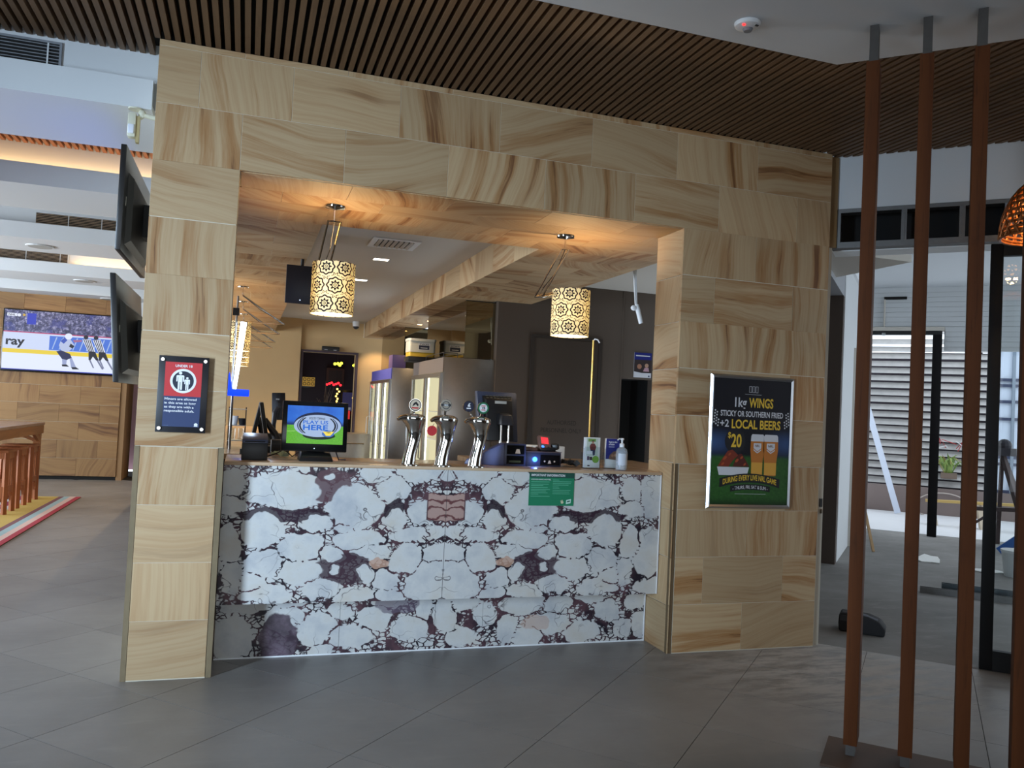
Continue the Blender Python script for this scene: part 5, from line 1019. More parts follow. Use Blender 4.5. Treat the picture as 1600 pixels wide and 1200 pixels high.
MB().box(1.737, 1.985, 4.99, 5.20, CT, CT + 0.090).obj('coin_module', P('recycler_navy', (40, 42, 60), 0.4), t, bevel=0.004); MB().box(1.737, 1.985, 4.985, 5.20, CT + 0.090, CT + 0.096).obj('coin_lid', P('recycler_lid', (88, 74, 74), 0.35), t)
MB().box(1.84, 1.975, 4.986, 4.991, CT + 0.010, CT + 0.075).obj('coin_panel', M_BLACKG, t)
MB().tube([(1.803, 4.991, CT + 0.045), (1.803, 4.984, CT + 0.045)], [0.017, 0.015], 20).obj('blue_lamp', E('blue_lamp', (40, 90, 255), 9), t); point('recycler_glow', (1.803, 4.955, CT + 0.04), 0.35, (0.15, 0.3, 1.0), 0.01)
p = Panel((1.885, 4.9855, CT + 0.02), (1, 0, 0), (0, 0, 1)); mb = MB(); p.poly([(0.006, 0.0), (0.030, 0.0), (0.023, 0.020), (0.013, 0.020)], 0.0004, mb); p.disc(-0.016, 0.014, 0.006, 0.0004, mb, 12); p.disc(0.052, 0.014, 0.006, 0.0004, mb, 12); mb.obj('coin_symbols', P('symbol_tan', (196, 172, 150), 0.6), t)
MB().box(1.745, 1.83, 5.02, 5.18, CT + 0.096, CT + 0.118).obj('coin_tray', P('tray_brown', (96, 66, 58), 0.35), t, bevel=0.006)
t = thing('card_reader', 'small card reader with a lit red screen standing on the cash machine', 'card reader', (1.90, 5.08, CT + 0.097))
MB().box(1.855, 1.965, 5.035, 5.14, CT + 0.097, CT + 0.122).obj('cradle', M_BLACK, t, bevel=0.006); MB().bar((1.955, 5.05, CT + 0.125), (1.985, 5.09, CT + 0.130), 0.05, 0.04).obj('receipt_spool', M_BLACK, t, bevel=0.01)
o_ = Vector((1.852, 5.035, CT + 0.112)); Rv = Vector((0.985, 0.0, -0.08)).normalized(); Uv = Vector((-0.02, 0.42, 0.9)).normalized(); Nv = Rv.cross(Uv)
slab(MB(), 0, 0, 0.082, 0.098, -0.035, 0).obj('handset', P('handset_tan', (112, 84, 76), 0.4), t, bevel=0.004)
p = Panel(o_ + Nv * 0.0006, Rv, Uv); p.rect(0.016, 0.040, 0.066, 0.086, 0).obj('display', E('red_display', (255, 52, 62), 1.5), t); p.disc(0.022, 0.018, 0.010, 0).obj('blue_button', E('blue_button', (60, 120, 255), 3), t); p.disc(0.062, 0.016, 0.007, 0).obj('dark_button', M_BLACK, t)
# white boxes on the rear shelf
t = thing('white_box', 'white cardboard box on the shelf behind the cash machine', 'box', (2.38, 6.3, 1.12)); 
MB().box(2.235, 2.515, 6.25, 6.42, 1.09, 1.205).obj('carton', M_PAPER, t, bevel=0.003); MB().add([(2.235, 6.25, 1.205), (2.235, 6.42, 1.205), (2.16, 6.42, 1.16), (2.16, 6.25, 1.16)], [(0, 1, 2, 3)]).obj('open_flap', M_PAPER, t)
t = thing('rear_bench', 'timber topped work bench behind the bar holding the white box', 'bench', (2.5, 6.35, 0)); MB().box(1.7, 3.3, 6.1, 6.6, 1.05, 1.088).obj('top', M_TOP, t); MB().box(1.72, 3.28, 6.14, 6.58, 0.0, 1.05).obj('carcass', M_BROWNW, t)
tag(crumple((2.06, 5.06, CT + 0.003), 0.15, 0.09, 0.05, 8).obj('crumpled_cloth', M_BLACK), 'crumpled black cloth beside the brochure stands', 'cloth')

# leaflet stands and sanitiser
def leaflets(x0, x1, y, z1, lab, kind):
    t = thing('leaflet_stand', lab, 'leaflet stand', ((x0 + x1) / 2, y, CT), 'acrylic leaflet stands')
    MB().box(x0, x1, y - 0.012, y - 0.009, CT + 0.002, CT + (z1 - CT) * 0.7).box(x0, x1, y + 0.040, y + 0.043, CT + 0.002, z1 - 0.01).box(x0, x1, y - 0.012, y + 0.043, CT, CT + 0.003).box(x0 - 0.003, x0, y - 0.012, y + 0.043, CT, CT + (z1 - CT) * 0.65).box(x1, x1 + 0.003, y - 0.012, y + 0.043, CT, CT + (z1 - CT) * 0.65).obj('acrylic_holder', M_ACRYL, t)
    lf = MB().box(x0 + 0.003, x1 - 0.003, y - 0.004, y + 0.022, CT + 0.005, z1).obj('leaflets', M_PAPER, t, bevel=0.001)
    p = Panel((x0 + 0.003, y - 0.0046, CT + 0.005), (1, 0, 0), (0, 0, 1)); w, h = x1 - x0 - 0.006, z1 - CT - 0.005
    if kind == 'man':
        p.rect(0.10 * w, 0.40 * h, 0.85 * w, 0.97 * h, 0.0004).obj('photo_area', P('photo_pale', (190, 200, 186), 0.5), lf); p.rect(0.2 * w, 0.86 * h, 0.7 * w, 0.96 * h, 0.0007).obj('leaf_print', P('leaf_green', (120, 150, 80), 0.5), lf)
        p.poly([(0.34 * w, 0.60 * h), (0.30 * w, 0.72 * h), (0.40 * w, 0.80 * h), (0.62 * w, 0.80 * h), (0.74 * w, 0.70 * h), (0.68 * w, 0.58 * h)], 0.0009).obj('shirt_print', P('plaid_print', (112, 56, 52), 0.5), lf); p.poly([(0.36 * w, 0.60 * h), (0.68 * w, 0.58 * h), (0.66 * w, 0.42 * h), (0.54 * w, 0.40 * h), (0.50 * w, 0.5 * h), (0.42 * w, 0.42 * h)], 0.0008).obj('jeans_print', P('jeans_print', (50, 56, 84), 0.5), lf)
        p.disc(0.51 * w, 0.845 * h, 0.07 * w, 0.0010, n=14, ry=0.04 * h).obj('face_print', P('skin_print', (170, 122, 96), 0.5), lf); p.rect(0.43 * w, 0.872 * h, 0.60 * w, 0.90 * h, 0.0012).obj('cap_print', M_BLK, lf)
        p.rect(0.12 * w, 0.44 * h, 0.50 * w, 0.55 * h, 0.0014).obj('caption_print', M_OFFW, lf); p.rect(0.16 * w, 0.25 * h, 0.30 * w, 0.38 * h, 0.0008).obj('small_photo_print', P('small_photo', (90, 64, 84), 0.5), lf); p.rect(0.32 * w, 0.25 * h, 0.5 * w, 0.36 * h, 0.0008).obj('small_photo_print', P('small_photo2', (70, 60, 56), 0.5), lf)
        p.disc(0.72 * w, 0.28 * h, 0.22 * w, 0.0010, ry=0.12 * h).obj('green_roundel_print', P('roundel_green', (124, 168, 70), 0.5), lf); p.rect(0.2 * w, 0.05 * h, 0.35 * w, 0.09 * h, 0.0006).obj('logo_print', M_CHAR, lf)
    else:
        p.rect(0, 0.30 * h, w, h, 0.0004).obj('blue_cover_print', P('cover_blue', (36, 44, 120), 0.45), lf); p.text('Ready to dine', 0.2 * w, 0.86 * h, 0.011, 0.0008, M_OFFW, lf, w=0.62 * w, align='L', bold=0.02); p.text('off again', 0.2 * w, 0.78 * h, 0.011, 0.0008, M_OFFW, lf, w=0.42 * w, align='L', bold=0.02); p.rect(0.2 * w, 0.71 * h, 0.62 * w, 0.725 * h, 0.0008).obj('small_print', M_OFFW, lf)
        p.poly([(0.2 * w, 0.30 * h), (0.95 * w, 0.26 * h), (0.95 * w, 0.60 * h), (0.55 * w, 0.56 * h), (0.3 * w, 0.45 * h)], 0.0009).obj('photo_print', P('photo_brown', (120, 92, 76), 0.5), lf); p.disc(0.5 * w, 0.42 * h, 0.10 * w, 0.0012, n=14).obj('face_print', P('skin_print', (170, 122, 96), 0.5), lf); p.disc(0.72 * w, 0.44 * h, 0.10 * w, 0.0012, n=14).obj('face_print', P('skin_print2', (190, 150, 124), 0.5), lf)
leaflets(2.118, 2.232, 4.925, 1.330, 'white leaflet stand with a man in a plaid shirt on the cover', 'man')
leaflets(2.282, 2.385, 4.955, 1.326, 'blue leaflet stand partly behind the sanitiser bottle', 'blue')
t = thing('sanitiser_bottle', 'clear pump bottle of hand sanitiser at the right end of the counter', 'bottle', (2.342, 4.83, CT))
MB().lathe([(0.030, 0.0), (0.037, 0.004), (0.038, 0.02), (0.038, 0.115), (0.034, 0.135), (0.018, 0.150), (0.014, 0.152)], (2.342, 4.83, CT), 24).obj('bottle', P('bottle_plastic', (214, 222, 230), 0.15, alpha=0.30), t, smooth=True)
MB().lathe([(0.033, 0.006), (0.034, 0.03), (0.034, 0.09), (0.02, 0.10)], (2.342, 4.83, CT), 20).obj('gel', P('sanitiser_gel', (190, 200, 208), 0.15, alpha=0.35), t, smooth=True)
vs = [(2.342 + 0.0386 * math.cos(a), 4.83 + 0.0386 * math.sin(a), CT + z) for z in (0.035, 0.110) for a in [-2.6 + 2.2 * k / 10 for k in range(11)]]
MB().add(vs, [(k, k + 1, 11 + k + 1, 11 + k) for k in range(10)]).obj('label', P('bottle_label', (200, 206, 216), 0.5), t, smooth=True)
MB().lathe([(0.016, 0.150), (0.016, 0.172), (0.010, 0.175), (0.006, 0.176), (0.006, 0.195), (0.013, 0.197), (0.012, 0.208)], (2.342, 4.83, CT), 16).tube([(2.342, 4.83, CT + 0.202), (2.315, 4.82, CT + 0.204), (2.304, 4.817, CT + 0.196)], 0.0045, 8).obj('pump', M_TRIMW, t, smooth=True)

# pole, hanging cable, notice on the taupe wall
t = thing('brass_pole', 'thin brass pole with a hooked top standing behind the counter', 'pole', (2.628, 6.02, 0)); MB().tube([(2.632, 6.02, 0.0), (2.628, 6.02, 2.075)], 0.009, 10).obj('shaft', M_BRASS, t, smooth=True); MB().tube([(2.628, 6.02, 2.07), (2.634, 6.01, 2.085), (2.655, 6.0, 2.08), (2.668, 5.99, 2.055)], 0.006, 8).obj('hook', M_OFFW, t, smooth=True)
t = thing('hanging_cable', 'white cable with a plastic fitting dangling from the ceiling by the taupe wall', 'cable', (3.27, 6.6, 2.32))
MB().tube([(3.245, 6.6, 2.955), (3.235, 6.6, 2.85), (3.255, 6.6, 2.65), (3.275, 6.6, 2.47)], 0.008, 7).tube([(3.27, 6.6, 2.955), (3.26, 6.6, 2.80), (3.275, 6.6, 2.60), (3.285, 6.6, 2.47)], 0.007, 7).obj('cable', M_CABLE, t, smooth=True)
MB().tube([(3.278, 6.59, 2.48), (3.29, 6.58, 2.43), (3.325, 6.58, 2.315)], [0.018, 0.022, 0.020], 10).obj('fitting', M_TRIMW, t, smooth=True); MB().ball((3.248, 6.58, 2.448), 0.03, 0.02, 0.025).obj('knob', M_TRIMW, t, smooth=True); MB().lathe([(0.03, 0), (0.03, 0.006)], (3.257, 6.6, 2.949), 14).obj('rose', M_CHAR, t)
t = tag(MB().box(4.345, 4.572, 8.731, 8.737, 1.945, 2.24).obj('wall_notice', P('notice_white', (214, 214, 218), 0.5)), 'blue and white notice with a photo on the taupe wall over the dark recess', 'notice')
p = Panel((4.345, 8.7305, 1.945), (1, 0, 0), (0, 0, 1)); p.rect(0, 0.20, 0.227, 0.295, 0).obj('blue_header', P('cover_blue', (36, 44, 120), 0.45), t); p.rect(0.02, 0.252, 0.205, 0.264, 0.0006).obj('header_text', M_OFFW, t)
p.poly([(0, 0.07), (0.10, 0.055), (0.227, 0.06), (0.227, 0.215), (0, 0.21)], 0.0005).obj('photo_print', P('photo_dark', (58, 48, 48), 0.5), t); p.disc(0.07, 0.13, 0.03, 0.001, n=14).obj('face_print', P('skin_print', (170, 122, 96), 0.5), t); p.disc(0.165, 0.145, 0.025, 0.001, n=14).obj('face_print', P('skin_print2', (190, 150, 124), 0.5), t); p.poly([(0.12, 0.075), (0.20, 0.075), (0.19, 0.12), (0.14, 0.12)], 0.001).obj('blouse_print', P('blouse_pink', (190, 150, 160), 0.5), t); p.rect(0.19, 0.012, 0.207, 0.029, 0.0005).obj('logo_print', M_NAVY, t)

# ---------------------------------------------------------------- fridges, mirrors, buckets
def fridge(y0, y1, z1, lab, n, lit):
    t = thing('bar_fridge', lab, 'fridge', (2.35, (y0 + y1) / 2, 0), 'glass-door fridges along the right of the bar')
    xf, xb = 2.055, 2.655
    MB().box(xf, xb, y0, y0 + 0.03, 0.0, z1).box(xf, xb, y1 - 0.03, y1, 0.0, z1).box(xb - 0.03, xb, y0 + 0.03, y1 - 0.03, 0.0, z1).box(xf, xb - 0.03, y0 + 0.03, y1 - 0.03, z1 - 0.03, z1).box(xf, xb - 0.03, y0 + 0.03, y1 - 0.03, 0.0, 0.12).obj('cabinet', M_STEEL, t, bevel=0.002)
    MB().box(xf - 0.012, xf, y0 + 0.002, y1 - 0.002, z1 - 0.165, z1 - 0.004).obj('header_panel', P('fridge_header' + ('_blue' if lit else ''), (64, 70, 150) if lit else (116, 108, 104), 0.4), t)
    MB().box(xb - 0.045, xb - 0.032, y0 + 0.04, y1 - 0.04, 0.14, z1 - 0.04).box(xf + 0.01, xb - 0.05, y1 - 0.042, y1 - 0.032, 0.14, z1 - 0.18).obj('liner', E('glowing_liner', (250, 240, 196), 1.1), t)  # liner emits by itself, standing in for light inside the fridge
    w = (y1 - y0 - 0.02) / n
    for k in range(n):
        a, b_ = y0 + 0.01 + k * w, y0 + 0.01 + (k + 1) * w; f = 0.045; z0, zt = 0.12, z1 - 0.175
        d = MB().box(xf - 0.035, xf - 0.003, a + 0.003, a + f, z0, zt).box(xf - 0.035, xf - 0.003, b_ - f, b_ - 0.003, z0, zt).box(xf - 0.035, xf - 0.003, a + f, b_ - f, z0, z0 + f).box(xf - 0.035, xf - 0.003, a + f, b_ - f, zt - f, zt).obj('door', M_ALU, t)
        MB().box(xf - 0.028, xf - 0.022, a + f, b_ - f, z0 + f, zt - f).obj('pane', M_GLASS, d); MB().tube([(xf - 0.036, b_ - 0.03, 0.85), (xf - 0.07, b_ - 0.03, 0.87), (xf - 0.07, b_ - 0.03, 1.25), (xf - 0.036, b_ - 0.03, 1.27)], 0.008, 8).obj('handle', M_ALU, d, smooth=True)
        MB().tube([(xf + 0.02, a + 0.02, 0.2), (xf + 0.02, a + 0.02, zt - 0.03)], 0.012, 8).obj('light_tube', E('fridge_tube', (255, 250, 226), 5.0), t)
        for z in (0.45, 0.78, 1.10, 1.42):
            MB().box(xf + 0.03, xb - 0.05, a + 0.03, b_ - 0.03, z, z + 0.008).obj('shelf', M_TRIMW, t)
    return t
fridge(8.765, 10.43, 2.035, 'tall stainless two-door fridge nearest the counter', 2, False)
fridge(12.12, 14.10, 2.035, 'second glass-door fridge with a blue lit header, deeper in the bar', 3, True)
def mirror_box(y0, y1, lab):
    t = thing('mirrored_box', lab, 'mirror', (2.48, (y0 + y1) / 2, 2.045), 'mirrored boxes above the fridges')
    MB().box(2.305, 2.655, y0 + 0.012, y1 - 0.012, 2.045, 2.685).obj('core', M_DARK, t)
    mid = (y0 + y1) / 2
    MB().box(2.296, 2.304, y0, y1, 2.045, 2.69).obj('side_mirror', M_MIRROR, t); MB().box(2.305, 2.655, y0, y0 + 0.008, 2.045, 2.69).obj('end_mirror', M_MIRROR, t); MB().box(2.655, 2.663, y0, y0 + 0.02, 2.045, 2.69).box(2.292, 2.663, y0 - 0.001, y0 + 0.02, 2.686, 2.693).obj('edge_bead', M_BLACK, t)
mirror_box(8.845, 10.86, 'near mirrored box over the stainless fridge'); mirror_box(12.55, 14.75, 'far mirrored box over the blue lit fridge')
t = thing('snack_bucket', 'white plastic tub with a yellow base and a label, standing on the near fridge', 'tub', (2.07, 10.2, 2.10))
def rounded(x0, x1, y0, y1, r, n=4):
    pts = []
    for cx_, cy_, a0 in ((x1 - r, y1 - r, 0), (x0 + r, y1 - r, PI / 2), (x0 + r, y0 + r, PI), (x1 - r, y0 + r, 1.5 * PI)):
        for k in range(n + 1): a = a0 + PI / 2 * k / n; pts.append((cx_ + r * math.cos(a), cy_ + r * math.sin(a)))
    return pts
MB().prism(rounded(1.905, 2.245, 10.08, 10.34, 0.03), 2.155, 2.295).obj('tub', P('tub_white', (206, 204, 190), 0.45), t, smooth=True); MB().prism(rounded(1.909, 2.241, 10.084, 10.336, 0.03), 2.10, 2.155).obj('yellow_base', P('tub_yellow', (214, 176, 54), 0.45), t, smooth=True); MB().prism(rounded(1.897, 2.253, 10.072, 10.348, 0.035), 2.295, 2.325).obj('lid', P('tub_lid', (220, 218, 206), 0.4), t, smooth=True)
p = Panel((2.02, 10.0795, 2.185), (1, 0, 0), (0, 0, 1)); p.rect(0, 0, 0.15, 0.09, 0).obj('label', M_OFFW, t); p.rect(0.008, 0.006, 0.142, 0.058, 0.0006).obj('label_band', P('label_navy', (40, 44, 66), 0.5), t); p.text('SNACKS', 0.075, 0.065, 0.016, 0.0006, P('label_navy', (40, 44, 66), 0.5), t, w=0.12, bold=0.02); p.rect(0.03, 0.022, 0.12, 0.03, 0.001).obj('label_line', M_OFFW, t)
p2 = Panel((1.9045, 10.32, 2.17), (0, -1, 0), (0, 0, 1)); p2.rect(0.02, 0.0, 0.2, 0.11, 0).obj('side_label', P('side_label', (196, 200, 190), 0.5), t)
tag(MB().box(1.90, 2.26, 10.06, 10.36, 2.037, 2.0985).obj('tray', M_BLACK, bevel=0.004), 'black tray under the white tub on top of the fridge', 'tray')
t = thing('wire_rack', 'low wire rack on top of the near fridge in front of the mirror', 'rack', (2.17, 9.5, 2.037))
MB().tube([(2.10, 9.0, 2.10), (2.10, 9.95, 2.10), (2.26, 9.95, 2.10), (2.26, 9.0, 2.10), (2.10, 9.0, 2.10)], 0.004, 6).obj('rail', M_CHAR, t)
for x, y in ((2.10, 9.0), (2.10, 9.95), (2.26, 9.0), (2.26, 9.95)): MB().tube([(x, y, 2.037), (x, y, 2.10)], 0.004, 6).obj('leg', M_CHAR, t)
tag(MB().box(2.08, 2.285, 12.3, 12.62, 2.04, 2.24).obj('purple_box', P('purple_carton', (62, 48, 92), 0.6), bevel=0.004), 'purple carton on top of the blue lit fridge', 'box')
# ---------------------------------------------------------------- left side bar: counter, tills, glowing tube, glass rack
t = thing('side_counter', 'long side counter running down the left of the bar', 'counter', (-0.12, 9.5, 0)); MB().box(-0.42, 0.34, 6.4, 12.8, 1.02, 1.06).obj('worktop', M_TOP, t); MB().box(-0.40, 0.30, 6.44, 12.76, 0, 1.02).obj('carcass', M_BROWNW, t)
SZ = 1.06
t = thing('light_tube', 'glowing white light tube on a blue lit stand beside the left pier', 'lamp', (-0.08, 6.9, SZ))
MB().tube([(-0.088, 6.9, 1.545), (-0.062, 6.9, 1.86), (-0.047, 6.9, 2.085)], [0.014, 0.020, 0.024], 12).obj('tube', E('tube_white', (196, 222, 255), 7), t, smooth=True)
MB().box(-0.17, 0.026, 6.84, 6.96, 1.49, 1.545).obj('blue_base', E('tube_blue', (16, 66, 255), 1.5), t, bevel=0.005); MB().prism([(-0.17, 1.545), (-0.105, 1.545), (-0.13, 1.68)], 6.86, 6.94, 'y').obj('blue_bracket', E('tube_blue', (16, 66, 255), 1.5), t)
MB().tube([(-0.10, 6.94, SZ), (-0.10, 6.94, 1.49)], 0.010, 8).tube([(-0.11, 6.95, 1.545), (-0.10, 6.95, 2.30)], 0.008, 8).obj('support', M_STEEL, t); MB().box(-0.135, -0.085, 6.93, 6.97, 2.14, 2.20).obj('clamp', M_BLACK, t)
point('tube_glow', (0.02, 6.8, 1.8), 5, (0.55, 0.72, 1.0), 0.05)
t = thing('glass_rack', 'metal frame rack of bar ware under the blue lit stand', 'rack', (-0.06, 7.2, SZ))
for x, y in ((-0.12, 7.1), (0.012, 7.1), (-0.12, 7.35), (0.012, 7.35)): MB().tube([(x, y, SZ), (x, y, 1.40)], 0.005, 6).obj('post', M_CHROME, t)
for z in (1.12, 1.245, 1.38): MB().box(-0.125, 0.017, 7.095, 7.355, z, z + 0.006).obj('shelf', M_STEEL, t)
tag(MB().lathe([(0.022, 0), (0.030, 0.07), (0.030, 0.075)], (-0.075, 7.15, 1.2515), 14).obj('cup', P('white_cup', (210, 206, 200), 0.4), smooth=True), 'white cup on the middle shelf of the metal rack', 'cup')
tag(MB().lathe([(0.022, 0), (0.032, 0.055), (0.034, 0.058)], (-0.015, 7.15, 1.251), 14).obj('measure', M_CHAR, smooth=True), 'dark measure cup beside the white cup on the rack', 'cup')
for i, x in enumerate((-0.085, -0.02)): tag(MB().lathe([(0.022, 0), (0.026, 0.10), (0.024, 0.10), (0.020, 0.006)], (x, 7.15, 1.126), 14, cap=False).obj('tumbler', M_ACRYL, smooth=True), ('clear tumbler on the low shelf of the metal rack, nearer the pier', 'clear tumbler on the low shelf of the metal rack, nearer the tills')[i], 'glass', 'tumblers on the metal rack')
def side_till(x, y, lean, lab):
    t = thing('side_till', lab, 'till', (x, y, SZ), 'tills on the side counter')
    d = lean
    MB().bar((x - 0.02, y, SZ + 0.13), (x + d, y, SZ + 0.39), 0.30, 0.030, (1, 0, 0)).obj('screen', M_BLACK, t, bevel=0.005)
    MB().tube([(x + 0.10, y, SZ + 0.02), (x + 0.05, y, SZ + 0.14), (x + 0.5 * d, y, SZ + 0.26)], [0.045, 0.03, 0.02], 10).obj('stand', M_CHAR, t, smooth=True); MB().box(x - 0.06, x + 0.16, y - 0.12, y + 0.12, SZ, SZ + 0.05).obj('base', M_BLACK, t, bevel=0.008)
side_till(0.10, 7.13, 0.03, 'side-on black till with an upright screen beside the metal rack'); side_till(0.19, 6.75, -0.07, 'side-on black till whose screen leans back to the left')
t = thing('tall_terminal', 'tall black terminal on a post seen from behind left of the till screen', 'terminal', (0.28, 7.5, SZ))
MB().bar((0.29, 7.5, 1.30), (0.278, 7.56, 1.535), 0.115, 0.035, (0, 1, 0)).obj('screen', M_BLACK, t, bevel=0.005); MB().box(0.255, 0.285, 7.47, 7.475, 1.475, 1.487).obj('maker_plate', P('plate_grey', (170, 166, 156), 0.5), t); MB().tube([(0.25, 7.5, SZ), (0.248, 7.48, 1.26), (0.255, 7.46, 1.36), (0.275, 7.49, 1.40)], [0.02, 0.02, 0.026, 0.022], 10).obj('post', M_CHAR, t, smooth=True); MB().box(0.17, 0.33, 7.40, 7.6, SZ, SZ + 0.12).obj('base', M_BLACK, t, bevel=0.008)
t = thing('small_till_box', 'black receipt box on the side counter behind the counter printer', 'printer', (0.26, 6.55, SZ)); MB().box(0.205, 0.315, 6.48, 6.62, SZ, SZ + 0.11).obj('body', M_BLACK, t, bevel=0.006); MB().box(0.215, 0.305, 6.479, 6.483, SZ + 0.075, SZ + 0.083).obj('slot', M_CHAR, t)
# low trays and a steel bin against the far end, seen below the till screen
t = thing('glass_washer', 'steel glass washer under the far doorway', 'machine', (1.55, 13.2, 0)); MB().box(1.2, 1.90, 12.9, 13.5, 0, 1.0).obj('body', M_STEEL, t, bevel=0.005); MB().tube([(1.30, 12.89, 0.85), (1.80, 12.89, 0.85)], 0.012, 8).obj('handle', M_CHROME, t)

# ---------------------------------------------------------------- far doorway: exit light, bell, dim room with fairy lights
t = thing('exit_light', 'small black box light over the far doorway', 'light', (1.43, 15.25, 2.40)); MB().box(1.276, 1.588, 15.20, 15.298, 2.415, 2.49).obj('housing', M_BLACK, t, bevel=0.004)
for x in (1.345, 1.505): MB().box(x - 0.025, x + 0.03, 15.197, 15.201, 2.422, 2.432).obj('lens', P('lens_grey', (170, 170, 176), 0.3), t)
t = thing('fire_call_point', 'red call point box on the right jamb of the far doorway', 'alarm', (1.80, 15.2, 1.18)); MB().box(1.762, 1.835, 15.16, 15.26, 1.178, 1.335).obj('box', E('glowing_red_box', (235, 40, 40), 0.7), t, bevel=0.005); MB().box(1.755, 1.84, 15.165, 15.26, 1.345, 1.395).obj('cap', M_GREY, t)  # red box is no lamp; its brightness is painted as emission
t = thing('fairy_lights', 'string of warm fairy lights hanging in the dim room through the doorway', 'lights', (1.72, 17.0, 1.3)); r = random.Random(5)
pts = [(1.76 + r.uniform(-0.02, 0.02), 17.0, 1.25 + 0.05 * k) for k in range(11)]; MB().tube([(1.76, 17.0, 1.2), (1.75, 17.0, 2.4), (1.75, 17.0, 3.0)], 0.004, 5).obj('wire', M_BLACK, t)
YB = E('fairy_yellow', (255, 206, 96), 5); RB = E('fairy_red', (255, 30, 40), 4)
for i, pq in enumerate(pts): MB().ball((pq[0] + (0.05 if i % 3 == 0 else 0), pq[1], pq[2]), 0.020, n=8, m=5).obj('bulb', YB, t)
for x, z in ((1.70, 2.26), (1.76, 2.27), (1.80, 2.24), (1.83, 2.28)): MB().ball((x, 17.0, z), 0.030, n=8, m=5).obj('bulb', E('fairy_lime', (230, 240, 60), 4), t)
for k in range(7): MB().ball((1.56 + k * 0.045, 16.95, 1.83 + 0.02 * (k % 3)), 0.026, 0.02, 0.022, 8, 5).obj('red_bulb', RB, t)
t = thing('fairy_lights', 'string of red and warm fairy lights against the right side of the doorway', 'lights', (2.10, 17.0, 1.3)); MB().tube([(2.13, 17.0, 1.2), (2.13, 17.0, 3.0)], 0.004, 5).obj('wire', M_BLACK, t)
for k in range(11): MB().ball((2.12 + r.uniform(-0.02, 0.02), 17.0, 1.27 + 0.062 * k), 0.017, n=8, m=5).obj('bulb' if k % 3 else 'red_bulb', YB if k % 3 else RB, t)
for x, z in ((2.08, 2.25), (2.11, 2.28)): MB().ball((x, 17.0, z), 0.026, n=8, m=5).obj('bulb', E('fairy_lime', (230, 240, 60), 4), t)
t = thing('branch_decoration', 'pale branching twig arrangement in the dim room through the doorway', 'decoration', (1.50, 16.6, 0)); r = random.Random(9)
M_TWIG = P('pale_twig', (150, 134, 122), 0.7); MB().tube([(1.50, 16.6, 0.9), (1.50, 16.6, 1.40)], 0.02, 7).obj('stem', M_TWIG, t); MB().lathe([(0.10, 0), (0.14, 0.5), (0.09, 0.95)], (1.50, 16.6, 0), 14).obj('vase', M_CHAR, t, smooth=True)
for k in range(16):
    a = r.uniform(-1.1, 1.1); l = r.uniform(0.25, 0.62); b0 = 1.18 + r.uniform(0, 0.2); x1 = 1.50 + math.sin(a) * l * 0.6; z1 = b0 + math.cos(a) * l; MB().tube([(1.50, 16.6, b0), (1.50 + (x1 - 1.5) * 0.5 + r.uniform(-.03, .03), 16.6 + r.uniform(-.08, .08), (b0 + z1) / 2 - 0.03), (x1, 16.6 + r.uniform(-.1, .1), z1)], [0.010, 0.008, 0.004], 5).obj('twig', M_TWIG, t)
t = thing('patterned_lantern', 'square gold patterned lantern on the dark wall through the doorway', 'lantern', (1.19, 16.9, 1.77)); 
MB().box(1.07, 1.31, 16.88, 16.95, 1.775, 1.955).obj('box', E('lantern_gold', (190, 150, 70), 0.55), t)
p = Panel((1.07, 16.879, 1.775), (1, 0, 0), (0, 0, 1))
for i in range(3):
    for j in range(2): p.ring(0.04 + i * 0.08, 0.048 + j * 0.085, 0.022, 0.034, 0.0005, n=12).obj('ring_motif', M_BLK, t)
MB().box(1.06, 1.32, 16.95, 18.99, 1.775, 1.80).obj('bracket', M_DARK, t)
t = thing('wall_picture', 'faint framed picture at the back of the dim room', 'picture', (1.95, 18.97, 2.0)); MB().box(1.72, 2.12, 18.95, 18.995, 1.85, 2.25).obj('frame', P('picture_brown', (70, 46, 36), 0.6), t); MB().box(1.77, 2.07, 18.945, 18.951, 1.90, 2.20).obj('print', P('picture_print', (46, 36, 34), 0.6), t)
t = thing('display_cabinet', 'dark glass cabinet with a dim blue glow through the doorway', 'cabinet', (2.1, 18.0, 0)); MB().box(1.95, 2.35, 17.8, 18.3, 0, 1.75).obj('cabinet', M_BLACKG, t); MB().box(1.98, 2.30, 17.795, 17.801, 1.30, 1.70).obj('glow_panel', E('cab_glow', (60, 60, 110), 0.35), t)
point('dim_room_glow', (1.6, 17.6, 2.4), 4, (1.0, 0.5, 0.5), 0.1)

# ---------------------------------------------------------------- lounge furniture
rug = thing('rug', 'striped rug with yellow, plum, blue, pink and red bands under the high table', 'rug', (-3.0, 9.5, 0))
MB().box(-4.6, -2.068, 6.0, 12.52, 0.001, 0.009).obj('backing', P('rug_backing', (90, 80, 70), 0.95), rug)
for x0, x1, c, nm in ((-2.13, -2.068, (160, 44, 62), 'red_stripe'), (-2.20, -2.13, (206, 178, 170), 'pink_stripe'), (-2.275, -2.20, (150, 178, 186), 'blue_stripe'), (-2.335, -2.275, (118, 76, 84), 'plum_stripe'), (-2.62, -2.335, (186, 160, 82), 'yellow_stripe'), (-2.70, -2.62, (190, 190, 190), 'grey_stripe'), (-2.80, -2.70, (140, 34, 80), 'magenta_stripe'), (-3.2, -2.80, (170, 160, 150), 'grey_stripe'), (-4.6, -3.2, (150, 120, 80), 'tan_stripe')):
    MB().box(x0, x1, 6.0, 12.52, 0.009, 0.013).obj(nm, P('rug_' + nm, c, 0.95, noise=0.12, nscale=60), rug)
RZ = 0.013
t = thing('high_table', 'high timber table with a corner brace at the left edge of the room', 'table', (-2.95, 10.4, RZ))
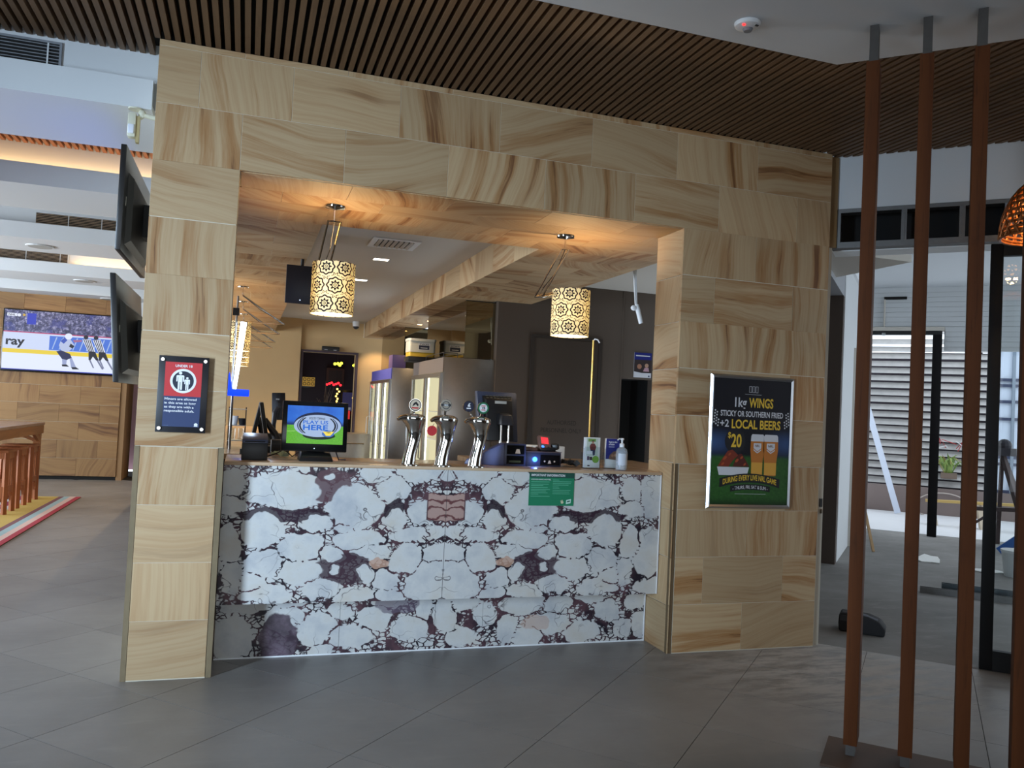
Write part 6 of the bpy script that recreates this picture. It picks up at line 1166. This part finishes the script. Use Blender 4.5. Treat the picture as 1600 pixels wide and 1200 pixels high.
MB().box(-3.45, -2.545, 8.6, 12.42, 0.985, 1.02).obj('tabletop', P('tabletop_sheen', (176, 140, 120), 0.22, noise=0.1, nscale=6), t, bevel=0.004)
MB().box(-2.565, -2.55, 8.62, 12.40, 0.875, 0.984).obj('apron', M_TABLE, t); MB().box(-3.43, -3.415, 8.62, 12.40, 0.885, 0.984).obj('apron', M_TABLE, t); MB().box(-3.415, -2.565, 12.385, 12.40, 0.875, 0.984).obj('apron', M_TABLE, t)
for x, y in ((-2.62, 9.15), (-2.60, 12.30), (-3.40, 9.15), (-3.40, 12.30)): MB().box(x - 0.04, x + 0.04, y - 0.04, y + 0.04, RZ, 0.983).obj('leg', M_TABLE, t)
MB().bar((-2.58, 12.27, 0.79), (-2.58, 11.98, 0.90), 0.04, 0.05).obj('corner_brace', M_TABLE, t); MB().bar((-2.64, 12.30, 0.79), (-2.92, 12.30, 0.90), 0.05, 0.04).obj('corner_brace', M_TABLE, t)
def make_stool(x, y, lab):
    t = thing('bar_stool', lab, 'stool', (x, y, RZ), 'timber stools in a row under the high table'); h = 0.165; H = 0.745
    MB().box(x - h - 0.015, x + h + 0.015, y - h - 0.015, y + h + 0.015, H - 0.03, H).obj('seat', M_STOOL, t, bevel=0.004)
    for sx in (-1, 1):
        for sy in (-1, 1): MB().bar((x + sx * h * 1.02, y + sy * h * 1.02, RZ), (x + sx * h * 0.95, y + sy * h * 0.95, H - 0.03), 0.045, 0.045).obj('leg', M_STOOL, t)
    for s in (-1, 1):
        MB().box(x + s * h * 0.97 - 0.012, x + s * h * 0.97 + 0.012, y - h * 0.82, y + h * 0.82, H - 0.10, H - 0.031).obj('apron', M_STOOL, t); MB().box(x - h * 0.82, x + h * 0.82, y + s * h * 0.97 - 0.012, y + s * h * 0.97 + 0.012, H - 0.10, H - 0.031).obj('apron', M_STOOL, t)
        n = 8
        up = [(-h * 0.86, 0.33), (h * 0.86, 0.33)]; dn = [(h * 0.86 * math.cos(PI * k / n), 0.14 + 0.14 * math.sin(PI * k / n)) for k in range(n + 1)]
        MB().prism([(y + a, b_) for a, b_ in up + dn], x + s * h - 0.012, x + s * h + 0.012, 'x').obj('arched_rail', M_STOOL, t); MB().prism([(x + a, b_) for a, b_ in up + dn], y + s * h - 0.012, y + s * h + 0.012, 'y').obj('arched_rail', M_STOOL, t)
    for k in (-1, 0, 1): MB().box(x + h * 0.97 - 0.008, x + h * 0.97 + 0.008, y + k * 0.085 - 0.016, y + k * 0.085 + 0.016, 0.331, H - 0.10).obj('side_slat', M_STOOL, t)
    return t
for i, (y, lab) in enumerate(((10.86, 'slat sided bar stool nearest the viewer in the row under the high table'), (11.42, 'middle slat sided bar stool in the row under the high table'), (12.0, 'farthest slat sided bar stool, by the table corner brace'))): make_stool(-2.72, y, lab)
t = thing('table_card', 'white and yellow menu card standing on the high table', 'card', (-2.60, 9.7, 1.02)); MB().prism([(9.66, 1.0205), (9.70, 1.145), (9.74, 1.0205)], -2.72, -2.585, 'x').obj('card', M_PAPER, t); 
p = Panel((-2.72, 9.6595, 1.0205), (1, 0, 0), (0, 0.305, 0.952)); p.rect(0.0, 0.01, 0.135, 0.03, 0.0006).obj('yellow_band', M_YEL, t); p.rect(0.02, 0.06, 0.10, 0.066, 0.0006).obj('text_lines', M_GREY, t)
t = thing('red_cabinet', 'dark machine with a red edge in the passage past the lounge', 'cabinet', (-1.6, 16.6, 0)); MB().box(-1.78, -1.2, 16.5, 17.1, 0.05, 1.55).obj('cabinet', M_BLACKG, t, bevel=0.006); MB().box(-1.83, -1.785, 16.49, 16.53, 0.10, 0.85).obj('red_edge', P('red_plastic', (200, 40, 44), 0.4), t); MB().box(-1.76, -1.25, 16.49, 16.501, 0.5, 0.95).obj('glass_front', P('cabinet_front', (70, 76, 86), 0.2), t); MB().box(-1.80, -1.2, 16.5, 17.1, 0.0, 0.05).obj('plinth', P('orange_plinth', (150, 82, 40), 0.6), t)
# ---------------------------------------------------------------- timber blade screen in front of the stripped room
POSTU = [(-0.264, 'leftmost red timber screen post on steel plates'), (-0.043, 'second red timber screen post from the left'), (0.172, 'third red timber screen post from the left'), (0.380, 'red timber screen post at the right edge of the view'), (0.595, 'red timber screen post just past the right edge of the view')]
for u, lab in POSTU:
    x = (u + 4.0) * R2; y = (4.0 - u) * R2
    t = thing('screen_post', lab, 'post', (x, y, 0), 'timber blade screen posts'); rr = random.Random(int(u * 1000))
    mb = U(); mb.box(u - 0.0285, u + 0.0285, 4.0, 4.15, 0.062, 3.160); mb.obj('timber_blade', M_POST, t, bevel=0.002)
    U().box(u - 0.019, u + 0.019, 4.02, 4.11, 3.16, 3.3345).obj('top_plate', M_GALV, t); U().box(u - 0.019, u + 0.019, 4.02, 4.11, 0.012, 0.062).obj('foot_plate', M_GALV, t)
tag(U().box(-0.372, 1.3, 3.86, 4.22, 0.0, 0.0115).obj('base_plate', P('red_brown_board', (86, 66, 54), 0.6, noise=0.15, nscale=10)), 'flat red-brown board on the floor that carries the screen posts', 'board')
# sliding glass door standing half open
t = thing('sliding_door', 'black framed sliding glass door behind the screen posts', 'door', ((0.9 + 5.98) * R2, (5.98 - 0.9) * R2, 0))
v0, v1 = 5.985, 6.03; M_DF = P('black_door_frame', (13, 11, 10), 0.5, spec=0.2)
for u0, u1 in ((0.337, 0.408), (1.22, 1.29)): U().box(u0, u1, v0, v1, 0.002, 2.69).obj('stile', M_DF, t, bevel=0.002)
U().box(0.408, 1.22, v0, v1, 2.612, 2.69).obj('top_rail', M_DF, t); U().box(0.408, 1.22, v0, v1, 0.002, 0.125).obj('bottom_rail', M_DF, t); U().box(0.408, 1.22, 6.005, 6.011, 0.125, 2.612).obj('pane', M_GLASS, t)
t = thing('sliding_door', 'black framed glass door beyond the right edge, next in the run', 'door', ((2.0 + 6.1) * R2, (6.1 - 2.0) * R2, 0))
for u0, u1 in ((1.25, 1.32), (2.3, 2.37)): U().box(u0, u1, 6.035, 6.075, 0.002, 2.68).obj('stile', M_DF, t)
U().box(1.32, 2.3, 6.035, 6.075, 2.60, 2.68).obj('top_rail', M_DF, t); U().box(1.32, 2.3, 6.035, 6.075, 0.002, 0.125).obj('bottom_rail', M_DF, t); U().box(1.32, 2.3, 6.05, 6.056, 0.125, 2.60).obj('pane', M_GLASS, t)
# woven copper pendant
uc, vc = 0.53, 5.0; wx, wy = (uc + vc) * R2, (vc - uc) * R2
t = thing('woven_pendant', 'copper coloured woven dome pendant at the right edge', 'lamp', (wx, wy, 2.50)); M_COP = P('copper_wicker', (150, 92, 48), 0.35, 0.6)
def dome(f): 
    a = f * 1.15; return (0.215 * math.sin(min(a * 1.37, PI / 2)) if f < 1 else 0.215, 2.505 + 0.33 * math.cos(f * PI / 2 * 0.98))
for sgn in (-1, 1):
    for k in range(26):
        pts = []
        for i in range(9):
            f = 0.08 + 0.92 * i / 8; r_, z = dome(f); a = 2 * PI * k / 26 + sgn * f * 1.3; pts.append((wx + r_ * math.cos(a), wy + r_ * math.sin(a), z))
        MB().tube(pts, 0.0062, 5).obj('wicker_strand', M_COP, t)
for f in (0.1, 0.25, 0.38, 0.48, 0.57, 0.65, 0.73, 0.80, 0.87, 0.93, 0.97, 1.0):
    r_, z = dome(f); MB().tube([(wx + (r_ - 0.004) * math.cos(2 * PI * k / 24), wy + (r_ - 0.004) * math.sin(2 * PI * k / 24), z) for k in range(25)], 0.008, 5, cap=False).obj('wicker_hoop', M_COP, t)
MB().tube([(wx, wy, 2.80), (wx, wy, 3.335)], 0.005, 6).obj('cord', M_BLACK, t); MB().lathe([(0.05, 0.0), (0.05, 0.02)], (wx, wy, 3.314), 16).obj('ceiling_rose', M_COP, t); MB().lathe([(0.02, 0), (0.02, 0.10)], (wx, wy, 2.74), 10).obj('lampholder', M_BLACK, t)
MB().ball((wx, wy, 2.69), 0.05).obj('bulb', E('amber_bulb', (255, 178, 84), 12), t, smooth=True); point('woven_pendant_light', (wx, wy, 2.63), 10, (1.0, 0.62, 0.28), 0.04)

# ---------------------------------------------------------------- things lying in the stripped room
t = thing('tool_bag', 'black fabric tool bag on the concrete behind the first screen post', 'bag', ((-0.37 + 6.5) * R2, (6.5 + 0.37) * R2, 0))
U().prism([(-0.525, 0.0), (-0.222, 0.0), (-0.215, 0.05), (-0.255, 0.10), (-0.33, 0.125), (-0.525, 0.130), (-0.53, 0.06)], 6.43, 6.60, 'y').obj('bag', P('black_fabric', (24, 23, 25), 0.85), t, bevel=0.015, seg=3)
U().tube([(-0.50, 6.46, 0.135), (-0.42, 6.47, 0.142), (-0.36, 6.47, 0.132), (-0.27, 6.46, 0.108)], 0.010, 6).obj('strap', P('grey_strap', (98, 98, 102), 0.8), t); U().box(-0.52, -0.40, 6.425, 6.431, 0.08, 0.12).obj('pocket', P('bag_pocket', (46, 45, 48), 0.85), t)
t = thing('steel_stud', 'long galvanised steel stud lying nearest on the concrete', 'steel stud', ((0.9 + 8.45) * R2, (8.45 - 0.9) * R2, 0), 'steel studs on the floor')
for a, b_, c, d_ in ((8.43, 8.437, 0.0, 0.05), (8.493, 8.50, 0.0, 0.05)): U().box(-0.01, 1.9, a, b_, c, d_).obj('flange', M_GALV, t)
U().box(-0.01, 1.9, 8.437, 8.493, 0.0, 0.006).obj('web', M_GALV, t)
t = thing('steel_stud', 'second galvanised steel stud lying just behind the first', 'steel stud', ((1.2 + 8.7) * R2, (8.7 - 1.2) * R2, 0), 'steel studs on the floor')
for a, b_, c, d_ in ((8.72, 8.727, 0.0, 0.06), (8.783, 8.79, 0.0, 0.06)): U().box(0.17, 2.3, a, b_, c, d_).obj('flange', P('dark_steel', (76, 84, 88), 0.4, 0.9), t)
U().box(0.17, 2.3, 8.727, 8.783, 0.0, 0.006).obj('web', P('dark_steel', (76, 84, 88), 0.4, 0.9), t)
def scrap(u, v, a, b_, seed, lab):
    r = random.Random(seed); pts = []
    for k in range(9): t_ = 2 * PI * k / 9; pts.append((u + a * math.cos(t_) * r.uniform(0.6, 1), v + b_ * math.sin(t_) * r.uniform(0.5, 1)))
    o = U().prism(pts, 0.002, 0.012).obj('paper_scrap', M_PAPER); tag(o, lab, 'scrap', 'paper scraps')
scrap(0.07, 10.65, 0.16, 0.45, 3, 'torn white paper scrap on the concrete behind the second post'); scrap(0.62, 10.2, 0.20, 0.16, 5, 'torn white paper scrap on the concrete behind the glass door')
M_STICK = timber('raw_batten', (150, 120, 84), (176, 146, 108), (120, 92, 60), 0.7)
t = tag(U().bar((-0.523, 10.78, 0.0), (-0.822, 11.3, 1.15), 0.03, 0.02).obj('timber_batten', M_STICK), 'thin timber batten leaning on the white side wall', 'batten')
t = tag(U().bar((-0.40, 15.80, 0.02), (-1.20, 16.2, 2.65), 0.10, 0.02, (0, 1, 0)).obj('white_plank', P('white_board', (206, 214, 230), 0.5)), 'long white board leaning diagonally before the louvre fence', 'board')
tag(U().box(0.046, 0.166, 12.94, 13.06, 0, 2.843).obj('steel_column', P('black_column', (16, 13, 15), 0.6, spec=0.2), bevel=0.004), 'black square column at the open edge of the stripped room', 'column')
t = thing('conduit_drop', 'thin pale conduit hanging from the boarded fascia', 'conduit', ((-0.59 + 13.0) * R2, (13.0 + 0.59) * R2, 2.85)); U().tube([(-0.59, 13.0, 3.36), (-0.59, 13.0, 2.86)], 0.012, 8).obj('conduit', M_CREAM, t); U().box(-0.615, -0.565, 12.98, 13.02, 2.83, 2.87).obj('end_box', M_TRIMW, t)
# louvre fence on a painted planter wall
lf = thing('louvre_fence', 'weathered grey louvre fence outside the stripped room', 'fence', ((-0.1 + 16.5) * R2, (16.5 + 0.1) * R2, 0)); M_LOUV = P('weathered_slat', (176, 174, 172), 0.8, noise=0.22, nscale=9)
for k in range(21):
    z = 0.50 + k * 0.1335
    if k == 20: z += 0.05
    vs = []
    for u in (-1.35, 1.03):
        jj = random.Random(k * 7 + 1).uniform(-0.006, 0.006); vs += [(u, 16.44, z + jj), (u, 16.455, z - 0.004 + jj), (u, 16.54, z + 0.085 + jj), (u, 16.525, z + 0.100 + jj)]
    U().add(vs, [(0, 1, 2, 3), (7, 6, 5, 4), (0, 4, 5, 1), (1, 5, 6, 2), (2, 6, 7, 3), (3, 7, 4, 0)]).obj('louvre_slat', M_LOUV, lf)
for u in (-1.3, -0.25, 0.80): U().box(u, u + 0.05, 16.56, 16.62, 0.45, 3.2).obj('rear_post', P('dark_post', (70, 64, 66), 0.8), lf)
struct('wall_planter', U().box(-1.4, 3.5, 16.30, 16.43, 0, 0.47), M_MAUVE, 'low mauve planter wall under the louvre fence')
t = thing('glazed_screen', 'pale glazed screen with dark rails right of the louvre fence', 'screen', ((1.6 + 16.5) * R2, (16.5 - 1.6) * R2, 0.45))
U().box(1.08, 2.4, 16.50, 16.515, 0.47, 3.0).obj('pane', P('frosted_pane', (214, 224, 240), 0.5, emis=None), t)
for z in (0.47, 0.94, 1.06, 1.72, 2.02, 2.30, 2.40, 2.96): U().box(1.06, 2.4, 16.46, 16.50, z, z + 0.05).obj('rail', P('dark_rail', (58, 66, 92), 0.5), t)
for u in (1.06, 1.30): U().box(u, u + 0.05, 16.455, 16.50, 0.47, 3.0).obj('mullion', P('grey_mullion', (120, 134, 150), 0.5), t)
t = thing('spiky_plant', 'spiky green plant growing on the louvre fence', 'plant', ((0.38 + 16.2) * R2, (16.2 - 0.38) * R2, 0.70)); r = random.Random(21)
MG = [P('leaf_a', (96, 124, 52), 0.5), P('leaf_b', (132, 156, 78), 0.5), P('leaf_c', (150, 140, 84), 0.6)]
for k in range(34):
    a = r.uniform(0, 2 * PI); l = r.uniform(0.28, 0.48); sp_ = r.uniform(0.15, 0.9); u0, v0_, z0 = 0.36 + r.uniform(-.06, .06), 16.25, 0.76
    p1 = (u0 + math.cos(a) * l * sp_ * 0.4, v0_ - abs(math.sin(a)) * l * sp_ * 0.3, z0 + l * 0.6); p2 = (u0 + math.cos(a) * l * sp_, v0_ - abs(math.sin(a)) * l * sp_ * 0.6, z0 + l * (0.75 if sp_ < 0.55 else 0.35)); w = 0.016
    vs = [(u0 - w / 2, v0_, z0), (u0 + w / 2, v0_, z0), (p1[0] + w, p1[1], p1[2]), (p1[0] - w, p1[1], p1[2]), p2]
    U().add(vs, [(0, 1, 2, 3), (3, 2, 4)]).obj('leaf', MG[k % 3], t)
U().box(0.25, 0.50, 16.20, 16.43, 0.66, 0.76).obj('pot', P('plant_pot', (112, 96, 84), 0.8), t)
t = thing('wire_tangle', 'tangle of pale and red wires above the spiky plant', 'wires', ((0.4 + 16.3) * R2, (16.3 - 0.4) * R2, 1.2)); r = random.Random(4)
for k in range(10):
    u0 = 0.22 + r.uniform(0, 0.55); z0 = 1.22 + r.uniform(-.05, .15); U().tube([(u0, 16.40, z0), (u0 + r.uniform(-.12, .12), 16.32, z0 + r.uniform(0.02, 0.16)), (u0 + r.uniform(-.25, .25), 16.36, z0 + r.uniform(-.12, .12))], 0.008, 5).obj('wire', (M_CABLE, M_CABLE, P('red_wire', (170, 60, 60), 0.5))[k % 3], t)
t = thing('hose_loop', 'pale hose looped against the planter wall', 'hose', ((0.3 + 16.2) * R2, (16.2 - 0.3) * R2, 0)); U().tube([(0.30 + 0.45 * math.cos(a), 16.26, 0.10 + 0.28 * abs(math.sin(a)) + 0.02) for a in [PI * 1.0 - PI * k / 14 for k in range(15)]], 0.012, 7).tube([(-0.15, 16.26, 0.12), (-0.12, 16.20, 0.03), (0.0, 16.10, 0.012)], 0.012, 7).obj('hose', P('pale_hose', (176, 164, 156), 0.6), t, smooth=True)
t = thing('trestle', 'low timber trestle with a yellow rail in the bright courtyard', 'trestle', ((0.9 + 14.6) * R2, (14.6 - 0.9) * R2, 0)); U().bar((0.02, 14.6, 0.375), (1.75, 14.6, 0.43), 0.09, 0.04).obj('rail', P('yellow_timber', (196, 164, 98), 0.6), t)
for u in (0.06, 0.72, 1.40): U().bar((u + 0.10, 14.52, 0.0), (u + 0.04, 14.6, 0.37 + u * 0.03), 0.10, 0.03).obj('leg', P('pale_timber', (186, 172, 152), 0.7), t); U().bar((u + 0.10, 14.68, 0.0), (u + 0.04, 14.6, 0.37 + u * 0.03), 0.10, 0.03).obj('leg', P('pale_timber', (186, 172, 152), 0.7), t)
t = thing('tripod_stand', 'dark tripod stand with a cluttered head beside the glazed screen', 'stand', ((1.05 + 12.5) * R2, (12.5 - 1.05) * R2, 0)); M_TR = P('dusty_brown', (70, 56, 56), 0.7)
for a, b_ in ((1.22, 12.2), (0.90, 12.9), (1.35, 12.9)): U().bar((a, b_, 0.0), (0.90, 12.5, 1.22), 0.05, 0.05).obj('leg', M_TR, t)
U().box(0.72, 1.05, 12.4, 12.6, 1.20, 1.30).ball((0.92, 12.5, 1.33), 0.09).obj('head', P('dark_clutter', (52, 50, 58), 0.7), t); U().bar((0.55, 12.5, 0.48), (1.4, 12.5, 0.52), 0.05, 0.05).obj('cross_tube', M_TR, t); U().bar((0.5, 12.5, 0.20), (0.86, 12.5, 0.50), 0.03, 0.03).obj('brace', M_TR, t)
tag(U().bar((0.85, 11.9, 0.02), (1.12, 11.9, 0.26), 0.10, 0.03, (0, 1, 0)).obj('blue_handle', P('blue_plastic', (36, 84, 150), 0.5)), 'blue plastic handle leaning by the tripod stand', 'handle')
t = thing('white_bucket', 'white bucket on the concrete at the right edge', 'bucket', ((0.86 + 9.9) * R2, (9.9 - 0.86) * R2, 0)); U().lathe([(0.13, 0.0), (0.16, 0.26)], (0.90, 10.1, 0), 22).obj('bucket', P('bucket_white', (186, 186, 182), 0.5), t, smooth=True); U().lathe([(0.165, 0.25), (0.168, 0.275)], (0.90, 10.1, 0), 22).obj('rim', P('bucket_rim', (200, 200, 196), 0.5), t)
